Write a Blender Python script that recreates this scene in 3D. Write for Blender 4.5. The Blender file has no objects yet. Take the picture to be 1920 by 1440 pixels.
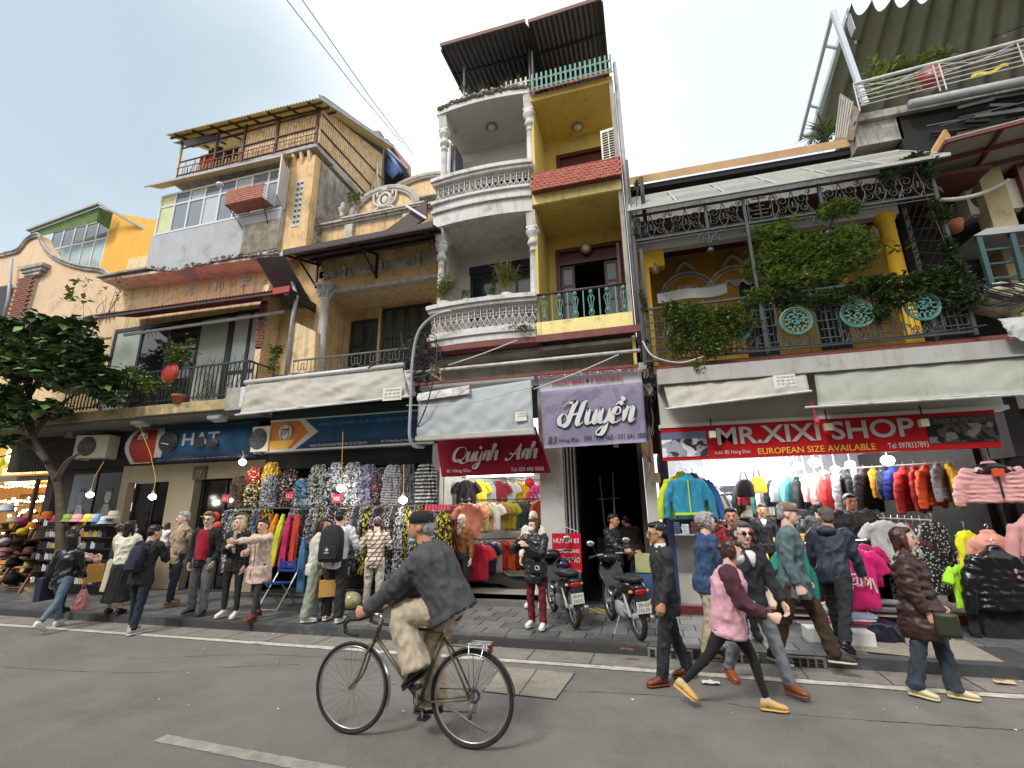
import bpy,math,random
import numpy as np
from mathutils import Vector,Matrix,noise,Euler
sc=bpy.context.scene
COL=sc.collection
PI=math.pi
R=math.radians
V=Vector
random.seed(7)
rnd=random.random
def ru(a,b):return a+(b-a)*random.random()
CAM_H,FPX=1.9,883.0
yaw,pitch,roll=R(-15.4),R(14.92),R(-.86)
cy_,sy_,cp_,sp_,cr_,sr_=math.cos(yaw),math.sin(yaw),math.cos(pitch),math.sin(pitch),math.cos(roll),math.sin(roll)
FW=V((sy_*cp_,cy_*cp_,sp_));RT0=V((cy_,-sy_,0));UP0=RT0.cross(FW)
RT=cr_*RT0+sr_*UP0;UPV=-sr_*RT0+cr_*UP0
cam=bpy.data.cameras.new('camera');camo=bpy.data.objects.new('camera',cam);COL.objects.link(camo)
cam.sensor_width=36;cam.lens=FPX/1920*36;cam.clip_start=.05;cam.clip_end=1500
M=Matrix((RT,UPV,-FW)).transposed().to_4x4();M.translation=V((0,0,CAM_H));camo.matrix_world=M
sc.camera=camo
def at(x,y,X=None,Y=None,Z=None):
 """the point of the place seen at photo pixel x, y on the plane X=, Y= or Z="""
 d=FW+(x-960)/FPX*RT-(y-720)/FPX*UPV
 t=X/d.x if X is not None else Y/d.y if Y is not None else(Z-CAM_H)/d.z
 return V((0,0,CAM_H))+t*d
w=bpy.data.worlds.new('World');sc.world=w;w.use_nodes=True
nt=w.node_tree;N=nt.nodes;L=nt.links;N.clear()
out=N.new('ShaderNodeOutputWorld');bg=N.new('ShaderNodeBackground');sky=N.new('ShaderNodeTexSky')
SUN_E,SUN_R=48,205
sky.sky_type='NISHITA';sky.sun_disc=False;sky.sun_elevation=R(SUN_E);sky.sun_rotation=R(SUN_R)
sky.air_density=1.2;sky.dust_density=3
bg2=N.new('ShaderNodeBackground');add=N.new('ShaderNodeMixShader')
tc=N.new('ShaderNodeTexCoord');mp=N.new('ShaderNodeMapping');nz=N.new('ShaderNodeTexNoise');cr=N.new('ShaderNodeValToRGB')
mp.inputs['Scale'].default_value=(1.1,1.1,2.0);mp.inputs['Location'].default_value=(.55,.25,.3)
nz.inputs['Scale'].default_value=1.25;nz.inputs['Detail'].default_value=5;nz.inputs['Roughness'].default_value=.45
cr.color_ramp.elements[0].position=.36;cr.color_ramp.elements[0].color=(0,0,0,1)
cr.color_ramp.elements[1].position=.52;cr.color_ramp.elements[1].color=(1,1,1,1)
L.new(tc.outputs['Generated'],mp.inputs[0]);L.new(mp.outputs[0],nz.inputs['Vector']);L.new(nz.outputs['Fac'],cr.inputs[0])
mc=N.new('ShaderNodeMixRGB');mc.inputs[1].default_value=(.36,.44,.485,1);mc.inputs[2].default_value=(1.0,1.0,1.0,1)
mul=None
for px_,py_,w0,st in((-250,130,.64,1.0),(1660,40,.86,.6)):
 dv=(FW+(px_-960)/FPX*RT-(py_-720)/FPX*UPV).normalized()
 dp=N.new('ShaderNodeVectorMath');dp.operation='DOT_PRODUCT';L.new(tc.outputs['Generated'],dp.inputs[0]);dp.inputs[1].default_value=dv
 ad_=N.new('ShaderNodeMath');ad_.operation='MULTIPLY_ADD';L.new(nz.outputs['Fac'],ad_.inputs[0]);ad_.inputs[1].default_value=.55;L.new(dp.outputs['Value'],ad_.inputs[2])
 r_=N.new('ShaderNodeMapRange');r_.interpolation_type='SMOOTHSTEP';r_.inputs[1].default_value=w0+.27;r_.inputs[2].default_value=1.27;r_.inputs[3].default_value=1;r_.inputs[4].default_value=1-st;L.new(ad_.outputs[0],r_.inputs[0])
 if mul is None:mul=r_.outputs[0]
 else:m2_=N.new('ShaderNodeMath');m2_.operation='MULTIPLY';L.new(mul,m2_.inputs[0]);L.new(r_.outputs[0],m2_.inputs[1]);mul=m2_.outputs[0]
L.new(mul,mc.inputs[0]);L.new(mc.outputs[0],bg2.inputs[0]);bg2.inputs[1].default_value=1.0
bg.inputs[1].default_value=.1;L.new(sky.outputs[0],bg.inputs[0])
add.inputs[0].default_value=.85
L.new(bg.outputs[0],add.inputs[1]);L.new(bg2.outputs[0],add.inputs[2]);L.new(add.outputs[0],out.inputs[0])
sl=bpy.data.lights.new('sun','SUN');sl.energy=1.5;sl.angle=R(13);sl.color=(1,.97,.93)
so=bpy.data.objects.new('sun',sl);COL.objects.link(so)
_a=R(SUN_R);_e=R(SUN_E);sd=V((math.sin(_a)*math.cos(_e),math.cos(_a)*math.cos(_e),math.sin(_e)))
so.rotation_euler=sd.to_track_quat('Z','Y').to_euler()
sc.view_settings.view_transform='Standard';sc.view_settings.look='None'
sc.view_settings.gamma=1;sc.view_settings.use_curve_mapping=False;sc.view_settings.exposure=.80
sc.cycles.max_bounces=5;sc.cycles.diffuse_bounces=3;sc.cycles.transparent_max_bounces=6
try:sc.cycles.use_denoising=True
except Exception:pass
def srgb(c):
 if isinstance(c,str):c=tuple(int(c[i:i+2],16)/255 for i in(0,2,4))
 return tuple(v/12.92 if v<=.04045 else((v+.055)/1.055)**2.4 for v in c)
_mats={}
def mat(name,col,rough=.8,var=.12,sc_=3.0,dirt=0,dirtc=(.06,.05,.04),dsc=2.0,streak=0,bump=.0,bsc=40,metal=0,em=0,emc=None,alpha=1,trans=0,sheen=0,spec=None,grain=0):
 """col linear rgb or srgb hex; var = value variation; dirt = grime patches 0..1; streak = vertical run-off"""
 if name in _mats:return _mats[name]
 if isinstance(col,str):col=srgb(col)
 m=bpy.data.materials.new(name);m.use_nodes=True;nt=m.node_tree;N=nt.nodes;L=nt.links
 b=N['Principled BSDF'];b.inputs['Base Color'].default_value=(*col,1);b.inputs['Roughness'].default_value=rough
 b.inputs['Metallic'].default_value=metal
 if spec is not None:b.inputs['Specular IOR Level'].default_value=spec
 if em:
  b.inputs['Emission Color'].default_value=(*(emc or col),1);b.inputs['Emission Strength'].default_value=em
 if trans:b.inputs['Transmission Weight'].default_value=trans
 if sheen:b.inputs['Sheen Weight'].default_value=sheen
 g=N.new('ShaderNodeNewGeometry')
 cur=None
 if var:
  n1=N.new('ShaderNodeTexNoise');n1.inputs['Scale'].default_value=sc_;n1.inputs['Detail'].default_value=6
  n1.inputs['Roughness'].default_value=.62
  L.new(g.outputs['Position'],n1.inputs['Vector'])
  mr=N.new('ShaderNodeMapRange');mr.inputs[1].default_value=.3;mr.inputs[2].default_value=.7
  mr.inputs[3].default_value=1-var;mr.inputs[4].default_value=1+var
  L.new(n1.outputs['Fac'],mr.inputs[0])
  hs=N.new('ShaderNodeHueSaturation');hs.inputs['Color'].default_value=(*col,1)
  L.new(mr.outputs[0],hs.inputs['Value']);cur=hs.outputs[0]
  if grain:
   n5=N.new('ShaderNodeTexNoise');n5.inputs['Scale'].default_value=55;n5.inputs['Detail'].default_value=8;n5.inputs['Roughness'].default_value=.9;L.new(g.outputs['Position'],n5.inputs['Vector'])
   r5=N.new('ShaderNodeMapRange');r5.inputs[1].default_value=.35;r5.inputs[2].default_value=.65;r5.inputs[3].default_value=1-grain;r5.inputs[4].default_value=1+grain;L.new(n5.outputs['Fac'],r5.inputs[0])
   mm=N.new('ShaderNodeMath');mm.operation='MULTIPLY';L.new(mr.outputs[0],mm.inputs[0]);L.new(r5.outputs[0],mm.inputs[1]);L.new(mm.outputs[0],hs.inputs['Value'])
 def layer(cur,fac,c):
  mx=N.new('ShaderNodeMixRGB');L.new(fac,mx.inputs[0])
  if cur is None:mx.inputs[1].default_value=(*col,1)
  else:L.new(cur,mx.inputs[1])
  mx.inputs[2].default_value=(*c,1);return mx.outputs[0]
 if dirt:
  n2=N.new('ShaderNodeTexNoise');n2.inputs['Scale'].default_value=dsc;n2.inputs['Detail'].default_value=9;n2.inputs['Roughness'].default_value=.72
  L.new(g.outputs['Position'],n2.inputs['Vector'])
  r2=N.new('ShaderNodeMapRange');r2.inputs[1].default_value=.62-.22*dirt;r2.inputs[2].default_value=.80-.12*dirt
  r2.inputs[3].default_value=0;r2.inputs[4].default_value=.85
  L.new(n2.outputs['Fac'],r2.inputs[0]);cur=layer(cur,r2.outputs[0],dirtc)
 if streak:
  mp=N.new('ShaderNodeMapping');mp.inputs['Scale'].default_value=(9,9,.7)
  n3=N.new('ShaderNodeTexNoise');n3.inputs['Scale'].default_value=1.0;n3.inputs['Detail'].default_value=6;n3.inputs['Roughness'].default_value=.6
  L.new(g.outputs['Position'],mp.inputs[0]);L.new(mp.outputs[0],n3.inputs['Vector'])
  r3=N.new('ShaderNodeMapRange');r3.inputs[1].default_value=.52;r3.inputs[2].default_value=.75;r3.inputs[4].default_value=streak
  L.new(n3.outputs['Fac'],r3.inputs[0]);cur=layer(cur,r3.outputs[0],dirtc)
 if cur is not None:
  L.new(cur,b.inputs['Base Color'])
 if bump:
  n4=N.new('ShaderNodeTexNoise');n4.inputs['Scale'].default_value=bsc;n4.inputs['Detail'].default_value=4
  L.new(g.outputs['Position'],n4.inputs['Vector'])
  bp=N.new('ShaderNodeBump');bp.inputs['Strength'].default_value=bump;bp.inputs['Distance'].default_value=.02
  L.new(n4.outputs['Fac'],bp.inputs['Height']);L.new(bp.outputs[0],b.inputs['Normal'])
 _mats[name]=m;return m
def pat(name,kind,c1,c2,s=14,c3=None,rough=.85):
 """printed cloth: kind = blot, leaf, plaid, dots, stripe, rings"""
 if name in _mats:return _mats[name]
 c1,c2=srgb(c1),srgb(c2)
 m=bpy.data.materials.new(name);m.use_nodes=True;N=m.node_tree.nodes;L=m.node_tree.links
 b=N['Principled BSDF'];b.inputs['Roughness'].default_value=rough
 tc=N.new('ShaderNodeTexCoord');co=tc.outputs['Object']
 def thr(o,a,bb):
  r=N.new('ShaderNodeMapRange');r.inputs[1].default_value=a;r.inputs[2].default_value=bb;L.new(o,r.inputs[0]);return r.outputs[0]
 if kind in('blot','camo'):
  n=N.new('ShaderNodeTexNoise');n.inputs['Scale'].default_value=s;n.inputs['Detail'].default_value=2;n.inputs['Distortion'].default_value=1.2
  L.new(co,n.inputs['Vector']);f=thr(n.outputs['Fac'],.47,.53)
 elif kind=='leaf':
  n=N.new('ShaderNodeTexVoronoi');n.inputs['Scale'].default_value=s;n.feature='F1';n.distance='CHEBYCHEV'
  L.new(co,n.inputs['Vector']);f=thr(n.outputs['Distance'],.42,.34)
 elif kind=='dots':
  n=N.new('ShaderNodeTexVoronoi');n.inputs['Scale'].default_value=s;L.new(co,n.inputs['Vector']);f=thr(n.outputs['Distance'],.36,.28)
 elif kind=='rings':
  n=N.new('ShaderNodeTexWave');n.bands_direction='Z';n.inputs['Scale'].default_value=s;n.inputs['Distortion'].default_value=1.5;n.inputs['Detail Scale'].default_value=6
  L.new(co,n.inputs['Vector']);f=thr(n.outputs['Fac'],.55,.65)
 elif kind=='stripe':
  n=N.new('ShaderNodeTexWave');n.bands_direction='X';n.inputs['Scale'].default_value=s;n.inputs['Distortion'].default_value=.8
  L.new(co,n.inputs['Vector']);f=thr(n.outputs['Fac'],.55,.65)
 else:
  a=N.new('ShaderNodeTexWave');a.bands_direction='Z';a.inputs['Scale'].default_value=s;c=N.new('ShaderNodeTexWave');c.bands_direction='DIAGONAL';c.inputs['Scale'].default_value=s
  L.new(co,a.inputs['Vector']);L.new(co,c.inputs['Vector'])
  mm=N.new('ShaderNodeMath');mm.operation='MAXIMUM';L.new(a.outputs['Fac'],mm.inputs[0]);L.new(c.outputs['Fac'],mm.inputs[1]);f=thr(mm.outputs[0],.82,.9)
 mx=N.new('ShaderNodeMixRGB');L.new(f,mx.inputs[0]);mx.inputs[1].default_value=(*c1,1);mx.inputs[2].default_value=(*c2,1);o=mx.outputs[0]
 if c3:
  n2=N.new('ShaderNodeTexNoise');n2.inputs['Scale'].default_value=s*.8;L.new(co,n2.inputs['Vector'])
  m2=N.new('ShaderNodeMixRGB');L.new(thr(n2.outputs['Fac'],.56,.6),m2.inputs[0]);L.new(o,m2.inputs[1]);m2.inputs[2].default_value=(*srgb(c3),1);o=m2.outputs[0]
 L.new(o,b.inputs['Base Color'])
 _mats[name]=m;return m
def glass(name,col,alpha=.35,rough=.06):
 """pane that mirrors the sky and lets some light through"""
 if name in _mats:return _mats[name]
 m=bpy.data.materials.new(name);m.use_nodes=True;N=m.node_tree.nodes;L=m.node_tree.links
 b=N['Principled BSDF'];b.inputs['Base Color'].default_value=(*srgb(col),1);b.inputs['Roughness'].default_value=rough
 b.inputs['Alpha'].default_value=alpha;b.inputs['Specular IOR Level'].default_value=.8
 _mats[name]=m;return m
class MB:
 def __init__(s):s.v=[];s.f=[];s.mi=[];s.m=0
 def add(s,vs,fs):
  o=len(s.v);s.v.extend(tuple(p) for p in vs);s.f.extend(tuple(i+o for i in f) for f in fs);s.mi.extend([s.m]*len(fs));return s
 def box(s,a,b,rot=None,piv=None):
  """axis box between corners a and b, optionally rotated by a matrix about piv (default centre)"""
  x0,x1=sorted((a[0],b[0]));y0,y1=sorted((a[1],b[1]));z0,z1=sorted((a[2],b[2]))
  vs=[V(p) for p in((x0,y0,z0),(x1,y0,z0),(x1,y1,z0),(x0,y1,z0),(x0,y0,z1),(x1,y0,z1),(x1,y1,z1),(x0,y1,z1))]
  if rot is not None:
   c=V(piv) if piv is not None else V(((x0+x1)/2,(y0+y1)/2,(z0+z1)/2))
   vs=[rot@(p-c)+c for p in vs]
  return s.add(vs,((0,3,2,1),(4,5,6,7),(0,1,5,4),(1,2,6,5),(2,3,7,6),(3,0,4,7)))
 def hexa(s,p):
  """box from 8 corners: bottom loop 4, top loop 4"""
  return s.add(p,((0,3,2,1),(4,5,6,7),(0,1,5,4),(1,2,6,5),(2,3,7,6),(3,0,4,7)))
 def beam(s,a,b,w,h=None,up=(0,0,1)):
  a=V(a);b=V(b);h=h or w;d=(b-a).normalized();u=V(up)
  if abs(d.dot(u))>.98:u=V((0,1,0))
  x=d.cross(u).normalized()*w/2;z=x.cross(d).normalized()*h/2
  return s.hexa([a-x-z,a+x-z,b+x-z,b-x-z,a-x+z,a+x+z,b+x+z,b-x+z])
 def tube(s,pts,r,n=6,cap=True):
  pts=[V(p) for p in pts];rr=r if isinstance(r,(list,tuple)) else[r]*len(pts)
  vs=[];fs=[];pu=None
  for i,p in enumerate(pts):
   d=(pts[min(i+1,len(pts)-1)]-pts[max(i-1,0)])
   d=d.normalized() if d.length>1e-9 else V((0,0,1))
   if pu is None:
    u=d.cross(V((0,0,1)));
    if u.length<.1:u=d.cross(V((1,0,0)))
   else:u=pu-d*pu.dot(d)
   u.normalize();pu=u;v=d.cross(u)
   for k in range(n):
    a=2*PI*k/n;vs.append(p+(u*math.cos(a)+v*math.sin(a))*rr[i])
  for i in range(len(pts)-1):
   for k in range(n):
    a=i*n+k;b=i*n+(k+1)%n;fs.append((a,b,b+n,a+n))
  if cap:fs.append(tuple(range(n-1,-1,-1)));fs.append(tuple(range((len(pts)-1)*n,len(pts)*n)))
  return s.add(vs,fs)
 def loft(s,rings,n=16,cap=True,pw=2.0):
  """rings = (centre, u vector, v vector) with half sizes in the vectors; pw>2 squarer"""
  vs=[];fs=[]
  for c,u,v in rings:
   c=V(c);u=V(u);v=V(v)
   for k in range(n):
    a=2*PI*k/n;ca,sa=math.cos(a),math.sin(a)
    if pw!=2:ca=math.copysign(abs(ca)**(2/pw),ca);sa=math.copysign(abs(sa)**(2/pw),sa)
    vs.append(c+u*ca+v*sa)
  for i in range(len(rings)-1):
   for k in range(n):
    a=i*n+k;b=i*n+(k+1)%n;fs.append((a,b,b+n,a+n))
  if cap:fs.append(tuple(range(n-1,-1,-1)));fs.append(tuple(range((len(rings)-1)*n,len(rings)*n)))
  return s.add(vs,fs)
 def lathe(s,prof,loc,n=14,axis=None):
  loc=V(loc)
  ax=V(axis).normalized() if axis else V((0,0,1))
  u=ax.cross(V((0,1,0)));
  if u.length<.1:u=ax.cross(V((1,0,0)))
  u.normalize();v=ax.cross(u)
  return s.loft([(loc+ax*z,u*max(r,1e-4),v*max(r,1e-4)) for r,z in prof],n)
 def ball(s,c,r,n=10,m=6,rot=None):
  if not hasattr(r,'__len__'):r=(r,r,r)
  vs=[];
  for i in range(m+1):
   t=PI*i/m
   for k in range(n):
    a=2*PI*k/n;p=V((r[0]*math.sin(t)*math.cos(a),r[1]*math.sin(t)*math.sin(a),-r[2]*math.cos(t)))
    if rot is not None:p=rot@p
    vs.append(V(c)+p)
  fs=[(i*n+k,i*n+(k+1)%n,(i+1)*n+(k+1)%n,(i+1)*n+k) for i in range(m) for k in range(n)]
  return s.add(vs,fs)
 def prism(s,poly,d):
  """extrude polygon (3-D points) by vector d"""
  n=len(poly);a=[V(p) for p in poly];b=[p+V(d) for p in a]
  return s.add(a+b,[tuple(range(n-1,-1,-1)),tuple(range(n,2*n))]+[(i,(i+1)%n,n+(i+1)%n,n+i) for i in range(n)])
 def grid(s,fn,nu,nv):
  vs=[fn(i/nu,j/nv) for j in range(nv+1) for i in range(nu+1)]
  return s.add(vs,[(j*(nu+1)+i,j*(nu+1)+i+1,(j+1)*(nu+1)+i+1,(j+1)*(nu+1)+i) for j in range(nv) for i in range(nu)])
 def sheet(s,fn,nu,nv,t):
  """closed thin sheet: fn(u,v) mid-surface, thickness t vector"""
  t=V(t);A=[V(fn(i/nu,j/nv)) for j in range(nv+1) for i in range(nu+1)];n=len(A);W=nu+1
  vs=A+[p+t for p in A];fs=[]
  for j in range(nv):
   for i in range(nu):
    q=(j*W+i,j*W+i+1,(j+1)*W+i+1,(j+1)*W+i);fs.append(q[::-1]);fs.append(tuple(k+n for k in q))
  ed=[j*W for j in range(nv+1)];e2=[j*W+nu for j in range(nv+1)]
  for e in(ed,e2,list(range(W)),[nv*W+i for i in range(W)]):
   for a,b in zip(e,e[1:]):fs.append((a,b,b+n,a+n))
  return s.add(vs,fs)
 def xf(s,Mx):s.v=[tuple(Mx@V(p)) for p in s.v];return s
 def mesh(s,name,mats=None,smooth=False):
  me=bpy.data.meshes.new(name);me.from_pydata(s.v,[],s.f);me.validate()
  for m in(mats if isinstance(mats,(list,tuple)) else[mats] if mats else[]):me.materials.append(m)
  if max(s.mi or[0]):me.polygons.foreach_set('material_index',s.mi[:len(me.polygons)])
  if smooth:me.shade_smooth()
  me.update();return me
 def build(s,name,mats,parent=None,smooth=False,kind=None):
  """vertices are world coordinates; the object is put under parent at its origin"""
  o0=wloc(parent) if parent else V((0,0,0))
  if parent is None and s.v:
   a=np.array(s.v);o0=V(((a[:,0].min()+a[:,0].max())/2,(a[:,1].min()+a[:,1].max())/2,a[:,2].min()))
  me=bpy.data.meshes.new(name);a=np.array(s.v)-np.array(o0);me.from_pydata(a.tolist(),[],s.f)
  for m in(mats if isinstance(mats,(list,tuple)) else[mats]):me.materials.append(m)
  if max(s.mi or[0]):me.polygons.foreach_set('material_index',s.mi)
  if smooth:me.shade_smooth()
  ob=bpy.data.objects.new(name,me);COL.objects.link(ob)
  if parent:ob.parent=parent
  else:ob.location=o0
  if kind:ob['kind']=kind
  return ob
def wloc(o):
 p=V((0,0,0))
 while o:p=p+o.location;o=o.parent
 return p
def tag(o,label=None,cat=None,group=None,kind=None):
 if label:o['label']=label
 if cat:o['category']=cat
 if group:o['group']=group
 if kind:o['kind']=kind
 return o
def thing(name,loc,label,cat,group=None,rz=0):
 o=bpy.data.objects.new(name,None);o.empty_display_size=.1;COL.objects.link(o);o.location=V(loc);o.rotation_euler=(0,0,rz)
 return tag(o,label,cat,group)
def inst(me,name,loc,parent=None,rot=(0,0,0),scale=(1,1,1),mt=None):
 o=bpy.data.objects.new(name,me);COL.objects.link(o)
 o.location=V(loc)-(wloc(parent) if parent else V((0,0,0)));o.rotation_euler=rot;o.scale=scale if hasattr(scale,'__len__') else(scale,)*3
 if parent:o.parent=parent
 if mt:
  for i,m in enumerate(mt if isinstance(mt,(list,tuple)) else[mt]):
   if i<len(o.material_slots):o.material_slots[i].link='OBJECT';o.material_slots[i].material=m
 return o
def cr_spline(pts,n=6):
 pts=[V(p) for p in pts];P=[pts[0]]+pts+[pts[-1]];o=[]
 for i in range(1,len(P)-2):
  for k in range(n):
   t=k/n;a,b,c,d=P[i-1],P[i],P[i+1],P[i+2]
   o.append(.5*((2*b)+(c-a)*t+(2*a-5*b+4*c-d)*t*t+(3*b-a-3*c+d)*t**3))
 o.append(pts[-1]);return o
def sag(a,b,s,n=12):
 a=V(a);b=V(b);return[a.lerp(b,i/n)-V((0,0,4*s*(i/n)*(1-i/n))) for i in range(n+1)]
def text(body,parent,p0,w,h,m,u=(1,0,0),up=(0,0,1),depth=.004,shear=0,bold=0,name='lettering',lift=.0):
 """lettering fitted to a box w x h whose lower left corner is p0"""
 cu=bpy.data.curves.new('t','FONT');cu.body=body;cu.shear=shear;cu.offset=bold;cu.resolution_u=3
 to=bpy.data.objects.new('t',cu);me=bpy.data.meshes.new_from_object(to)
 n=len(me.vertices);a=np.empty(n*3);me.vertices.foreach_get('co',a);a=a.reshape(-1,3)
 if not n:return None
 mn=a.min(0);mx=a.max(0);sx=w/max(mx[0]-mn[0],1e-6);sy=(h/max(mx[1]-mn[1],1e-6)) if h else sx
 u=V(u).normalized();up=V(up).normalized();nn=u.cross(up)
 b=MB();pts=[V(p0)+u*float((q[0]-mn[0])*sx)+up*float((q[1]-mn[1])*sy)+nn*lift for q in a]
 fs=[tuple(p.vertices) for p in me.polygons];b.add([p+nn*depth for p in pts],fs)
 bpy.data.objects.remove(to);bpy.data.curves.remove(cu);bpy.data.meshes.remove(me)
 return b.build(name,m,parent)
def pen(strokes,parent,p0,s,m,wd=.09,thin=.3,u=(1,0,0),up=(0,0,1),lift=.004,slant=.28,name='lettering',sx=1.0):
 """script lettering: smooth pen strokes, heavy on the down stroke; strokes in letter units"""
 u=V(u).normalized();up=V(up).normalized();nn=u.cross(up);b=MB();q=0
 for st in strokes:
  P=cr_spline([(x+slant*y,y,0) for x,y in st],7);vs=[];q+=1
  for i,p in enumerate(P):
   d=P[min(i+1,len(P)-1)]-P[max(i-1,0)];d.normalize();nrm=V((-d.y,d.x,0))
   ww=wd*(thin+(1-thin)*max(0,-d.y if True else 0)**.8)*min(1,.35+3*min(i,len(P)-1-i)/len(P))/1
   for sg in(-1,1):
    c=p+nrm*ww*sg;vs.append(V(p0)+u*c.x*s*sx+up*c.y*s+nn*(lift+q*.0004))
  b.add(vs,[(2*i,2*i+1,2*i+3,2*i+2) for i in range(len(P)-1)])
 return b.build(name,m,parent)
# common materials
PLY=lambda*a:None
m_asph=mat('asphalt',(.165,.156,.14),.85,.16,1.2,grain=.38,bump=.6,bsc=130,dirt=.42,dirtc=(.095,.09,.082),dsc=.8)
m_gutter=mat('gutter_concrete',(.20,.185,.16),.9,.2,4,grain=.3,dirt=.4,dirtc=(.09,.085,.075),dsc=3,bump=.4)
m_line2=mat('faded_paint',(.30,.28,.235),.85,.2,8,dirt=.8,dirtc=(.16,.15,.135),dsc=6)
m_line=mat('worn_paint',(.50,.47,.40),.8,.2,8,dirt=.75,dirtc=(.15,.14,.125),dsc=7)
m_slate=[mat('slate%d'%i,c,.5,.3,5,grain=.2,dirt=.3,dirtc=(.20,.18,.15),dsc=3,bump=.4,bsc=25) for i,c in enumerate([(.095,.10,.10),(.12,.122,.118),(.078,.083,.085),(.14,.137,.13)])]
m_joint=mat('joint',(.05,.048,.045),.95)
m_kerb=mat('kerb_stone',(.06,.065,.068),.55,.25,4,dirt=.3,dirtc=(.2,.19,.17),dsc=4,bump=.3)
m_conc=mat('patch_concrete',(.26,.235,.19),.9,.15,5,grain=.3,dirt=.35,dirtc=(.14,.12,.1),dsc=3,bump=.3)
m_crack=mat('crack',(.03,.03,.03),.95)
m_white=mat('white_plaster',(.58,.57,.54),.75,.08,4,dirt=.5,dirtc=(.16,.14,.12),dsc=2.6,streak=.5)
m_blk=mat('black_metal',(.022,.023,.024),.5,.2)
m_dark=mat('shade_black',(.012,.012,.012),.9,0)  # near-black that paints shade into gaps, openings and backings
m_grey=mat('grey_metal',(.32,.33,.34),.5,.15,dirt=.3,dirtc=(.12,.1,.08))
m_steel=mat('bright_steel',(.55,.56,.57),.3,.08,metal=.9)
m_wire=mat('black_cable',(.02,.02,.02),.6,0)
m_wirew=mat('pale_cable',(.5,.49,.46),.6,.1)
m_rust=mat('rusty_paint',(.16,.035,.03),.6,.3,5,dirt=.5,dirtc=(.12,.06,.03),dsc=5)
# street
b=MB();b.add([(-70,-30,0),(40,-30,0),(40,40,0),(-70,40,0)],[(0,1,2,3)]);b.build('road',m_asph,kind='structure')
b=MB();b.add([(-60,6.66,.004),(20,6.66,.004),(20,7.14,.004),(-60,7.14,.004)],[(0,1,2,3)]);gut=b.build('gutter',m_gutter,kind='structure')
def strip(b,P,Q,wd,z,n=40,jag=.012):
 """road paint with an uneven worn edge"""
 P=V(P);Q=V(Q);d=(Q-P).normalized();nn=V((-d.y,d.x,0));vs=[]
 for i in range(n+1):
  p=P.lerp(Q,i/n)
  for s in(-1,1):q=p+nn*s*(wd/2+ru(-jag,jag));vs.append((q.x,q.y,z))
 b.add(vs,[(2*i,2*i+1,2*i+3,2*i+2) for i in range(n)])
b=MB();strip(b,(-40,6.56,0),(14,6.56,0),.13,.008,300);b.build('edge_line',m_line,kind='structure')
b=MB()
p0=at(300,1384,Z=0);strip(b,(p0.x,p0.y,0),(p0.x+2.4,p0.y-.14,0),.13,.004,40,.006)
strip(b,(p0.x-6.5,p0.y+.2,0),(p0.x-4.1,p0.y+.1,0),.13,.004,30,.014)
strip(b,(p0.x+6.4,p0.y-.3,0),(p0.x+8.8,p0.y-.4,0),.13,.004,30,.014)
b.build('lane_marking',m_line2,kind='structure')
q=[at(x,y,Z=0) for x,y in((905,1298),(1043,1313),(1079,1263),(940,1250))]
b=MB();c=sum(q,V())/4
b.add([(p.x,p.y,.004) for p in q],[(0,1,2,3)]);jf=b.build('trench_frame',m_crack,kind='structure')
b=MB();qq=[c+(p-c)*.975 for p in q];md=[qq[0].lerp(qq[1],.5),qq[3].lerp(qq[2],.5)]
b.add([(p.x,p.y,.009) for p in(qq[0],qq[0].lerp(qq[1],.49),qq[3].lerp(qq[2],.49),qq[3])],[(0,1,2,3)])
b.add([(p.x,p.y,.009) for p in(qq[0].lerp(qq[1],.505),qq[1],qq[2],qq[3].lerp(qq[2],.505))],[(0,1,2,3)])
tag(b.build('trench_cover',m_conc),'two concrete trench slabs set in the asphalt behind the bicycle','trench cover')
b=MB()
for pts in(((1085,1296),(1300,1310),(1480,1338),(1700,1356),(1920,1370)),((0,1252),(250,1262),(420,1252),(560,1246)),((940,1290),(1085,1298)),((250,1235),(500,1228),(700,1240))):
 P=cr_spline([at(x,y,Z=0) for x,y in pts],16);vs=[]
 for p in P:
  j=ru(-.012,.012);wd=ru(.001,.006)
  vs+=[(p.x,p.y+j-wd,.0045),(p.x,p.y+j+wd,.0045)]
 b.add(vs,[(2*i,2*i+1,2*i+3,2*i+2) for i in range(len(P)-1)])
for i in range(26):
 x=-14+i*.82;b.add([(x,6.66,.0085),(x+.012,6.66,.0085),(x+.03,7.14,.0085),(x+.018,7.14,.0085)],[(0,1,2,3)])
b.build('road_crack',m_crack,kind='structure')
b=MB()
for i in range(15):
 x=-42+i*5.2;hh=(8.5,11,9.5,12.5,8)[i%5];b.m=i%3;b.box((x,-14,0),(x+5.1,-6.5-.3*(i%2),hh));b.box((x,-6.9,3.6),(x+5.1,-5.6,3.75))
tag(b.build('added_opposite_houses',[mat('opp%d'%k,c,.9,.1) for k,c in enumerate(((.30,.26,.19),(.22,.21,.20),(.34,.30,.20)))]),kind='structure')  # unseen row, added to block low sky light and deepen the shade
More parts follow.
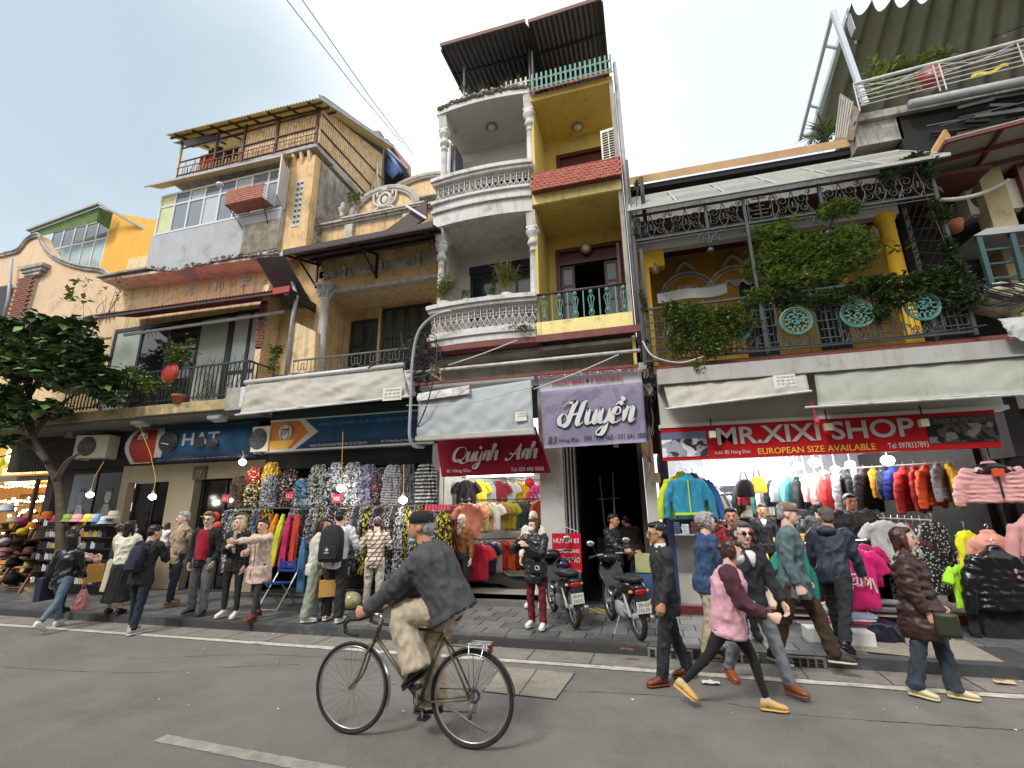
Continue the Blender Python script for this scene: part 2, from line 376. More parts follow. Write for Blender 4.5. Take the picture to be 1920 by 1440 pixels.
# pavement with single slabs
PZ=.12
b=MB();b.box((-60,7.14,-.05),(20,10.4,PZ-.012));pv=b.build('pavement',m_joint,kind='structure')
tl=[]
for k in range(3):
 t=MB();W,H=.19,.19
 vs=[(-W,-H,0),(W,-H,0),(W,H,0),(-W,H,0)];e=.006
 tp=[(x*(1-e/W),y*(1-e/H),.014+ru(-.0015,.0015)) for x,y,z in vs]
 t.add([(x,y,-.004) for x,y,z in vs]+tp,((4,5,6,7),(0,1,5,4),(1,2,6,5),(2,3,7,6),(3,0,4,7)))
 tl.append(t.mesh('paving_slab',m_slate[0]))
sb=MB();cnt=0
for j in range(6):
 y=7.53+j*.389
 i=0
 x=-16+(j%2)*.195
 while x<7.5:
  inpatch=(x>2.3 and x<4.3 and y<8.3)
  if not inpatch:
   if-8.6<x<6.4 and cnt<298:
    mt=m_slate[random.choices((0,1,2,3),(5,4,3,2))[0]]
    if-5<x<1:mt=m_slate[random.choices((0,1,2,3),(4,6,2,3))[0]]
    o=bpy.data.objects.new('paving_slab',tl[cnt%3]);COL.objects.link(o);o.location=V((x,y,PZ-.012+ru(0,.002)))-wloc(pv)
    o.material_slots[0].link='OBJECT';o.material_slots[0].material=mt;o.parent=pv;cnt+=1
   else:sb.m=random.choice((0,0,1,2));sb.box((x-.19,y-.19,PZ-.02),(x+.19,y+.19,PZ+.001+ru(0,.002)))
  x+=.389
sb.build('paving_slab',m_slate,pv,kind='stuff')
ksm=[MB().box((-.49,-.095,-.13),(.49,.095,0)).mesh('kerb_stone',m_kerb) for _ in range(1)]
b=MB();b.box((-60,7.16,-.04),(20,7.31,.08));kb=b.build('kerb',m_joint,kind='structure')
for i in range(26):
 x=-15.5+i*.99;o=inst(ksm[0],'kerb_stone',(x,7.235+ru(-.006,.006),PZ+.012+ru(-.004,.004)),kb)
b=MB();q=[at(x,y,Z=PZ+.004) for x,y in((1590,1218),(1905,1252),(1770,1180),(1530,1155))]
b.m=0
for i in range(2):
 a0,a1=i/2+.004,(i+1)/2-.004
 b.add([V((p.x,p.y,PZ+.004)) for p in(q[0].lerp(q[1],a0),q[0].lerp(q[1],a1),q[3].lerp(q[2],a1),q[3].lerp(q[2],a0))],[(0,1,2,3)])
tag(b.build('pavement_patch',m_conc,pv),'beige concrete infill')
for gx in(1258,1378,1500):
 g0=at(gx,1240,Y=7.12);g0.z=0
 b=MB();b.box((g0.x-.28,7.09,.012),(g0.x+.28,7.138,.115));g=b.build('kerb_inlet',m_gutter)
 tag(g,{1258:'kerb drain inlet behind the shoes of the suited man',1378:'kerb drain inlet in the middle of three, behind the man with tan shoes',1500:'kerb drain inlet under the man in the beige cap'}[gx],'drain inlet','drain inlets in the kerb')
 b=MB()
 for i in range(6):
  for j in range(2):b.box((g0.x-.255+i*.087,7.084,.02+j*.045),(g0.x-.195+i*.087,7.0895,.055+j*.045))
 b.build('slot',m_dark,g)
lm=[mat('litter_white',(.6,.6,.58),.8),mat('litter_tan',(.5,.38,.2),.8),mat('litter_pink',(.6,.2,.25),.8)]
lb=MB()
for i in range(120):
 x=ru(-10,5);y=random.choice((ru(6.7,7.12),ru(6.7,7.12),ru(7.4,9),ru(4.4,6.5)));z=PZ+.006 if y>7.33 else.010
 s=ru(.006,.022);a=ru(0,6);lb.m=random.choices((0,1,2),(8,2,1))[0]
 c_,s_=math.cos(a)*s,math.sin(a)*s
 lb.add([(x-c_,y-s_,z),(x+s_,y-c_*.6,z+s*.5),(x+c_,y+s_,z),(x-s_,y+c_*.6,z+s*.3)],[(0,1,2,3)])
lb.build('litter',lm,kind='stuff')
def crumple(px,py,Z,s,m,name,label,Y=None):
 c=at(px,py,Z=Z);b=MB();b.grid(lambda u,v:c+V(((u-.5)*s*2,(v-.5)*s,.02+.035*s*10*max(0,noise.noise(V((u*3+px,v*3,0)))))),8,6)
 return tag(b.build(name,m),label,'litter')
crumple(1333,1283,.005,.09,lm[0],'crumpled_tissue','white crumpled tissue on the asphalt behind the striding woman')
crumple(1885,1283,.005,.09,lm[1],'paper_scrap','tan paper scrap lying in the gutter at the right edge')
crumple(1175,1220,.13,.08,mat('leaf_brown',(.2,.07,.04),.8),'dead_leaf','curled brown leaf on the paving right of the motorbikes')
# shared building helpers
def corr(b,A,B,C,D,nw=24,amp=.02,thick=.008,nv=2):
 """corrugated sheet over the quad A-B (along the waves) to D-C; ribs run A->D"""
 A,B,C,D=map(V,(A,B,C,D));nr=(B-A).cross(D-A).normalized()
 def fn(u,v):
  p=A.lerp(B,u).lerp(D.lerp(C,u),v);return p+nr*amp*math.sin(u*nw*2*PI)
 b.sheet(fn,nw*6,nv,nr*thick);return b
def wall_holes(b,x0,x1,z0,z1,y0,y1,holes):
 """wall slab in X-Z with rectangular holes (hx0,hx1,hz0,hz1)"""
 xs=sorted({x0,x1,*[h[0] for h in holes],*[h[1] for h in holes]});zs=sorted({z0,z1,*[h[2] for h in holes],*[h[3] for h in holes]})
 for i in range(len(xs)-1):
  run=None
  for j in range(len(zs)-1):
   cx,cz=(xs[i]+xs[i+1])/2,(zs[j]+zs[j+1])/2
   hole=any(h[0]<cx<h[1] and h[2]<cz<h[3] for h in holes)
   if not hole:
    run=[zs[j],zs[j+1]] if run is None else[run[0],zs[j+1]]
   if hole or j==len(zs)-2:
    if run:b.box((xs[i],y0,run[0]),(xs[i+1],y1,run[1]))
    run=None
def window(parent,x0,x1,z0,z1,y,cols=2,rows=1,fm=None,gm=None,fw=.05,rowz=None,glass_pick=None,name='window',ops=None):
 """framed window, each pane a sub-part"""
 b=MB();b.box((x0,y-.03,z0),(x0+fw,y+.03,z1));b.box((x1-fw,y-.03,z0),(x1,y+.03,z1))
 b.box((x0+fw,y-.03,z0),(x1-fw,y+.03,z0+fw));b.box((x0+fw,y-.03,z1-fw),(x1-fw,y+.03,z1))
 cw=(x1-x0-fw)/cols;rz=rowz or[k/rows for k in range(1,rows)]
 for k in range(1,cols):b.box((x0+k*cw,y-.025,z0+fw),(x0+k*cw+fw,y+.025,z1-fw))
 for r in rz:zz=z0+(z1-z0)*r;b.box((x0+fw,y-.022,zz-fw/2),(x1-fw,y+.022,zz+fw/2))
 o=b.build(name,fm,parent);zr=[0]+list(rz)+[1]
 for i in range(cols):
  for j in range(len(zr)-1):
   g=MB();g.box((x0+i*cw+fw*.9,y-.004,z0+(z1-z0)*zr[j]+fw*.5),(x0+(i+1)*cw+fw*.1,y+.004,z0+(z1-z0)*zr[j+1]-fw*.5))
   gg=glass_pick(i,j) if glass_pick else gm
   g.build('pane',gg,o)
 return o
def shutter_door(parent,x0,x1,z0,z1,y,m,leaves=2,slat=None):
 lw=(x1-x0)/leaves
 for i in range(leaves):
  a=x0+i*lw+.01;c=x0+(i+1)*lw-.01;b=MB()
  b.box((a,y-.02,z0),(a+.06,y+.02,z1));b.box((c-.06,y-.02,z0),(c,y+.02,z1))
  zz=[z0,z0+.1,z0+(z1-z0)*.62,z0+(z1-z0)*.66,z1-.08,z1]
  for k in(0,2,4):b.box((a+.06,y-.02,zz[k]),(c-.06,y+.02,zz[k+1]))
  o=b.build('shutter',m,parent);s=MB()
  for z_0,z_1 in((zz[1],zz[2]),(zz[3],zz[4])):
   k=z_0+.03
   while k<z_1:s.hexa([V(p) for p in((a+.06,y-.02,k-.02),(c-.06,y-.02,k-.02),(c-.06,y+.015,k+.012),(a+.06,y+.015,k+.012),(a+.06,y-.02,k-.012),(c-.06,y-.02,k-.012),(c-.06,y+.015,k+.02),(a+.06,y+.015,k+.02))]);k+=.045
  s.build('slat_panel',slat or m,o,kind='stuff')
def cornice(b,x0,x1,y,z,d,h,steps=4,flip=False):
 for k in range(steps):
  t=(k+1)/steps;b.box((x0-d*t*.3,y-d*t,z+h*k/steps),(x1+d*t*.3,y,z+h*(k+1)/steps-.002))
leafm=[mat('leaf%d'%i,c,.5,.25,9) for i,c in enumerate([(.055,.095,.035),(.10,.165,.045),(.17,.24,.06),(.042,.07,.045),(.26,.26,.08),(.24,.34,.07)])]
m_bark=mat('bark',(.07,.05,.035),.9,.3,8,bump=.6)
m_terra=mat('terracotta',(.32,.10,.05),.8,.15)
def leaf_add(b,p,s,fold=.25,droop=0,asp=.5):
 """pointed folded leaf of length s at p in a random direction"""
 a=ru(0,2*PI);t=ru(-.6,.7)-droop;d=V((math.cos(a)*math.cos(t),math.sin(a)*math.cos(t),math.sin(t)))
 sd_=d.cross(V((0,0,1)));
 if sd_.length<.1:sd_=V((1,0,0))
 sd_=(sd_.normalized()+V((0,0,ru(-.5,.5)))).normalized()*s*asp*.5;up=sd_.cross(d).normalized()*s*fold*.3;p=V(p)
 b.add([p,p+d*s*.45+sd_+up,p+d*s,p+d*s*.45-sd_+up,p+d*s*.45],[(0,4,1),(4,2,1),(0,3,4),(4,3,2)])
def clump(b,c,r,n,s,mi=None,dens=2,droop=0,asp=.5,w=(4,4,2,2,0,0)):
 """leaves through an ellipsoid volume gathered on sub-clumps"""
 subs=[V(c)+V((random.gauss(0,.45)*r[0],random.gauss(0,.45)*r[1],random.gauss(0,.45)*r[2])) for _ in range(max(3,n//22))]
 for i in range(n):
  q=random.choice(subs);p=q+V((random.gauss(0,.2)*r[0],random.gauss(0,.2)*r[1],random.gauss(0,.2)*r[2]))
  b.m=random.choices(range(6),w)[0] if mi is None else mi;leaf_add(b,p,s*ru(.6,1.3),droop=droop,asp=asp)
 b.m=0
def strap_plant(b,c,n,ln,wd,up=.9,mis=(4,1,2)):
 """arching strap leaves"""
 for i in range(n):
  a=ru(0,2*PI);e=ru(.5,1)*ln;t=ru(up*.5,up*1.3);P=[];p=V(c);d=V((math.cos(a)*math.cos(t),math.sin(a)*math.cos(t),math.sin(t)));sd_=V((-math.sin(a),math.cos(a),0));b.m=random.choice(mis);vs=[]
  for k in range(6):
   ww=wd*(1-(k/5)**2)+.001;vs+=[p-sd_*ww,p+sd_*ww];p=p+d*e/5;d=(d+V((0,0,-.28))).normalized()
  b.add(vs,[(2*k,2*k+1,2*k+3,2*k+2) for k in range(5)])
 b.m=0
def potted(name,loc,label,kind='strap',n=40,ln=.5,pot=.13,potm=None,w=(2,4,3,1,1,1),cat='potted plant',group=None,r=None):
 t=thing(name,loc,label,cat,group);b=MB()
 b.lathe([(pot*.65,0),(pot*.95,pot*1.5),(pot*1.08,pot*1.5),(pot*1.08,pot*1.75),(pot*.9,pot*1.75),(pot*.85,pot*1.55)],loc,14)
 b.build('pot',potm or m_terra,t,True);b=MB();c=V(loc)+V((0,0,pot*1.6))
 if kind=='strap':strap_plant(b,c,n,ln,.012)
 else:clump(b,c+V((0,0,ln*.55)),r or(ln*.5,ln*.4,ln*.5),n,.08,w=w)
 b.build('foliage',leafm,t,kind='stuff')
 if kind!='strap':MB().tube([c,c+V((.02,0,ln*.3)),c+V((0,.02,ln*.6))],[.012,.01,.006]).build('stem',m_bark,t)
 return t
# number 83 (yellow) and number 81 (white): the tall pair
Y_F,Y_W=8.6,10.0
m_yel=mat('yellow_plaster','cfb55e',.85,.06,2,dirt=.3,dirtc=(.22,.17,.08),dsc=3,streak=.4)
m_yel2=mat('pale_yellow','e8d690',.8,.06,2,dirt=.4,dirtc=(.2,.15,.08),dsc=4,streak=.45)
m_wsof=mat('white_soffit',(.56,.55,.52),.8,.06,1.5,dirt=.15,dirtc=(.3,.28,.25),dsc=1.5)
m_red_w=mat('dark_red_wood',(.075,.014,.012),.35,.2,4)
m_teal=mat('teal_paint','568378',.6,.15,6,dirt=.3,dirtc=(.3,.3,.26),dsc=6)
m_tile=mat('red_clay_tile','94503f',.8,.25,9,dirt=.35,dirtc=(.1,.04,.03),dsc=5)
m_brn=mat('brown_roof',(.055,.055,.06),.5,.2,4,streak=.2)
m_rim=mat('roof_rim','6a4c46',.7,.2)
m_sidew=mat('side_wall',(.35,.33,.28),.9,.2,2,dirt=.6,dirtc=(.08,.07,.06),dsc=1.2,streak=.5)
m_lampg=mat('lamp_globe',(.6,.55,.45),.3,.05)
m_lampr=mat('lamp_ring',(.25,.19,.1),.4,.1)
h83=thing('yellow_house',(-.9,Y_W,PZ),'narrow four storey yellow house with red tiled balcony edge above the purple banner','building')
h81=thing('white_house',(-3.0,Y_W,PZ),'tall narrow house with white curved balconies on turned columns above the crimson sign','building')
X0,X1,XM=-4.15,.03,-1.86
b=MB()
wall_holes(b,XM,X1,5.2,11.0,Y_W,Y_W+.25,[(-1.62,-.1,5.35,7.85),(-1.5,-.12,8.45,10.55)])
b.box((-1.86,8.75,5.25),(-1.80,Y_W,10.9));b.box((X1-.06,8.7,2.9),(X1,Y_W+.2,5.05))
b.build('wall',m_yel,h83)
MB().box((X1-.05,Y_W+.25,PZ),(X1+.03,16,12.3)).build('wall',m_sidew,h83)
MB().box((X1-.085,8.62,5.2),(X1+.0,8.75,11.0)).build('pilaster',m_sidew,h83)
b=MB();wall_holes(b,X0,XM-.002,5.2,11.2,Y_W,Y_W+.25,[(-3.8,-2.0,5.35,7.75),(-3.75,-2.05,8.45,10.55)])
b.box((X0,9.3,5.25),(X0+.06,Y_W,11));b.build('wall',m_wsof,h81)
MB().box((X0-.04,Y_W+.25,4.9),(X0+.06,16,11.9)).build('wall',m_sidew,h81)
MB().box((X0,15.9,5),(X1,16,12)).build('wall',m_sidew,h83)
MB().box((X0+.1,Y_W+.25,11.0),(X1-.1,15.9,11.05)).build('ceiling',m_sidew,h83)
for z,th,nm in((10.97,.16,0),(8.2,.2,1),(5.25,.22,2)):
 b=MB();b.box((XM+.01,Y_F+.03,z),(X1-.01,Y_W,z+th));b.build('soffit',m_yel if z>6 else m_conc,h83)
MB().box((XM+.012,Y_F-.03,8.19),(X1-.012,Y_F+.03,8.47)).build('fascia',m_yel2,h83)
MB().box((XM+.012,Y_F+.0,5.22),(X1-.012,Y_F+.1,5.5)).build('kerb_wall',m_yel2,h83)
def tiles(parent,x0,x1,ya,za,yb,zb,nx,ny):
 b=MB()
 for j in range(ny):
  for i in range(nx):
   x=x0+(x1-x0)*(i+(.5 if j%2 else 0))/nx;wd=(x1-x0)/nx*.94;t0=j/ny;t1=(j+1.35)/ny
   y0_,z0_=ya+(yb-ya)*t0,za+(zb-za)*t0;y1_,z1_=ya+(yb-ya)*t1,za+(zb-za)*t1
   l=.016+ru(0,.008);vs=[]
   for(yy,zz,o) in((y0_,z0_,0),(y1_,z1_,l)):
    for k in range(5):
     a=PI*k/4;vs.append((x-wd/2+wd*k/4,yy-o*.6,zz+o+math.sin(a)*.012))
   b.add(vs,[(k,k+1,k+6,k+5) for k in range(4)]);vs2=[(v[0],v[1],v[2]-.02) for v in vs[5:]]
   b.add(vs[5:]+vs2,[(k,k+1,k+6,k+5) for k in range(4)])
 return b.build('roof_tile',m_tile,parent,kind='stuff')
MB().hexa([(XM+.03,8.42,8.42),(X1+.02,8.42,8.42),(X1+.02,8.8,8.42),(XM+.03,8.8,8.42),(XM+.03,8.42,8.44),(X1+.02,8.42,8.44),(X1+.02,8.62,8.93),(XM+.03,8.62,8.93)]).build('tile_bed',m_rust,h83)
tiles(h83,XM+.05,X1+.04,8.60,8.95,8.38,8.40,17,6)
MB().tube([(XM+.03,8.62,8.96),(X1+.02,8.62,8.96)],.035,8).build('ridge',m_tile,h83,True)
tiles(h83,XM+.05,X1+.04,8.60,11.24,8.5,11.08,17,2)
def red_door(x0,x1,z0,z1,open_=False):
 b=MB();f=.09
 b.box((x0,Y_W-.05,z0),(x0+f,Y_W+.1,z1));b.box((x1-f,Y_W-.05,z0),(x1,Y_W+.1,z1));b.box((x0+f,Y_W-.05,z1-f),(x1-f,Y_W+.1,z1));b.box((x0+f,Y_W-.04,z1-.42),(x1-f,Y_W+.08,z1-.36))
 b.box((x0+f,Y_W+.02,z1-.36),(x1-f,Y_W+.05,z1-f))
 d=b.build('door',m_red_w,h83);n=4;wd=(x1-x0-2*f)/n
 for i in range(n):
  if open_ and i in(1,2):
   continue
  a=x0+f+i*wd;b=MB();y=Y_W+.04
  zt=z1-.44;b.box((a+.01,y-.02,z0),(a+.07,y+.02,zt));b.box((a+wd-.07,y-.02,z0),(a+wd-.01,y+.02,zt))
  for k in(0,.3,.53,.76,1):zz=z0+(zt-z0-.06)*k;b.box((a+.07,y-.02,zz),(a+wd-.07,y+.02,zz+.06))
  b.box((a+.07,y-.008,z0+.06),(a+wd-.07,y+.008,z0+(zt-z0)*.3));b.build('door_leaf',m_red_w,d)
  MB().box((a+.06,y-.004,z0+(zt-z0)*.3),(a+wd-.06,y+.004,zt-.05)).build('pane',glass('door_glass','3a4550',.8,.15),d)
red_door(-1.62,-.1,5.42,7.85,True);red_door(-1.5,-.12,8.5,10.5)
MB().box((-1.6,Y_W+1.6,5.4),(-.1,Y_W+1.65,10.7)).build('back_wall',m_dark,h83)
MB().box((-.2,9.45,5.5),(-.14,9.98,7.5)).build('door_leaf',m_red_w,h83)
b=MB();b.tube([(XM+.02,8.68,6.13),(X1-.03,8.68,6.13)],.03,8);b.build('handrail',mat('dark_rail',(.06,.03,.025),.4,.1),h83,True)
bar=MB().box((-.012,-.012,0),(.012,.012,.6)).mesh('bar',m_teal)
def balu():
 b=MB();b.tube([(0,0,0),(0,0,.58)],.011,5)
 for s in(-1,1):
  b.tube(cr_spline([(0,0,.02),(s*.05,0,.1),(s*.025,0,.2),(s*.035,0,.3),(s*.06,0,.4),(s*.03,0,.48),(0,0,.5)],4),.011,5)
  b.tube([(0,0,.22),(s*.045,0,.26)],.012,5)
 b.ball((0,0,.14),(.03,.02,.06),8,5);b.ball((0,0,.42),(.022,.02,.04),8,5);b.lathe([(.02,.5),(.05,.55),(.02,.6)],(0,0,0),8)
 return b.mesh('baluster',m_teal,True)
bl=balu()
for i in range(6):
 inst(bl,'baluster',(XM+.17+i*.315,8.68,5.5),h83)
for i in range(6):inst(bar,'bar',(XM+.02+i*.315,8.68,5.5),h83)
def aircon(loc,label,rz=0,w_=.8,h_=.6,d_=.3,face='grille',group=None):
 t=thing('air_conditioner',(0,0,0),label,'air conditioner',group);m=mat('ac_body','d6d0bc',.5,.06,3,dirt=.3,dirtc=(.25,.2,.13))
 MB().box((-w_/2,0,0),(w_/2,d_,h_)).build('casing',m,t);b=MB()
 if face=='grille':
  for i in range(2):
   for j in range(12):b.box((-w_*.40+i*w_*.42,-.006,h_*(.08+j*.072)),(-w_*.40+i*w_*.42+w_*.36,.004,h_*(.08+j*.072)+h_*.045))
  b.build('grille',m_dark,t)
 else:
  b.lathe([(h_*.42,0),(h_*.42,.01)],(-w_*.12,-.012,h_*.5),24,(0,1,0));b.build('fan_opening',mat('ac_dark',(.05,.05,.045),.7),t)
  g=MB()
  for k in range(1,8):g.tube([(-w_*.12+h_*.052*k*math.cos(a*PI/10),-.02,h_*.5+h_*.052*k*math.sin(a*PI/10)) for a in range(21)],.004,4)
  for k in range(6):g.tube([(-w_*.12,-.02,h_*.5),(-w_*.12+h_*.4*math.cos(k*PI/3),-.02,h_*.5+h_*.4*math.sin(k*PI/3))],.004,4)
  g.build('grille',m_grey,t)
 MB().box((-w_/2+.05,.05,-.04),(-w_/2+.12,d_+.05,0)).box((w_/2-.12,.05,-.04),(w_/2-.05,d_+.05,0)).build('bracket',m_grey,t)
 t.location=V(loc);t.rotation_euler=(0,0,rz);return t
aircon((-.16,8.7,8.97),'cream slatted air conditioner on the end of the red tiled balcony',R(-8),.34,.86,.3)
def dome(loc,label,r=.12):
 t=thing('ceiling_lamp',loc,label,'ceiling lamp','round lamps under the balconies');l=V(loc)
 MB().lathe([(r,0),(r*1.05,-.03),(r*.8,-.05)][::-1],l,18).build('ring',m_lampr,t,True)
 MB().ball(l+V((0,0,-.045)),(r*.72,r*.72,.05),16,8).build('globe',m_lampg,t,True)
for(px,py,z,lb) in((922,237,11.2,'unlit round lamp under the top white ceiling'),(1083,237,10.97,'unlit round lamp under the top yellow ceiling')):
 p=at(px,py,Z=z-.01);dome(p,lb,.14)
p=at(1099,467,Y=9.93);t=thing('wall_lamp',p,'round brass wall lamp over the open dark red door','wall lamp')
MB().lathe([(.13,0),(.13,-.05),(.09,-.08)],p,18,(0,1,0)).build('ring',m_lampr,t,True);MB().ball(p+V((0,-.07,0)),(.09,.05,.09),12,8).build('globe',m_lampg,t,True)
def bow(t,d=.10):return-d*math.sin(PI*t)**.8
def curved(x0,x1,y,z0,z1,out,b,n=20,yb=None,dd=.10):
 """curved slab from front edge back to yb"""
 yb=yb if yb is not None else y+.12
 vs=[]
 for i in range(n+1):
  t=i/n;x=x0+(x1-x0)*t;f=y+bow(t,dd)-out
  for yy,zz in((f,z0),(f,z1),(yb,z1),(yb,z0)):vs.append((x,yy,zz))
 fs=[]
 for i in range(n):
  for k in range(4):a=i*4+k;c=i*4+(k+1)%4;fs.append((a,a+4,c+4,c))
 fs+=[(0,1,2,3),(n*4+3,n*4+2,n*4+1,n*4)]
 b.add(vs,fs);return b
def scroll_balu(h=.56):
 b=MB()
 for s in(-1,1):
  b.tube(cr_spline([(0,0,0),(s*.055,0,h*.16),(s*.06,0,h*.28),(0,0,h*.5)],4),.0065,4)
  b.tube(cr_spline([(0,0,0),(s*.03,0,h*.2),(s*.03,0,h*.34),(0,0,h*.5)],3),.006,4)
  b.tube([(s*(.05-.03*math.cos(a)),0,h*.62+.03*math.sin(a)) for a in np.linspace(0,5,9)],.007,4)
  b.tube([(s*(.05-.028*math.cos(a)),0,h*.84+.028*math.sin(a)) for a in np.linspace(0,5,9)],.007,4)
 b.tube([(0,0,0),(0,0,h)],.009,5);return b.mesh('scroll_baluster',mat('white_iron',(.6,.59,.56),.6,.15,dirt=.3,dirtc=(.2,.17,.14)),True)
sb_=scroll_balu(.60)
m_pots=mat('planter',(.5,.49,.46),.8)
for z,zr,lab in((8.08,9.28,0),(5.2,6.08,1)):
 b=MB()
 if z>6:
  curved(X0-.02,XM,Y_F,z,z+.34,0,b,yb=Y_W);curved(X0-.05,XM,Y_F,z+.342,z+.42,.06,b,yb=Y_F+.3);curved(X0-.02,XM,Y_F,z+.422,z+.56,.02,b,yb=Y_F+.3)
  curved(X0-.06,XM,Y_F,z+.562,z+.62,.08,b,yb=Y_F+.3)
 else:
  curved(X0-.02,XM,Y_F,z,z+.14,.02,b,yb=Y_W);curved(X0-.05,XM,Y_F,z+.142,z+.22,.06,b,yb=Y_F+.3);curved(X0-.02,XM,Y_F,z+.222,z+.3,.02,b,yb=Y_F+.2)
 b.build('balcony_slab',m_white,h81)
 b=MB();curved(X0-.06,XM+.03,Y_F,zr-.10,zr-.03,.03,b,yb=Y_F+.28);curved(X0-.09,XM+.03,Y_F,zr-.028,zr+.06,.08,b,yb=Y_F+.32);b.build('balcony_cap',m_white,h81)
 zb=z+(.62 if z>6 else.30);hh=zr-.10-zb
 for i in range(17):
  t=(i+.5)/17;x=X0+(XM-X0)*t
  inst(sb_,'scroll_baluster',(x,Y_F+bow(t)+.05,zb),h81,scale=(1,1,hh/.6))
 b=MB();b.tube([(X0+(XM-X0)*t,Y_F+bow(t)+.05,zb+hh*.52) for t in np.linspace(0,1,24)],.008,5);b.build('scroll_rail',_mats['white_iron'],h81)
 for i in range(5):inst(sb_,'scroll_baluster',(X0+.02,Y_F+.2+i*.2,zb),h81,(0,0,PI/2),(1,1,hh/.6))
 MB().box((X0-.06,Y_F+.33,zr-.1),(X0+.12,9.9,zr+.05)).build('balcony_cap',m_white,h81)
b=MB();curved(X0-.02,XM,Y_F,11.2,11.36,0,b,yb=Y_W);b.build('soffit',m_wsof,h81)
b=MB()
for i in range(70):
 t=(i+.5)/70;x=X0+(XM-X0)*t;b.ball((x,Y_F+bow(t)-.02+ru(-.02,.02),11.37+ru(-.03,.04)),(ru(.02,.05),.04,ru(.03,.06)),5,4)
b.build('crumbling_trim',mat('mossy',(.16,.15,.12),.95,.5,12,dirt=.6,dirtc=(.03,.03,.02),dsc=9),h81,kind='stuff')
b=MB()
for i in range(60):
 t=ru(0.1,.98);x=X0+(XM-X0)*t;b.ball((x,Y_F+bow(t)+ru(-.05,.1),11.40+ru(0,.07)),ru(.015,.04),5,4)
b.build('pebbles',mat('pebble',(.5,.48,.45),.8,.4,20),h81,kind='stuff')
def column(x,y,z0,z1,parent,ornate=False):
 h=z1-z0
 pr=[(.115,0),(.115,.06),(.09,.08),(.082,.14),(.075,h*.6),(.068,h-.5),(.085,h-.49),(.085,h-.46),(.07,h-.44),(.07,h-.36),(.11,h-.34),(.12,h-.28),(.09,h-.2),(.08,h-.18),(.085,h-.15),(.14,h-.06),(.15,h)]
 b=MB();b.lathe(pr,(x,y,z0),16);b.box((x-.12,y-.12,z1-.002),(x+.12,y+.12,z1+.08))
 c=b.build('column',m_white,parent,True)
 return c
for z0,z1 in((9.3,10.8),(6.1,7.7)):
 for x in(X0+.12,XM-.05):
  column(x,8.8,z0,z1,h81)
  zt=11.2 if z1>9 else 8.1
  MB().hexa([(x-.1,8.68,z1+.08),(x+.1,8.68,z1+.08),(x+.1,8.95,z1+.08),(x-.1,8.95,z1+.08),(x-.1,8.6,zt),(x+.1,8.6,zt),(x+.1,9.3,zt),(x-.1,9.3,zt)]).build('bracket',m_white,h81)
b=MB();b.box((-3.8,Y_W-.04,10.35),(-2.0,Y_W+.02,10.55));b.box((-3.8,Y_W-.05,10.1),(-2.0,Y_W-.01,10.2));b.build('lintel',m_red_w,h81)
window(h81,-3.75,-2.05,8.45,10.34,Y_W+.06,3,1,m_red_w,glass('dark_glass','1c2228',.9,.1),.07)
window(h81,-3.8,-2.0,5.35,7.55,Y_W+.06,3,2,m_blk,glass('dark_glass','1c2228',.9,.1),.06)
MB().box((-3.8,Y_W-.05,7.55),(-2.0,Y_W+.02,7.75)).build('lintel',mat('dark_fabric',(.02,.02,.035),.9),h81)
MB().box((X0+.25,9.0,8.9),(X0+.32,9.5,10.6)).build('shutter',mat('blue_grey',(.1,.12,.15),.4),h81)
b=MB();corr(b,at(826,86,Z=12.82),at(985,40,Z=12.9),at(985,40,Z=12.9)+V((0,2.6,.25)),at(826,86,Z=12.82)+V((0,2.6,.25)),16,.02)
a1,a2=at(826,86,Z=12.82),at(985,40,Z=12.9);b.build('roof',m_brn,h81)
b=MB();a3,a4=at(990,42,Z=12.9),at(1128,-3,Z=12.98);corr(b,a3,a4,a4+V((0,2.6,.25)),a3+V((0,2.6,.25)),14,.02);b.build('roof',m_brn,h83)
for A_,B_,pr in((a1,a2,h81),(a3,a4,h83)):
 MB().beam(A_+V((0,-.02,.0)),B_+V((0,-.02,0)),.03,.1).build('roof_edge',m_rim,pr)
 for k in(.9,1.8):MB().beam(A_+V((0,k,-.01+k*.096)),B_+V((0,k,-.01+k*.096)),.05,.05).build('purlin',m_blk,pr)
 for e in(A_,B_):MB().beam(e+V((0,.05,-.05)),e+V((0,2.5,.19)),.05,.06).build('rafter',m_blk,pr)
MB().box((XM-.03,9.0,11.3),(XM+.03,9.06,12.9)).build('post',m_wirew,h83);MB().box((XM-.03,8.8,11.3),(XM+.0,11.4,13.0)).build('divider',m_blk,h83)
MB().box((-3.6,8.85,11.3),(-3.56,8.9,12.8)).build('post',m_grey,h81)
b=MB();b.box((XM+.05,10.6,11.1),(X1-.05,10.65,13));b.build('rear_wall',mat('slate_dark',(.04,.035,.03),.8),h83)
for i in range(9):MB().box((XM+.1,10.5,11.3+i*.19),(X1-.1,10.54,11.35+i*.19)).build('louvre',m_blk,h83)
for x in(-1.0,-.5):MB().box((x,10.45,11.1),(x+.06,10.5,13)).build('post',m_wirew,h83)
MB().box((X0+.05,10.9,11.3),(XM-.05,10.95,13)).build('rear_wall',_mats['slate_dark'],h81)
z0,z1=11.2,11.66
pk=MB().box((-.022,-.012,0),(.022,.012,.5)).mesh('picket',m_teal)
for i in range(17):inst(pk,'picket',(XM+.08+i*.112,8.62,z0+.02),h83)
for z in(11.32,11.56):MB().box((XM+.03,8.635,z),(X1-.01,8.66,z+.045)).build('rail',m_teal,h83)
pk2=MB().box((-.02,-.012,0),(.02,.012,.38)).mesh('picket',m_white)
for i in range(5):inst(pk2,'picket',(XM-.08-i*.12,8.66,11.36),h81)
MB().box((XM-.6,8.67,11.62),(XM,8.69,11.66)).build('rail',m_white,h81)
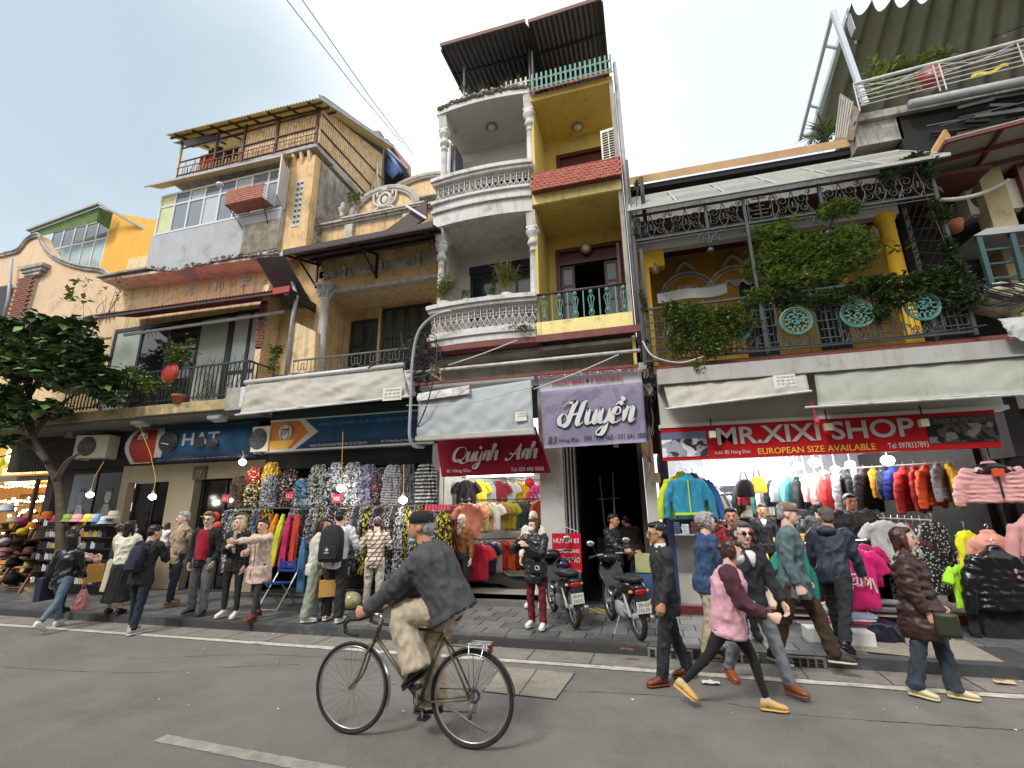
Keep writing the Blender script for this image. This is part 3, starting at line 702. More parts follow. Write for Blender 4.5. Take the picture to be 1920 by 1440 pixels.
for px,pz,lb,kk in((880,160,'pale pot with trailing plant at the left end of the top terrace','c'),(912,150,'bushy fern in a pale pot on the top terrace','s'),(945,138,'spiky plant in a white pot, third along the top terrace','s'),(972,150,'thin upright plant beside the teal pickets','s')):
 p=at(px,pz+8,Y=8.85);p.z=11.42
 potted('potted_plant',p,lb,'strap' if kk=='s' else 'c',60,.5,.09,m_pots,cat='potted plant',group='pots on the top terrace')
b=MB();curved(X0-.12,XM+.02,Y_F-.06,5.07,5.19,.0,b,yb=Y_F+.3,dd=.06);b.box((XM+.022,8.5,5.05),(X1+.12,8.56,5.19));b.build('edge_band',m_rust,h81)
MB().box((X0-.1,8.8,4.98),(X1+.06,Y_W,5.05)).build('underside',m_sidew,h81)
b=MB();b.box((X0,9.2,4.4),(X1,9.35,5.0));b.build('wall',m_sidew,h81)
for x,y in((X1+.07,8.75),(X1+.09,9.1)):MB().tube([(x,y,4.9),(x,y,11.6)],.04,8).build('drainpipe',m_grey,h83,True)
for px,py,lb in((835,545,'yellow-green bamboo at the left end of the lower white balcony'),(950,525,'tall arching bamboo in the middle of the lower white balcony')):
 p=at(px,py,Y=8.75);p.z=6.16;t=thing('bamboo_plant',p,lb,'potted plant','bamboo on the white balcony')
 MB().lathe([(.1,-.02),(.13,.12),(.12,.12)],p,12).build('pot',m_pots,t,True)
 b=MB();st=MB()
 for i in range(34):
  q=p+V((ru(-.06,.06),ru(-.05,.05),.1));e=q+V((ru(-.28,.28),ru(-.18,.12),ru(.3,.8) if px>900 else ru(.3,.75)));st.tube([q,q.lerp(e,.5)+V((0,0,.05)),e],[.006,.005,.003],4)
  for k in range(14):
   z=q.lerp(e,ru(.45,1));strap_plant(b,z,1,ru(.15,.3),.007,.4,(4,4,2,5))
 b.build('foliage',leafm,t,kind='stuff');st.build('stem',leafm[4],t,kind='stuff')
for px,py,lb in((875,555,'small leafy plant beside the left bamboo on the lower white balcony'),(918,545,'low green creeper in the balcony trough')):
 p=at(px,py,Y=8.7);p.z=6.14;potted('balcony_plant',p,lb,'c',90,.3,.07,m_pots,r=(.22,.1,.13))
p=at(975,655,Y=8.45);p.z=5.35;t=thing('wall_weed',p,'straggly weeds growing from the mossy corner of the lower white balcony','plant');b=MB();clump(b,p,(.35,.06,.12),160,.06);b.build('foliage',leafm,t,kind='stuff')
# number 79: ochre loggia, pediments
m_och=mat('ochre_plaster','d6b684',.9,.14,2.5,dirt=.5,dirtc=(.16,.12,.08),dsc=2,streak=.6,bump=.2)
m_och2=mat('pale_ochre','e0c498',.9,.12,3,dirt=.5,dirtc=(.12,.10,.07),dsc=3,streak=.55,bump=.2)
m_stain=mat('stained_render','a9a79f',.95,.2,2,dirt=.85,dirtc=(.05,.045,.035),dsc=1.6,streak=.6,bump=.4)
m_greysm=mat('grey_render','a4a7ab',.8,.1,2,dirt=.3,dirtc=(.2,.18,.15),dsc=1.5,streak=.3)
m_stone=mat('carved_stone',(.48,.45,.40),.9,.2,9,dirt=.6,dirtc=(.1,.08,.06),dsc=6)
m_green_d=mat('dark_green_wood',(.012,.022,.02),.6,.3)
m_green_s=mat('shutter_slats',(.05,.085,.075),.6,.3,12)
m_maroon=mat('maroon_steel',(.035,.014,.014),.6,.2,4)
m_alum=mat('aluminium',(.55,.56,.57),.4,.06)
h79=thing('ochre_house',(-6.1,9.6,PZ),'ochre house with a recessed loggia and carved arched pediments behind a brown sheet canopy','building')
b=MB()
b.box((-7.9,10.6,4.7),(-4.2,10.8,8.25));b.box((-7.72,9.35,4.9),(-7.55,10.6,8.0));b.box((-8.0,9.5,8.25),(-4.2,9.9,9.45));b.box((-7.72,9.4,7.4),(-4.2,9.62,7.72));b.box((-4.36,9.4,4.9),(-4.2,10.6,7.4))
b.box((-7.72,9.38,7.95),(-4.2,9.6,8.25));b.box((-6.62,10.5,4.9),(-6.56,10.6,7.3));b.box((-8.9,9.5,4.6),(-7.72,9.75,8.9))
b.build('wall',m_och,h79)
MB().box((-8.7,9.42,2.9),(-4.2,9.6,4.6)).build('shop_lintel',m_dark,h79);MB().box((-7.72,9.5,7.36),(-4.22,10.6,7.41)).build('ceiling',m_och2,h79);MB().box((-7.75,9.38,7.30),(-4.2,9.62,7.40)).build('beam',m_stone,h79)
MB().box((-7.75,8.5,4.55),(-4.2,10.6,4.68)).build('balcony_slab',m_stain,h79)
b=MB();b.box((-7.72,9.40,7.72),(-4.2,9.55,7.95));b.build('frieze',m_stone,h79)
b=MB()
for i in range(7):
 x=-7.5+i*.52
 if i%2==0:
  b.box((x-.22,9.35,7.75),(x+.22,9.40,7.93));
  for k in range(6):a=k*PI/3;b.ball((x+.09*math.cos(a),9.345,7.84+.055*math.sin(a)),(.035,.02,.03),6,4)
  b.ball((x,9.34,7.84),(.04,.025,.04),7,4)
 else:
  for k in range(4):b.ball((x,9.35,7.70+k*.085),(.06,.05,.055),8,5)
  b.box((x-.16,9.36,7.76),(x-.1,9.40,7.92));b.box((x+.1,9.36,7.76),(x+.16,9.40,7.92))
b.build('carving',mat('carving_white',(.5,.48,.44),.9,.2,9,dirt=.5,dirtc=(.12,.1,.08),dsc=7),h79,kind='stuff')
c0=V((-7.42,9.3,5.0));b=MB();b.lathe([(.15,0),(.15,.1),(.12,.12),(.115,1.3),(.10,2.05),(.13,2.08),(.13,2.12),(.11,2.14),(.12,2.3),(.18,2.42)],c0,18);b.box(c0+V((-.2,-.2,2.42)),c0+V((.2,.2,2.5)))
cl_=b.build('column',m_white,h79,True);b=MB()
for k in range(8):
 a=k*PI/4;d=V((math.cos(a),math.sin(a),0))
 b.tube([c0+d*.11+V((0,0,2.12)),c0+d*.16+V((0,0,2.24)),c0+d*.22+V((0,0,2.26)),c0+d*.21+V((0,0,2.21))],[.03,.03,.025,.015],6)
 d2=V((math.cos(a+.4),math.sin(a+.4),0));b.tube([c0+d2*.12+V((0,0,2.25)),c0+d2*.19+V((0,0,2.38)),c0+d2*.24+V((0,0,2.38)),c0+d2*.22+V((0,0,2.32))],[.025,.025,.02,.015],6)
b.build('capital',m_white,h79,True)
shutter_door(h79,-7.5,-6.62,4.9,7.0,10.56,m_green_d,2,m_green_s);shutter_door(h79,-6.54,-5.1,4.9,7.25,10.56,m_green_d,4,m_green_s)
A_,B_=at(532,474,Y=8.2),at(812,421,Y=8.2);bk=V((0,1.25,.42))
can=thing('sheet_canopy',(-6,8.2,7.8),'long brown corrugated canopy on dark steel over the ochre loggia','canopy')
b=MB();corr(b,A_,B_,B_+bk,A_+bk,30,.012);b.build('sheet',mat('brown_sheet',(.10,.09,.095),.5,.15),can)
for k in(0,.33,.66,.98):MB().beam(A_+bk*k-V((0,0,.05)),B_+bk*k-V((0,0,.05)),.05,.07).build('purlin',m_maroon,can)
MB().beam(A_-V((0,.02,0)),B_-V((0,.02,0)),.02,.13).build('edge',m_maroon,can)
for x in(-7.8,-6.05,-4.25):
 MB().beam((x,8.2,7.8),(x,9.45,8.2),.04,.06).build('rafter',m_maroon,can);MB().beam((x,9.36,7.5),(x,9.36,8.2),.05,.05).build('strut',m_maroon,can);MB().beam((x,9.36,7.55),(x,8.7,7.93),.035,.035).build('strut',m_maroon,can)
b=MB();corr(b,(-8.75,8.3,7.95),(-7.85,8.25,7.82),(-7.85,9.45,7.0),(-8.75,9.45,7.1),9,.015);b.build('side_sheet',mat('grey_sheet',(.10,.10,.11),.5,.2),can)
def arch_ped(cx,y,z,hw,hh,parent,crest=True,deep=.25):
 n=22;P=[(cx+hw*math.cos(PI-PI*i/n),z+hh*math.sin(PI*i/n)) for i in range(n+1)]
 MB().prism([(p[0],y,p[1]) for p in P],(0,deep,0)).build('tympanum',m_och2,parent)
 b=MB()
 for(k,t,yo) in((1.0,.05,.09),(1.09,.06,.14),(1.17,.035,.18)):
  b.tube([(cx+hw*k*math.cos(PI-PI*i/n),y-yo*.4,z+hh*k*math.sin(PI*i/n)) for i in range(n+1)],t,6)
 b.build('moulding',m_stone,parent,True)
 b=MB();cornice(b,cx-hw*1.25,cx+hw*1.25,y+deep,z-.22,deep+.18,.2,4);b.build('cornice',m_stone,parent)
 if crest:
  b=MB();zc=z+hh*.55
  b.tube([(cx+.17*math.cos(a),y-.05,zc+.2*math.sin(a)) for a in np.linspace(0,2*PI,17)],.045,6)
  for s in(-1,1):
   b.tube(cr_spline([(cx+s*.12,y-.05,zc-.2),(cx+s*.3,y-.05,zc-.05),(cx+s*.33,y-.05,zc+.2),(cx+s*.22,y-.05,zc+.24),(cx+s*.24,y-.05,zc+.12)],4),.035,5)
   b.tube(cr_spline([(cx,y-.05,zc-.3),(cx+s*.2,y-.05,zc-.34),(cx+s*.26,y-.05,zc-.26),(cx+s*.18,y-.05,zc-.22)],4),.03,5)
  b.ball((cx,y-.05,zc),(.09,.04,.13),10,6);b.ball((cx,y-.06,zc+.3),(.12,.06,.07),8,5);b.build('crest',mat('crest_white',(.6,.57,.52),.85,.1),parent,True)
p=at(722,398,Y=9.5);arch_ped(p.x,9.5,p.z,.86,.62,h79)
b=MB();cornice(b,-7.95,-4.2,9.55,9.25,.2,.16,3);b.build('cornice',m_stone,h79)
for x in(-7.0,-5.3):MB().box((x-.12,9.4,8.6),(x+.12,9.5,9.25)).build('pilaster',m_stone,h79)
for x in(-7.05,-5.6):MB().lathe([(.09,0),(.09,.05),(.04,.08),(.1,.2),(.12,.28),(.05,.36),(.07,.42),(.01,.5)],(x-.25,9.5,9.55),12).build('finial',m_stone,h79,True)
p=at(797,372,Y=11.5);arch_ped(p.x,11.5,p.z,1.35,.72,h79,False,.3)
MB().box((p.x-1.7,11.5,8.5),(p.x+1.7,11.9,p.z-.2)).build('rear_wall',m_och2,h79)
q0,q1,q2,q3=at(705,445,Y=9.2),at(800,375,Y=9.2),at(800,408,Y=9.2),at(740,445,Y=9.2)
MB().prism([q0,q1,q2,q3],(0,.06,0)).build('flashing',m_maroon,h79)
MB().beam(at(762,386,Y=9.1),at(800,410,Y=9.1),.05).build('pole',m_alum,h79)
m_iron=mat('grey_green_iron',(.10,.115,.10),.6,.2,dirt=.4,dirtc=(.12,.07,.04),dsc=6)
rl=thing('iron_railing',(-6,8.5,4.68),'grey green geometric iron railing above the cream awning','railing')
MB().beam((-7.5,8.52,5.24),(-4.4,8.52,5.24),.03,.03).build('rail',m_iron,rl);MB().beam((-7.5,8.52,4.75),(-4.4,8.52,4.75),.025,.025).build('rail',m_iron,rl)
def fret():
 b=MB();w_=.24;h=.46
 for pts in([(-w_,0,h),(-w_*.5,0,h),(-w_*.5,0,h*.55),(-w_*.15,0,h*.55),(-w_*.15,0,h*.85),(w_*.15,0,h*.85),(w_*.15,0,h*.55),(w_*.5,0,h*.55),(w_*.5,0,h),(w_,0,h)],[(-w_,0,0),(-w_,0,h)],[(-w_*.8,0,0),(-w_*.8,0,h*.4),(-w_*.4,0,h*.4)],[(w_*.8,0,0),(w_*.8,0,h*.4),(w_*.4,0,h*.4)]):
  for p,q in zip(pts,pts[1:]):b.beam(p,q,.012,.012,(0,1,0))
 b.tube([(.1*math.cos(a),0,.16+.1*math.sin(a)) for a in np.linspace(0,2*PI,13)],.007,5)
 return b.mesh('fret_panel',m_iron)
fp=fret()
for i in range(7):inst(fp,'fret_panel',(-7.24+i*.46,8.52,4.76),rl)
P=[at(545,600,Y=8.75),at(592,622,Y=8.75),at(588,700,Y=8.75),at(541,700,Y=8.75)]
tag(MB().prism(P,(0,.18,0)).build('parapet_wall',m_och2),'peach balcony dividing wall with a sloping top beside the white column','wall')
# number 77
h77=thing('old_house',(-11,9.6,PZ),'weathered orange house with glazed bay, slatted roof cage and three carved characters','building')
XR=-7.95
b=MB()
b.box((-15.1,9.6,4.4),(-9.15,9.85,9.0)) if False else None
wall_holes(b,-15.1,-8.95,4.45,9.7,9.6,9.85,[(-15.0,-9.3,4.6,7.3)])
b.box((-9.1,9.0,4.5),(-8.93,9.6,7.6));b.build('wall',m_och2,h77)
b=MB();wall_holes(b,-8.75,XR,8.35,11.35,9.0,9.2,[(-8.45,-8.08,9.2,10.55)]);b.box((XR-.2,9.2,8.5),(XR,13,11.35));b.box((-8.2,8.98,8.4),(XR+.03,9.0,11.3));b.build('wall',m_och,h77)
MB().box((XR,9.25,8.6),(XR+.05,13,11.3)).build('side_render',m_stain,h77)
b=MB();nz_,nx_=8,3
for i in range(nx_+1):b.box((-8.45+i*.37/nx_-.018,8.99,9.2),(-8.45+i*.37/nx_+.018,9.05,10.55))
for j in range(nz_+1):
 z=9.2+j*1.35/nz_;b.box((-8.45,8.985,z-.03),(-8.08,9.05,z+.03))
 for i in range(nx_):x=-8.45+(i+.5)*.37/nx_;b.hexa([V(p) for p in((x-.06,8.99,z),(x+.06,8.99,z),(x+.06,9.05,z),(x-.06,9.05,z),(x-.015,8.99,z+.08),(x+.015,8.99,z+.08),(x+.015,9.05,z+.08),(x-.015,9.05,z+.08))])
b.build('lattice_block',m_white,h77);MB().box((-8.5,9.3,9.1),(-8.0,9.32,10.7)).build('backing',m_dark,h77)
b=MB()
for j in range(4):
 for i in range(3):b.tube([(XR+.06,9.35+i*.28+.12*math.cos(a),8.75+j*.25+.1*math.sin(a)) for a in np.linspace(0,2*PI,7)],.025,4)
b.build('lattice_block',m_stain,h77)
XA,XB=-13.25,-8.72
def gb(u,v):
 x=XA+(XB-XA)*u;zb=8.42+.30*max(0,1-u*3.2)**1.5-.10*math.sin(min(1,max(0,u-.25)*1.4)*PI)*-1+.03*noise.noise(V((x*3,0,0)))
 return zb+(9.72-zb)*v
b=MB();n=40
vs=[];
for i in range(n+1):
 u=i/n;x=XA+(XB-XA)*u;z0=gb(u,0)
 for yy,zz in((8.9,z0),(8.9,9.72),(9.6,9.72),(9.6,z0+.05)):vs.append((x,yy,zz))
b.add(vs,[(i*4+k,i*4+4+k,i*4+4+(k+1)%4,i*4+(k+1)%4) for i in range(n) for k in range(4)]+[(0,1,2,3),(n*4+3,n*4+2,n*4+1,n*4)])
b.build('bay_wall',m_greysm,h77)
b=MB()
for i in range(90):
 u=ru(0,1);x=XA+(XB-XA)*u;b.ball((x,8.89+ru(-.02,.02),gb(u,0)+ru(-.03,.1)),(ru(.02,.08),.02,ru(.015,.05)),6,4)
b.build('broken_edge',mat('crumbly',(.2,.18,.15),.95,.5,15,dirt=.7,dirtc=(.03,.03,.02),dsc=12),h77,kind='stuff')
MB().box((-9.9,8.88,8.55),(XB,8.899,9.45)).build('damp_patch',mat('damp_render','8a8474',.95,.3,2,dirt=.9,dirtc=(.06,.05,.035),dsc=2.5,streak=.7),h77)
MB().box((XB-.02,8.9,8.5),(XB+.02,9.0,9.7)).build('bay_side',m_stain,h77)
b=MB();b.hexa([V(p) for p in((-15.0,8.95,8.6),(-9.0,8.95,8.38),(-9.0,9.62,8.38),(-15.0,9.62,8.6),(-15.0,8.95,8.68),(-9.0,8.95,8.45),(-9.0,9.62,8.45),(-15.0,9.62,8.68))]);b.build('soffit',mat('pink_peeling','d4b8aa',.9,.15,3,dirt=.45,dirtc=(.10,.06,.05),dsc=2.5),h77)
MB().box((-15.1,8.85,8.68),(-13.2,9.6,8.74)).build('ledge',m_stain,h77)
m_pan=glass('bay_glass','6d7a84',.85,.05);m_film=mat('green_film','b9c08a',.5,.1,2)
m_pan2=glass('bay_glass2','a9b4ba',.9,.15)
def gp(i,j):
 if(i==0):return m_film
 return m_pan if(i+j)%3 else m_pan2
window(h77,-13.2,-8.74,9.74,11.08,8.93,8,1,m_alum,m_pan,.06,[.70],gp)
b=MB();b.box((-8.74,8.93,9.74),(-8.70,8.97,11.0));b.build('corner_post',m_alum,h77)
MB().hexa([V(p) for p in((-8.78,8.9,9.8),(-8.74,8.9,9.8),(-8.5,8.45,9.8),(-8.54,8.45,9.8),(-8.78,8.9,11.0),(-8.74,8.9,11.0),(-8.5,8.45,11.0),(-8.54,8.45,11.0))]).build('casement',m_alum,h77)
MB().hexa([V(p) for p in((-8.735,8.84,9.88),(-8.73,8.84,9.88),(-8.53,8.48,9.88),(-8.535,8.48,9.88),(-8.735,8.84,10.65),(-8.73,8.84,10.65),(-8.53,8.48,10.65),(-8.535,8.48,10.65))]).build('pane',m_film,h77)
MB().box((-13.1,9.9,9.7),(-8.8,9.95,11.1)).build('back_wall',mat('room_dim',(.10,.11,.12),.9),h77)
b=MB();corr(b,(-13.5,8.6,11.27),(-8.62,8.6,11.16),(-8.55,9.05,11.42),(-13.5,9.05,11.5),42,.014);b.build('awning_sheet',mat('translucent_yellow','c9b468',.6,.2,4,trans=.55,dirt=.4,dirtc=(.15,.12,.05),dsc=4),h77)
MB().beam((-13.5,8.59,11.25),(-8.62,8.59,11.14),.03,.06).build('edge',m_grey,h77)
p=at(412,346,Y=8.6);t=thing('flood_lamp',p,'small white lamp hanging from the sheet above the glazed bay','lamp');MB().ball(p,(.11,.09,.07),12,7).build('shade',m_alum,t,True);MB().tube([p,p+V((0,.1,.15))],.012).build('arm',m_grey,t)
p0,p1=at(415,425,Y=8.5),at(487,380,Y=8.5);pl=thing('window_planter',p0,'rusty pink slatted planter box hung under the glazed bay','planter')
x0,x1,z0,z1=p0.x,p1.x+.06,9.88,10.3;pm=mat('pink_slat','a66a58',.8,.25,8,dirt=.4,dirtc=(.3,.25,.2),dsc=6)
for k in range(7):MB().box((x0,8.48,z0+k*.062),(x1,8.5,z0+k*.062+.045)).build('slat',pm,pl)
MB().box((x0,8.5,z0-.02),(x1,8.9,z0)).build('base',pm,pl)
for k in range(5):MB().beam((x1,8.5,z0+.05+k*.085),(x1,8.9,z0+.05+k*.085),.02).build('bar',m_alum,pl)
MB().beam((x0+.3,8.88,9.35),(x0+.05,8.55,9.86),.02).build('stay',m_blk,pl);MB().beam((x1-.1,8.88,9.35),(x1-.05,8.55,9.86),.02).build('stay',m_blk,pl)
b=MB();b.box((-12.9,8.85,11.45),(XR+.12,9.6,11.56));b.box((XR-.3,9.6,11.38),(XR+.12,13,11.56));b.build('cage_slab',m_stain,h77)
for i in range(4):
 x=XR-.15-i*.25;MB().hexa([V(p) for p in((x-.04,8.95,11.2),(x+.04,8.95,11.2),(x+.04,9.0,11.1),(x-.04,9.0,11.1),(x-.04,8.88,11.44),(x+.04,8.88,11.44),(x+.04,9.0,11.44),(x-.04,9.0,11.44))]).build('corbel',m_och2,h77)
m_bat=mat('tan_batten','c9ae84',.8,.25,6,dirt=.5,dirtc=(.12,.08,.05),dsc=5)
bt=MB().box((-.034,-.008,0),(.034,.008,1)).mesh('batten',m_bat)
yF=8.9;zb0=11.6
def ztop(x):return 12.72+.0*x
for i in range(28):x=-10.3+i*.092;inst(bt,'batten',(x,yF,zb0),h77,scale=(1,1,1.25))
for i in range(34):y=8.98+i*.092;inst(bt,'batten',(XR+.1,y,zb0),h77,(0,0,PI/2),(1,1,1.25+(y-9)*.32))
for i in range(20):x=-12.7+i*.12;inst(bt,'batten',(x,yF+.15,zb0),h77,scale=(.5,1,.42 if i%3 else.7))
m_rpost=mat('red_post',(.085,.03,.025),.6,.2)
for x in(-12.72,-11.35,-10.35,-9.2,XR+.08):MB().box((x-.03,yF-.06,zb0-.05),(x+.03,yF-.01,12.95)).build('post',m_rpost if x>-12 else m_bat,h77)
for z in(11.62,12.1,12.6):MB().box((-12.7,yF-.05,z),(XR+.08,yF-.015,z+.03)).build('bar',m_rpost,h77)
for z in(11.62,12.1,12.6):MB().beam((XR+.13,yF,z),(XR+.13,12.2,z+(.3 if z>12.2 else.1)),.03).build('bar',m_maroon,h77)
for i in range(26):x=-12.65+i*.18;MB().box((x,yF-.075,zb0-.02),(x+.012,yF-.063,zb0+.28)).build('bar',m_rust,h77)
MB().box((-12.7,yF-.08,zb0+.26),(XR+.1,yF-.06,zb0+.28)).build('rail',m_rust,h77)
MB().box((-12.75,9.5,11.56),(-10.2,9.55,12.9)).build('back_wall',mat('dim_brown',(.035,.022,.02),.9),h77)
for(x,w_,z,h,c,nm) in((-12.3,.55,12.0,.35,'a8432e','red_cloth'),(-11.6,.3,11.9,.5,'3a3f42','grey_cloth'),(-10.85,.35,12.2,.5,'c9bfb0','white_cloth'),(-11.0,.4,11.65,.4,'b9a06a','tan_cloth'),(-12.0,.5,12.35,.28,'432a2a','dark_cloth')):
 MB().sheet(lambda u,v:V((x+w_*u,9.15+.03*math.sin(u*14),z+h*v)),12,2,(0,.01,0)).build('hung_cloth',mat(nm,c,.9,.15),h77)
A_,B_=at(311,253,Y=8.45),at(597,184,Y=8.45);C_=B_+V((.05,3.7,1.55));D_=A_+V((0,3.7,1.55))
b=MB();corr(b,A_,B_,C_,D_,52,.016);b.build('cage_roof',_mats['translucent_yellow'],h77)
MB().beam(B_+V((.03,0,.03)),C_+V((.03,0,.03)),.04,.12).build('barge',m_grey,h77)
for k in(.04,.12,.2):q=V((0,3.7,1.55))*k;MB().beam(A_+q-V((0,0,.06)),B_+q-V((0,0,.06)),.04,.05).build('purlin',m_maroon,h77)
for k in range(8):q=A_.lerp(B_,(k+.5)/8);MB().beam(q-V((0,0,.05)),q+V((0,1.1,.41)),.04,.05).build('rafter',m_maroon,h77)
MB().sheet(lambda u,v:A_.lerp(B_,u*.26)+V((0,.25+v*.6,-.07+.33*v)),4,2,(0,0,.02)).build('liner',m_blk,h77)
MB().hexa([V(p) for p in((XR+.05,8.95,12.82),(XR+.09,8.95,12.82),(XR+.09,12.1,13.1),(XR+.05,12.1,13.1),(XR+.05,8.95,13.25),(XR+.09,8.95,13.25),(XR+.09,12.1,14.55),(XR+.05,12.1,14.55))]).build('gable',mat('gable_dark',(.05,.03,.028),.8),h77)
rs=thing('rear_shack',(-7.5,13,11),'tin shack with a blue tarpaulin behind the slatted cage','shack')
b=MB();p=[at(690,245,Y=12.3),at(712,245,Y=12.3),at(712,372,Y=12.3),at(690,372,Y=12.3)];b.prism(p,(0,.3,0));b.build('wall',mat('tin_wall',(.18,.15,.12),.7,.3,5,streak=.5),rs)
p=[at(708,255,Y=13),at(728,262,Y=13),at(768,330,Y=13),at(768,330,Y=13)+V((0,0,-1)),at(700,345,Y=13)];MB().prism(p,(0,.2,0)).build('hollow_shade',m_dark,rs)  # near-black slab painted for the shade inside the shack
p=[at(711,258,Y=12.8),at(718,262,Y=12.8),at(755,322,Y=12.8),at(748,325,Y=12.8)];MB().prism(p,(0,.05,0)).build('tarp_edge',mat('blue_trim','5b86c4',.6,.05),rs)
p=[at(727,295,Y=12.7),at(750,320,Y=12.7),at(735,335,Y=12.7),at(722,318,Y=12.7)];MB().prism(p,(0,.05,0)).build('tarp',mat('blue_tarp','2b5596',.6,.1,8),rs)
p=[at(722,268,Y=13.2),at(735,270,Y=13.2),at(768,310,Y=13.2),at(770,345,Y=13.2),at(752,322,Y=13.2)];b=MB();b.prism(p,(0,.1,0));b.build('pink_sheet',mat('pink_tin','a0706a',.7,.15,streak=.4),rs)
MB().beam(at(686,240,Y=12.2),at(765,318,Y=12.6),.12,.06).build('roof_edge',m_grey,rs)
for x in(694,702,708):MB().tube([at(x-4,255,Y=12.1),at(x-2,300,Y=11.8),at(x-14+(x-694),372,Y=11.4)],.035,7).build('pipe',m_white,rs,True)
for i,(ch,px,py) in enumerate((('\u5145',452,526),('\u5229',407,536),('\u5b89',357,546))):
 pass
for ch,px,py in(('\u5b89',460,526),('\u5229',409,535),('\u5149',355,543)):
 p=at(px-11,py+12,Y=9.59);text(ch,h77,p,.36,.34,mat('crest_white',(.6,.57,.52),.85,.1),depth=.03,bold=.012,name='carved_character')
A_,B_=at(172,592,Y=8.4),at(541,541,Y=8.4);rc=thing('red_canopy',(-11,8.5,7.1),'faded red corrugated canopy over the dark glazed front','canopy')
b=MB();corr(b,A_,B_,B_+V((-.4,1.15,.42)),A_+V((0,1.15,.42)),62,.016);b.build('sheet',mat('red_sheet','94454a',.6,.15,4,dirt=.3,dirtc=(.3,.2,.2),dsc=5),rc)
MB().beam(A_-V((0,-.04,.06)),B_-V((0,-.04,.06)),.04,.05).build('bar',m_blk,rc)
MB().beam(A_+V((.6,.5,-.45)),B_+V((-.5,.5,-.32)),.05,.07).build('bar',m_grey,rc)
MB().box(B_+V((-.42,-.03,-.1)),B_+V((.05,.02,.06))).build('end_cap',mat('red_cap','9a3030',.6,.1),rc)
MB().box(B_+V((-.1,0,-.16)),B_+V((.02,1.1,.02))).build('side',m_blk,rc)
m_gd=glass('tinted','23292c',.93,.06);m_gw=mat('white_film','b9c4c0',.25,.06,1.5);m_gw2=mat('pale_curtain','a9b3a2',.3,.1,1.5)
def gp2(i,j):
 return(m_gw2,m_gd,m_gd,m_gw2)[i] if i<4 else m_gw
window(h77,-15.0,-10.62,4.62,7.28,9.62,4,1,m_blk,m_gd,.09,None,gp2)
window(h77,-10.60,-9.32,4.62,7.28,9.60,2,1,m_blk,m_gw,.1,[.34],lambda i,j:m_gw)
MB().box((-15,10.6,4.6),(-9.3,10.65,7.3)).build('back_wall',_mats['room_dim'],h77)
b=MB();b.box((-18.5,8.6,4.28),(-8.87,9.9,4.52));b.build('balcony_slab',mat('slab_edge','b5a277',.9,.2,3,dirt=.8,dirtc=(.09,.08,.06),dsc=2.2,streak=.4),h77)
b=MB();b.box((-9.3,8.54,4.22),(-8.7,8.6,4.75));b.build('mossy_end',m_stain,h77)
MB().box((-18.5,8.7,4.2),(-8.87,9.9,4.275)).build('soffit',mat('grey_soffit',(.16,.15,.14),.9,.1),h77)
rl=thing('balcony_railing',(-10,8.7,4.52),'plain black balcony railing in front of the dark glazed front','railing')
MB().beam((-15,8.72,5.45),(-8.95,8.72,5.45),.04,.04).build('rail',m_blk,rl);MB().beam((-15,8.72,4.66),(-8.95,8.72,4.66),.03,.03).build('rail',m_blk,rl)
br_=MB().box((-.011,-.011,0),(.011,.011,.85)).mesh('bar',m_blk)
for i in range(48):inst(br_,'bar',(-14.95+i*.127,8.72,4.6),rl)
for i in range(7):inst(br_,'bar',(-8.95,8.75+i*.12,4.6),rl)
MB().beam((-8.95,8.72,5.45),(-8.95,9.55,5.45),.04,.04).build('rail',m_blk,rl)
MB().box((-9.13,9.0,5.85),(-8.92,9.05,7.15)).build('mortar_bed',m_stone,h77);br=MB()
for j in range(16):
 for i in range(2):x=-9.13+i*.105+(.02 if j%2 else 0);br.box((x,8.985,5.9+j*.075),(x+.1,9.02,5.9+j*.075+.06))
br.build('brick',mat('old_brick','7c4f42',.9,.3,12),h77,kind='stuff')
P=[at(545,520,Y=8.9),at(557,556,Y=8.7),at(548,600,Y=8.7),at(535,712,Y=8.7)]
tag(MB().tube([at(528,475,Y=8.95)]+P,.045,8).build('drainpipe',m_grey,smooth=True),'grey drainpipe running down between the old house and the ochre loggia','drainpipe')
for px,py,lb,n_,r_ in((240,735,'leafy shrub at the left end of the black railing',620,(.75,.3,.38)),(330,690,'pale green shrub beside the red basket on the railing',620,(.45,.3,.42)),(515,690,'small light green shrub by the brick pier',240,(.22,.2,.35)),(285,740,'low green shrub in front of the dark glazing',560,(.65,.25,.3))):
 p=at(px,py,Y=8.75);p.z=4.53;t=thing('balcony_shrub',p,lb,'plant','shrubs on the old house balcony')
 b=MB();c=at(px,py-18,Y=8.75);clump(b,c,r_,n_,.12,w=(1,4,4,1,2,3));b.build('foliage',leafm,t,kind='stuff')
 MB().tube([p,c],[.02,.008]).build('stem',m_bark,t)
p=at(337,741,Y=8.62);p.z=4.53;tag(MB().lathe([(.12,0),(.15,.13),(.17,.13),(.17,.19),(.14,.19),(.13,.15)],p,16).build('flower_pot',m_terra,smooth=True),'low terracotta pot on the slab edge below the red basket','flower pot')
p=at(320,700,Y=8.66);t=thing('red_basket',p,'round red basket hooked on the black railing','basket');MB().lathe([(.01,-.02),(.24,-.02),(.25,.02),(.17,.05),(.02,.05)],p,18,(0,-1,0)).build('shell',mat('basket_red','9a2018',.5,.1),t,True)
MB().tube([p+V((.25*math.cos(a),-.01,.25*math.sin(a))) for a in np.linspace(0,2*PI,25)],.02,6).build('rim',_mats['basket_red'],t)
b=MB()
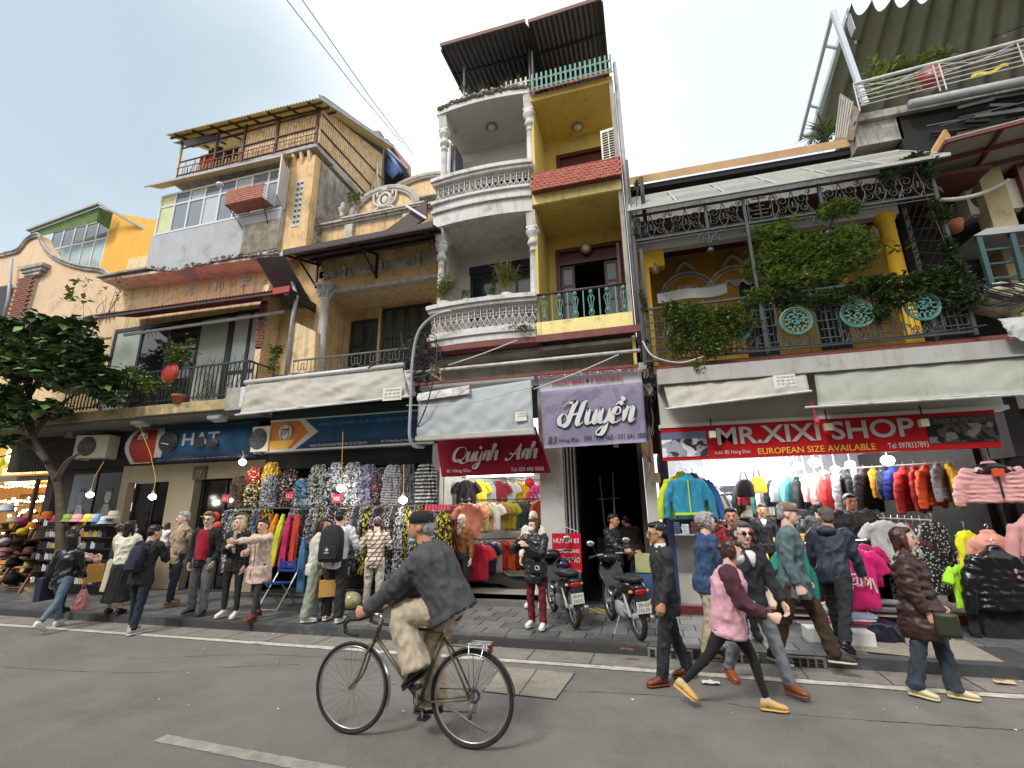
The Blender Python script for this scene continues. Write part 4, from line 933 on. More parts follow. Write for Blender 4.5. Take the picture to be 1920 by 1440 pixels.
for i in range(26):
 x=ru(-10.6,-9.1);z0=4.6;P=[V((x,8.8,z0))]
 for k in range(5):P.append(P[-1]+V((ru(-.13,.13),ru(-.05,.05),ru(.12,.3))))
 b.tube(P,[.009,.008,.007,.005,.004,.003],4)
tag(b.build('bare_shrub',m_blk),'bare dark twigs growing in front of the white frosted panes','plant')
p=at(662,372,Y=9.3);b=MB();clump(b,p,(.25,.2,.25),45,.17,w=(0,2,3,0,2,2));tag(b.build('fig_seedling',leafm),'bright green seedling rooted in the stained side wall','plant')
# far left: scroll gable house and green gabled attic
hL=thing('scroll_gable_house',(-18,9.8,PZ),'faded peach house with a curved scroll gable and bare brick pier','building')
prof=[(0,478),(18,474),(38,468),(55,448),(75,440),(82,455),(100,478),(130,493),(160,501),(190,505),(205,512),(220,530),(242,543)]
P=[at(x,y,Y=9.8) for x,y in prof];P=[V((-26,9.8,P[0].z+.2))]+P;P=cr_spline(P,4)
poly=[V((P[-1].x+.6,9.8,7.6))]+[V((-26,9.8,7.6))]+P;MB().prism([V((p.x,9.8,p.z)) for p in[V((-14.6,9.8,7.2)),V((-26,9.8,7.2))]+P],(0,.3,0)).build('gable',mat('peach_render','d2b696',.9,.15,1.5,dirt=.45,dirtc=(.2,.12,.06),dsc=1.5,streak=.2),hL)
for k,o in enumerate((.0,.09)):MB().tube([p+V((0,-.06+o*.3,-o)) for p in P],.05,6).build('coping',m_stain,hL,True)
MB().box((-26,9.72,7.9),(-14.9,9.8,8.02)).build('string_course',m_stain,hL)
MB().box((-26,9.85,4.5),(-15.05,10.05,7.9)).build('wall',m_och2,hL)
pr=at(70,512,Y=9.7);b=MB();b.box((pr.x-.75,9.55,10.1),(pr.x+.42,9.8,10.22));b.box((pr.x-.65,9.6,9.98),(pr.x+.32,9.8,10.1));b.box((pr.x-.55,9.64,9.86),(pr.x+.22,9.8,9.98));b.build('capital',m_stain,hL)
b=MB();x0=at(30,540,Y=9.7).x;rw=mat('red_brick','86584c',.9,.3,12,dirt=.2,dirtc=(.5,.45,.4),dsc=9)
MB().box((x0,9.72,7.6),(x0+.84,9.8,9.86)).build('mortar_bed',mat('lime_mortar',(.42,.38,.33),.95),hL)
bk_=MB().box((-.1,-.03,0),(.1,.03,.062)).mesh('brick',rw)
for j in range(27):
 for i in range(4):
  x=x0+.12+i*.215+(.1 if j%2 else 0)
  if x<x0+.8:inst(bk_,'brick',(x,9.69,7.62+j*.083),hL)
tag(MB().tube([at(22,485,Y=9.6),at(16,560,Y=9.6),at(5,600,Y=9.6)],.05,8).build('drainpipe',m_grey,smooth=True),'pale drainpipe left of the bare brick pier','drainpipe')
MB().box((-26,9.7,8.2),(x0-.3,9.74,9.7)).build('louvre_panel',m_green_d,hL)
hG=thing('attic_house',(-18,10.8,9),'bright yellow attic with a green corrugated gable above the scroll wall','building')
q=lambda x,y,Y=10.8:at(x,y,Y=Y)
cA=q(212,398);cB=q(176,498)
MB().hexa([V((cA.x,10.8,9.2)),V((cA.x+3.4,10.8,9.2)),V((cA.x+3.4,14,9.2)),V((cA.x,14,9.2)),V((cA.x,10.8,cA.z)),V((cA.x+3.4,10.8,at(277,433,Y=10.8).z)),V((cA.x+3.4,14,at(277,433,Y=10.8).z+.5)),V((cA.x,14,cA.z))]).build('side_wall',mat('bright_yellow','d9a545',.85,.08,1.5,dirt=.25,dirtc=(.35,.18,.04),dsc=1.2,streak=.2),hG)
b=MB();a0,a1,a2,a3,a4=q(56,432),q(186,384),q(210,398),q(206,428),q(186,414)
b.add([],[]);
def gcor(A,B,C,D,nw):bb=MB();corr(bb,A,B,C,D,nw,.02);return bb
gcor(q(56,436,10.3),q(186,388,10.3),q(181,416,10.3),q(58,447,10.3),30).build('gable_sheet',mat('green_sheet','5c7440',.7,.25,3,dirt=.4,dirtc=(.2,.22,.08),dsc=3),hG)
gcor(q(186,388,10.3),q(212,399,10.6),q(205,430,10.6),q(181,416,10.3),8).build('gable_sheet',_mats['green_sheet'],hG)
MB().beam(q(52,432,10.2),q(186,382,10.2),.12,.08).build('ridge',m_grey,hG);MB().beam(q(186,382,10.2),q(279,434,10.9),.12,.08).build('ridge',m_grey,hG)
wl,wr=q(92,455),q(200,420);wb=q(168,495)
window(hG,wl.x,cA.x-.02,10.2,wr.z+.25,10.85,5,1,m_alum,None,.07,[.66],lambda i,j:(glass('attic_g','9fb3b5',.9,.1) if j==0 else m_pan))
MB().box((wl.x,11.2,9.8),(cA.x,11.25,13)).build('back_wall',m_blk,hG)
# number 85: yellow verandah behind ironwork and vines
m_y85=mat('verandah_yellow','bd9440',.9,.12,2,dirt=.5,dirtc=(.25,.13,.03),dsc=2,streak=.25)
m_ycol=mat('bright_yellow_col','dcae22',.7,.08,3,dirt=.2,dirtc=(.35,.2,.03),dsc=3)
m_iron2=mat('dark_green_iron',(.035,.045,.045),.5,.25,8)
m_med=mat('verdigris','4a7d72',.6,.2,9,dirt=.35,dirtc=(.05,.08,.07),dsc=8)
h85=thing('verandah_house',(2.7,10.2,PZ),'two storey house with yellow verandah, scrolled ironwork and green round medallions','building')
b=MB();wall_holes(b,.2,6.4,4.4,9.0,10.4,10.6,[(2.3,2.9,4.4,6.7),(3.6,4.2,4.4,6.7)]);b.build('wall',m_y85,h85)
MB().box((.2,10.37,7.58),(6.4,10.398,9.0)).build('upper_wall',m_white,h85);MB().box((.2,10.65,4.4),(6.4,10.7,9.0)).build('backing',m_dark,h85)
MB().box((.12,8.7,4.2),(5.4,10.6,4.38)).build('balcony_slab',m_conc,h85)
MB().box((.15,8.9,7.48),(6.2,10.4,7.56)).build('ceiling',mat('red_brown_ceiling',(.09,.03,.02),.8,.2),h85)
MB().box((.2,9.32,7.12),(4.95,9.5,7.46)).build('beam',m_wsof,h85)
MB().hexa([V(p) for p in((.25,9.35,4.38),(.43,9.35,4.38),(.43,9.55,4.38),(.25,9.55,4.38),(.25,9.35,7.12),(.43,9.35,7.12),(.43,9.55,7.12),(.25,9.55,7.12))]).build('pier',m_ycol,h85)
MB().box((.43,9.35,6.75),(.75,9.55,7.12)).build('pier',m_ycol,h85)
MB().lathe([(.16,0),(.16,.08),(.13,.12),(.13,2.6),(.17,2.66),(.17,2.74)],(4.72,9.35,4.38),16).build('column',m_ycol,h85,True)
MB().box((3.15,9.4,4.38),(3.3,9.52,7.1)).build('pier',m_ycol,h85)
for cx in(1.25,2.25):
 b=MB()
 for k,(rr,t) in enumerate(((.62,.032),(.54,.022))):
  b.tube([(cx+rr*math.cos(a),10.38,6.35+rr*1.1*math.sin(a)) for a in np.linspace(0,PI,21)],t,6)
 b.tube(cr_spline([(cx-.2,10.37,7.05),(cx-.1,10.36,7.2),(cx,10.36,7.26),(cx+.1,10.36,7.2),(cx+.2,10.37,7.05)],4),.045,5)
 for s in(-1,1):
  b.tube(cr_spline([(cx,10.37,6.6),(cx+s*.15,10.37,6.68),(cx+s*.25,10.37,6.55),(cx+s*.42,10.37,6.62),(cx+s*.38,10.37,6.5)],4),.035,5)
 b.ball((cx,10.37,6.62),(.1,.04,.1),8,5);b.build('plaster_arch',m_white,h85,True)
for x in(2.3,3.6):shutter_door(h85,x,x+.6,4.4,6.7,10.42,m_green_d,2,m_green_s)
MB().sheet(lambda u,v:V((.55+1.35*u,9.55+.05*math.sin(u*9),6.0+.22*v+.03*math.sin(u*7)+u*.05)),16,3,(0,.02,0)).build('cloth_blind',mat('cloth_white',(.5,.5,.48),.9,.1),h85)
for px,py,lb in((1229,505,'small brass wall lantern at the left pier of the verandah'),(1640,436,'small brass wall lantern beside the round yellow column')):
 p=at(px,py,Y=9.3);t=thing('wall_lantern',p,lb,'wall lantern','lanterns on the verandah');MB().lathe([(.02,-.12),(.06,-.1),(.065,.06),(.03,.1),(.01,.16)],p,10).build('lantern',m_lampr,t,True);MB().tube([p+V((0,0,.15)),p+V((0,.08,.2)),p+V((0,.2,.1))],.01,5).build('arm',m_blk,t)
cA,cB=at(1180,400,Y=8.3),at(1748,291,Y=8.3);cC,cD=at(1762,250,Y=9.6),at(1180,345,Y=9.6);cA.x=cD.x=.14;cB.x=5.3;cC.x=5.35;cA.z=cB.z=7.48;cC.z=cD.z=8.62
cp_t=thing('glass_canopy',(2.7,8.3,7.4),'white framed canopy of hazy panes sloping over the ironwork verandah','canopy')
pg=[mat('pane_dusty',(.24,.25,.22),.5,.15,3,dirt=.7,dirtc=(.2,.19,.13),dsc=4),mat('pane_grey','6d7678',.25,.06),mat('pane_mottled',(.22,.22,.18),.5,.4,14)]
n=6
for i in range(n):
 for j,(t0,t1) in enumerate(((0,.47),(.5,1))):
  u0,u1=i/n+.008,(i+1)/n-.008
  P=lambda u,v:cA.lerp(cB,u).lerp(cD.lerp(cC,u),v)
  MB().prism([P(u0,t0+.02),P(u1,t0+.02),P(u1,t1),P(u0,t1)],(0,0,.015)).build('pane',pg[[0,1,1,2,1,2][i]] if j==0 else pg[0],cp_t)
for i in range(n+1):MB().beam(P(i/n,0),P(i/n,1),.04,.05).build('glazing_bar',mat('dull_white','a8a9a2',.6,.1,3,dirt=.4),cp_t)
for v in(0,.485,1):MB().beam(P(0,v)-V((.05,0,0)),P(1,v),.05,.06).build('rail',_mats['dull_white'],cp_t)
b=MB();b.hexa([V(p) for p in((.2,9.9,9.05),(6.3,9.9,8.95),(6.3,11,9.0),(.2,11,9.05),(.2,9.9,9.17),(6.3,9.9,9.10),(6.3,11,9.3),(.2,11,9.35))]);b.build('eave_gap_shade',m_dark,h85)  # near-black block paints the shaded gap under the coping
b=MB();b.hexa([V(p) for p in((.2,9.85,9.18),(6.3,9.85,9.11),(6.3,10.4,9.6),(.2,10.4,9.6),(.2,9.85,9.38),(6.3,9.85,9.31),(6.3,10.4,9.7),(.2,10.4,9.7))]);b.build('coping',mat('stained_ochre','c0a070',.9,.2,2,dirt=.9,dirtc=(.25,.12,.09),dsc=1),h85)
MB().tube([(.42,8.7,7.1),(.42,8.7,8.45)],.04,8).build('stovepipe',m_blk,h85)
MB().box((.1,9.0,4.3),(.2,10.6,9.2)).build('side_wall',m_sidew,h85)
def spiral(cx,cz,r,turns,a0,s=1,n=14):return[(cx+s*r*(1-.8*k/n)*math.cos(a0+turns*2*PI*k/n),0,cz+r*(1-.8*k/n)*math.sin(a0+turns*2*PI*k/n)) for k in range(n+1)]
def scroll_panel(w_,h,seed):
 random.seed(seed);b=MB();t=.009
 for s in(-1,1):
  b.tube(spiral(s*w_*.26,h*.62,h*.20,1.3,-.5,s),t,5);b.tube(spiral(s*w_*.30,h*.26,h*.16,1.2,1.8,s),t,5)
  b.tube(spiral(s*w_*.10,h*.40,h*.13,1.1,2.5,s),t,5)
  b.tube(cr_spline([(0,0,0),(s*w_*.12,0,h*.3),(s*w_*.06,0,h*.7),(0,0,h)],4),t,5)
  b.tube(cr_spline([(s*w_*.5,0,0),(s*w_*.36,0,h*.45),(s*w_*.45,0,h*.8),(s*w_*.5,0,h)],4),t,5)
  b.tube(spiral(s*w_*.42,h*.85,h*.09,1,0,s),t*.8,5);b.tube(spiral(s*w_*.43,h*.12,h*.08,1,0,s),t*.8,5)
 b.ball((0,0,h*.5),(.02,.012,.035),6,4);return b.mesh('scroll_panel',m_iron2)
def shou_panel(w_,h):
 b=MB();t=.016
 for k in range(6):z=h*(.1+.16*k);ww=w_*(.42,.3,.42,.2,.42,.3)[k];b.box((-ww,-.01,z),(ww,.01,z+t))
 b.box((-t/2,-.01,0),(t/2,.01,h))
 for s in(-1,1):
  for(z0,z1,x) in((.1,.26,.42),(.42,.58,.42),(.74,.9,.42)):b.box((s*w_*x-t/2,-.01,h*z0),(s*w_*x+t/2,.01,h*z1))
  b.box((s*w_*.5-t/2,-.01,0),(s*w_*.5+t/2,.01,h))
 return b.mesh('fret_panel',m_iron2)
def medallion(r,seed):
 b=MB();b.tube([(r*math.cos(a),0,r*math.sin(a)) for a in np.linspace(0,2*PI,33)],.020,6);b.tube([(r*.86*math.cos(a),0,r*.86*math.sin(a)) for a in np.linspace(0,2*PI,33)],.008,5)
 t=.026
 def seg(x0,z0,x1,z1):
  b.box((min(x0,x1)*r-t/2,-.014,min(z0,z1)*r-t/2),(max(x0,x1)*r+t/2,.014,max(z0,z1)*r+t/2))
 for x0,z0,x1,z1 in((0,.85,0,.42),(-.42,.6,.42,.6),(-.62,.4,-.2,.4),(.2,.4,.62,.4),(-.62,.4,-.62,.12),(.62,.4,.62,.12),(-.2,.4,-.2,.2),(.2,.4,.2,.2),(-.2,.2,.2,.2),(-.62,.12,-.4,.12),(.4,.12,.62,.12),(-.4,.12,-.4,-.1),(.4,.12,.4,-.1),(-.2,0,.2,0),(-.2,0,-.2,-.2),(.2,0,.2,-.2),(-.75,-.1,-.4,-.1),(.4,-.1,.75,-.1),(-.6,-.3,.6,-.3),(-.6,-.3,-.6,-.55),(.6,-.3,.6,-.55),(-.3,-.3,-.3,-.7),(.3,-.3,.3,-.7),(0,-.3,0,-.85),(-.3,-.5,0,-.5),(0,-.7,.3,-.7)) if seed else((0,.85,0,.5),(-.5,.5,.5,.5),(-.5,.5,-.5,.3),(.5,.5,.5,.3),(-.75,.15,-.25,.15),(.25,.15,.75,.15),(-.25,.3,.25,.3),(-.25,.3,-.25,-.2),(.25,.3,.25,-.2),(-.25,-.2,.25,-.2),(-.1,.15,.1,.15),(-.1,.15,-.1,-.05),(-.1,-.05,.1,-.05),(-.75,-.2,-.45,-.2),(.45,-.2,.75,-.2),(-.45,-.2,-.45,.0),(.45,-.2,.45,.0),(-.55,-.45,.55,-.45),(-.3,-.45,-.3,-.75),(0,-.45,0,-.85),(.3,-.45,.3,-.75)):
  seg(x0,z0,x1,z1)
 return b.mesh('medallion',m_med)
irn=thing('iron_verandah_screen',(2.7,8.45,4.4),'dark scrolled iron verandah screen with five round green medallions','iron screen')
YI=8.45
for x in(.16,1.5,2.16,3.4,5.06):MB().box((x-.025,YI-.025,4.38 if x in(.16,5.06,2.16) else 6.9),(x+.025,YI+.025,7.44)).build('post',m_iron2,irn)
MB().box((.25,8.5,4.38),(.31,8.56,7.4)).build('post',m_iron2,irn)
for z in(6.86,7.40,4.42,5.42):MB().box((.16,YI-.02,z),(5.08,YI+.02,z+.035)).build('rail',m_iron2,irn)
MB().box((.16,YI-.012,6.80),(5.08,YI+.012,6.815)).build('rail',m_iron2,irn)
sp=[scroll_panel(.62,.5,k) for k in range(2)]
xs=[.5,1.14,1.8,2.95,3.7,4.3,4.85]
for i,x in enumerate(xs):inst(sp[i%2],'scroll_panel',(x,YI,6.9),irn)
inst(shou_panel(.4,.5),'fret_panel',(2.42,YI,6.9),irn)
for x in(1.5,3.4):
 b=MB();b.ball((x,YI,6.45),.06,10,7);b.tube([(x,YI,6.5),(x,YI,6.86)],.012,6)
 for s in(-1,1):b.tube([(x+p[0]*1,YI,p[2]) for p in spiral(s*.12,6.72,.1,1.1,PI if s>0 else 0,1)],.01,5);b.tube(cr_spline([(x+s*.35,YI,6.86),(x+s*.12,YI,6.78),(x,YI,6.56)],4),.012,5)
 b.build('pendant',m_iron2,irn,True)
md=[medallion(.235,0),medallion(.235,1)]
for i,(x,z) in enumerate(((.83,4.88),(1.74,4.9),(2.66,4.9),(3.56,4.92),(4.46,4.93))):
 o=inst(md[i%2],'medallion',(x,YI-.03,z),irn)
fr=shou_panel(.36,.95)
for x in(.38,1.28,2.2,3.12,4.0,4.86):inst(fr,'fret_panel',(x,YI,4.46),irn)
sp2=scroll_panel(.5,.24,3)
for x in(.83,1.74,2.66,3.56,4.46):inst(sp2,'scroll_panel',(x,YI,4.43),irn)
fr3=MB()
for x in np.arange(.2,5.05,.075):fr3.box((x,YI+.004,4.45),(x+.007,YI+.011,5.42))
fr3.build('bar',m_iron2,irn,kind='stuff')
lt=MB()
for k in range(13):
 lt.beam((5.06,8.5,4.6+k*.24),(5.06,9.35,5.1+k*.24),.018);lt.beam((5.06,8.5,5.1+k*.22),(5.06,9.35,4.6+k*.22),.018)
lt.build('lattice',m_iron2,irn);MB().box((5.02,9.35,4.4),(5.1,9.43,8)).build('post',m_iron2,irn)
def vine(label,cs,n,s,w,name='climbing_vine'):
 p=at(*cs[0][:2],Y=cs[0][2]);t=thing(name,(p.x,p.y,4.4),label,'climbing plant');b=MB();st=MB();tot=sum(c[3][0]*c[3][2] for c in cs)
 prev=None
 for(px,py,Y,r) in cs:
  c=at(px,py,Y=Y);clump(b,c,[k*.8 for k in r],int(5.6*n*r[0]*r[2]/tot),s,w=w)
  if prev:st.tube(sag(prev,c,.05,5),.008,4)
  prev=c
  for k in range(5):st.tube([c,c+V((ru(-1,1)*r[0],ru(-.5,.5)*r[1],ru(-1,1)*r[2])),c+V((ru(-1,1)*r[0],0,ru(-1,1)*r[2]))],.005,4)
 b.build('foliage',leafm,t,kind='stuff');st.build('stem',m_bark,t,kind='stuff');return t
vine('bright green vine crown hanging in the middle of the iron verandah',[(1450,440,8.6,(.4,.25,.22)),(1530,470,8.6,(.75,.3,.3)),(1600,475,8.6,(.35,.25,.25)),(1430,500,8.65,(.35,.25,.25)),(1500,530,8.6,(.3,.25,.3)),(1570,395,8.5,(.35,.15,.15)),(1490,480,8.62,(.5,.25,.3)),(1560,500,8.6,(.5,.25,.25)),(1460,520,8.6,(.3,.2,.25)),(1600,450,8.6,(.35,.2,.2))],3400,.11,(0,3,5,0,3,5))
vine('olive green creeper bush draped over the left medallions',[(1300,600,8.4,(.42,.2,.3)),(1370,600,8.4,(.4,.2,.26)),(1335,650,8.38,(.28,.15,.22)),(1260,590,8.45,(.16,.15,.22)),(1420,560,8.5,(.3,.15,.2)),(1310,690,8.3,(.12,.1,.12)),(1340,620,8.4,(.45,.2,.3)),(1270,640,8.4,(.15,.15,.25))],2900,.09,(1,4,4,0,3,2))
vine('dark green creeper over the rail above the right medallions',[(1640,540,8.45,(.5,.2,.16)),(1740,530,8.45,(.45,.2,.2)),(1800,560,8.45,(.25,.2,.25)),(1560,560,8.45,(.45,.18,.14)),(1650,590,8.42,(.12,.1,.2)),(1475,560,8.5,(.25,.2,.2)),(1680,560,8.42,(.25,.12,.15))],2300,.09,(4,4,2,3,0,0))
vine('wispy dark creeper climbing the right corner post of the verandah',[(1745,320,8.4,(.12,.15,.2)),(1760,400,8.45,(.1,.12,.25)),(1780,470,8.45,(.12,.12,.25)),(1795,510,8.45,(.15,.15,.15)),(1710,300,8.4,(.25,.1,.1)),(1660,330,8.4,(.12,.1,.08))],520,.08,(4,2,0,4,0,0))
vine('thin creeper with tiny leaves on the left corner post of the verandah',[(1195,350,8.45,(.04,.08,.2)),(1190,440,8.45,(.05,.08,.3)),(1205,560,8.4,(.05,.08,.3))],90,.06,(2,3,1,2,1,1))
hood=thing('awning_hood',(2.8,8.2,3.9),'long weathered grey metal hood running above the red shop sign','awning hood')
m_hood=mat('hood_metal','a2a39f',.55,.1,2,dirt=.35,dirtc=(.22,.14,.10),dsc=3,streak=.55)
b=MB();b.box((.34,8.2,3.93),(6.2,8.24,4.2));b.box((.34,8.24,4.17),(6.2,8.7,4.2));b.box((.34,8.24,3.93),(.38,8.7,4.17));b.build('hood',m_hood,hood);MB().box((.36,8.16,3.925),(6.2,8.2,3.955)).build('lip',m_hood,hood)
m_canv=mat('cream_canvas','aeaba0',.85,.1,2,dirt=.3,dirtc=(.25,.2,.15),dsc=4,streak=.3,bump=.3,bsc=12)
m_canv2=mat('grey_green_canvas','9c9f94',.85,.1,1.5,dirt=.3,dirtc=(.2,.2,.15),dsc=2,streak=.25)
m_canv3=mat('pale_grey_canvas','a3a9ab',.8,.08,1.5,dirt=.25,dirtc=(.35,.33,.28),dsc=1.6,streak=.15)
def cloth(px4,Y4,nu=28,nv=12,amp=.045,seed=0,thick=.006,pinch=1.0):
 """cloth panel over four photo corners TL TR BR BL with folds"""
 P=[at(x,y,Y=Y) for(x,y),Y in zip(px4,Y4)]
 def fn(u,v):
  p=P[0].lerp(P[1],u).lerp(P[3].lerp(P[2],u),v)
  d=noise.noise(V((u*9+v*3+seed,v*2.2-u*2,seed)))+.6*noise.noise(V((u*20-v*6,v*3+u*6,seed+5)));e=min(1,5*v)*pinch
  return p+V((0,-amp*d*e-.02*abs(math.sin(v*PI)),amp*.3*d*(v>.9)))
 b=MB();b.sheet(fn,nu,nv,(0,thick,0));return b
def sticker(px,py,Y,parent,lines=3,w_=.32,h_=.2):
 p=at(px,py,Y=Y);o=MB().box((p.x,Y-.002,p.z),(p.x+w_,Y,p.z+h_)).build('label_patch',mat('sticker','d8d6cc',.6,.04),parent)
 for k,tx in enumerate(('THI CONG MAI HIEN','BAT XEP - MAI TON','DT: 0912 345 078')[:lines]):text(tx,parent,(p.x+.05,Y-.004,p.z+h_*(.72-k*.28)),w_*.8,h_*.16,m_blk,depth=.001)
aw=thing('canvas_awning',(1.5,8.1,3.5),'streaked cream canvas awning with a maker\'s patch, left of the pair above the red sign','awning','rolled canvas awnings')
cloth(((1243,720),(1508,690),(1518,733),(1255,766)),(8.25,8.25,8.1,8.1),40,10,.03,2).build('canvas',m_canv,aw,True);MB().tube([at(1248,767,Y=8.09),at(1522,733,Y=8.09)],.018,6).build('bar',m_white,aw)
sticker(1452,727,8.12,aw)
aw=thing('canvas_awning',(3.8,8.1,3.4),'wide grey green canvas awning, right of the pair above the red sign','awning','rolled canvas awnings')
cloth(((1524,690),(1925,655),(1925,736),(1534,760)),(8.25,8.25,8.1,8.1),40,10,.02,4).build('canvas',m_canv2,aw,True);MB().tube([at(1510,764,Y=8.09),at(1925,739,Y=8.09)],.018,6).build('bar',m_white,aw)
b=MB();b.box((.34,8.7,3.3),(5.3,8.8,4.17));b.build('fascia',mat('beige_panel',(.50,.48,.42),.7,.06,2,dirt=.2,dirtc=(.2,.18,.14)),h85);MB().box((.3,8.6,3.24),(5.3,8.82,3.3)).build('fascia_edge',m_wsof,h85)
MB().tube(sag(at(1230,655,Y=8.4),at(1850,610,Y=8.3),.12),.014,5).build('cable',m_wire,h85)
MB().box((.3,8.5,4.2),(6,8.6,4.36)).build('rust_beam',m_rust,h85);MB().box((.34,9.0,3.3),(6.0,9.1,4.2)).build('wall',m_sidew,h85)
# right-hand building with the roof terrace
hR=thing('terrace_house',(8,9.6,PZ),'dark cluttered house at the right edge under a white railed roof terrace','building')
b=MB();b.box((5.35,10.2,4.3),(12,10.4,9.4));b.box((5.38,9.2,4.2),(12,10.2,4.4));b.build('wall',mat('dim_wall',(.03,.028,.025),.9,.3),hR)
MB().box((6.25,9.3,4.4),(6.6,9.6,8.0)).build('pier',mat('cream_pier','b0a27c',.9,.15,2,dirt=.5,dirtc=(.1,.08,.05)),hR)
b=MB();b.box((5.45,9.6,8.2),(12,10.2,9.5));b.build('eave_shade',m_dark,hR)  # near-black box paints the shade under the terrace slab
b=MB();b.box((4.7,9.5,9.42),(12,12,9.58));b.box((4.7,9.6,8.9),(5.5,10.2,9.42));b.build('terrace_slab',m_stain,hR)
gA,gB=at(1705,196,Y=9.35),at(1990,138,Y=9.35);MB().tube([gA,gB],.09,10).build('gutter',m_grey,hR,True)
P=[at(1575,180,Y=10.0),at(1612,205,Y=9.4),at(1600,262,Y=9.6),at(1565,262,Y=10.4)]
MB().prism(P,(0.05,.1,0)).build('side_panel',mat('brown_boards',(.28,.22,.19),.8,.25,5,dirt=.4,dirtc=(.08,.06,.05)),hR)
for k in range(6):a_=P[3].lerp(P[2],k/5*.6);c_=P[0].lerp(P[1],k/5*.6);MB().beam(a_-V((0,.06,0)),c_-V((0,.06,0)),.03).build('slat',m_white,hR)
rl=thing('terrace_railing',(7,9.25,9.6),'white tubular terrace railing with five thin horizontal bars','railing')
rA,rB=at(1600,158,Y=9.25),at(1990,57,Y=9.25)
MB().tube([rA,rB],.03,8).build('rail',m_white,rl)
for k in range(5):MB().tube([rA-V((0,0,.12+k*.105)),rB-V((0,0,.12+k*.105))],.01,5).build('bar',m_white,rl)
for t_ in(.0,.40,.43,.80,.99):
 q_=rA.lerp(rB,t_);MB().tube([q_,q_-V((0,0,.66))],.012,6).build('post',m_white,rl)
for k in range(3):q_=rA.lerp(rB,k*.4);r_=rA.lerp(rB,(k+1)*.4);MB().tube([q_,q_.lerp(r_,.5)-V((0,0,.22)),r_-V((0,0,.02))],.009,5).build('brace',m_white,rl);MB().tube([q_-V((0,0,.3)),q_.lerp(r_,.5)-V((0,0,.2)),r_-V((0,0,.14))],.009,5).build('brace',m_white,rl)
cf=thing('canvas_shelter',(5,9.3,9.6),'large pleated grey green canvas shelter on white posts over the roof terrace','canvas shelter')
A=at(1562,22,Y=9.3);Bp=at(1623,195,Y=9.3);MB().beam(A,Bp,.09,.09).build('post',mat('pale_steel','b9c2c8',.4,.05),cf)
ps=_mats['pale_steel'];C1=at(1500,262,Y=12.5);C2=at(1520,262,Y=12.3)
MB().beam(A,C1,.07,.07).build('rafter',ps,cf);D1=at(1590,28,Y=9.6);MB().beam(D1,at(1518,268,Y=12.6),.09,.14).build('rafter',ps,cf)
for t_ in(.22,.68,.95):MB().beam(A.lerp(C1,t_),D1.lerp(at(1518,268,Y=12.6),t_),.05).build('brace',ps,cf)
F0,F1=at(1592,27,Y=9.5),at(2150,-75,Y=9.5);G0,G1=at(1520,262,Y=12.8),V((12.5,12.8,at(1520,262,Y=12.8).z))
def cvs(u,v):
 p=F0.lerp(F1,u).lerp(G0.lerp(G1,u),v);k=u*13;return p+V((0,0,-.16*abs(math.sin(k*PI))**.7+.08))+V((0,-.18*(1-abs(math.sin(k*PI)))*(1-v),0))
MB().sheet(cvs,130,5,(0,0,.012)).build('canvas',mat('olive_canvas','7d7f6c',.8,.12,1.2,dirt=.15),cf,True)
MB().beam(at(1587,22,Y=9.6),at(1600,62,Y=9.6),.02,.2).build('valance',m_canv3,cf)
b=MB();w1=sag(at(1572,58,Y=9.4),at(1680,110,Y=11.8),.05);w2=sag(at(1680,110,Y=11.8),at(2000,10,Y=10),.25);b.tube(w1+w2,.009,4);fl=b.build('string_light',m_wire)
tag(fl,'string of clear festoon bulbs slung under the terrace canvas','string lights')
bm=MB().ball((0,0,-.05),(.028,.028,.038),8,6).mesh('bulb',mat('clear_bulb',(.7,.68,.6),.2,0),True)
for q_ in w1[3:10:3]+w2[2::2]:inst(bm,'bulb',q_,fl)
for px,py,lb,kk in((1690,150,'bright green leafy bush behind the terrace railing','c'),(1545,232,'strap leaved plant at the left end of the roof terrace','s')):
 p=at(px,py,Y=9.9 if kk=='c' else 11);t=thing('terrace_plant',p-V((0,0,.5)),lb,'plant');b=MB()
 if kk=='c':
  for k in range(3):clump(b,p+V((-.45+k*.45,0,ru(-.15,.2))),(.32,.25,.26),260,.17,w=(0,2,3,0,2,4))
 else:strap_plant(b,p-V((0,0,.35)),60,.8,.02,.9,(4,1,2,5));clump(b,p-V((0,0,.3)),(.4,.3,.2),200,.1,w=(3,2,0,3,0,0))
 b.build('foliage',leafm,t,kind='stuff')
p=at(1858,140,Y=9.35);b=MB();b.grid(lambda u,v:p+V((u*.6-.3,0,.04*math.sin(u*9)+v*.07+.1*u)),12,3);tag(b.build('yellow_cloth',mat('yellow_rag','d8b820',.8)),'yellow cloth strip lying along the foot of the terrace railing','cloth')
p=at(1745,150,Y=9.8);b=MB();b.lathe([(.16,-.15),(.22,.15),(.2,.15)],p,14);tag(b.build('red_pot',mat('red_glaze',(.25,.03,.02),.4),smooth=True),'dark red pot behind the middle of the terrace railing','flower pot')
ra=thing('red_frame_awning',(7,8.4,7.8),'cream sheet awning on a dark red frame at the upper right','awning')
A1,B1=at(1772,262,Y=8.3),at(1990,205,Y=8.3);C1_,D1_=V((B1.x+.2,9.7,B1.z-.15)),V((A1.x+.1,9.7,A1.z-.15))
MB().sheet(lambda u,v:A1.lerp(B1,u).lerp(D1_.lerp(C1_,u),v),4,4,(0,0,.02)).build('sheet',mat('cream_sheet','9a9682',.6,.1),ra)
m_rf=mat('red_frame',(.13,.02,.018),.5,.2)
for v in(0,.33,.66,1):MB().beam(A1.lerp(D1_,v)-V((0,0,.05)),B1.lerp(C1_,v)-V((0,0,.05)),.05).build('purlin',m_rf,ra)
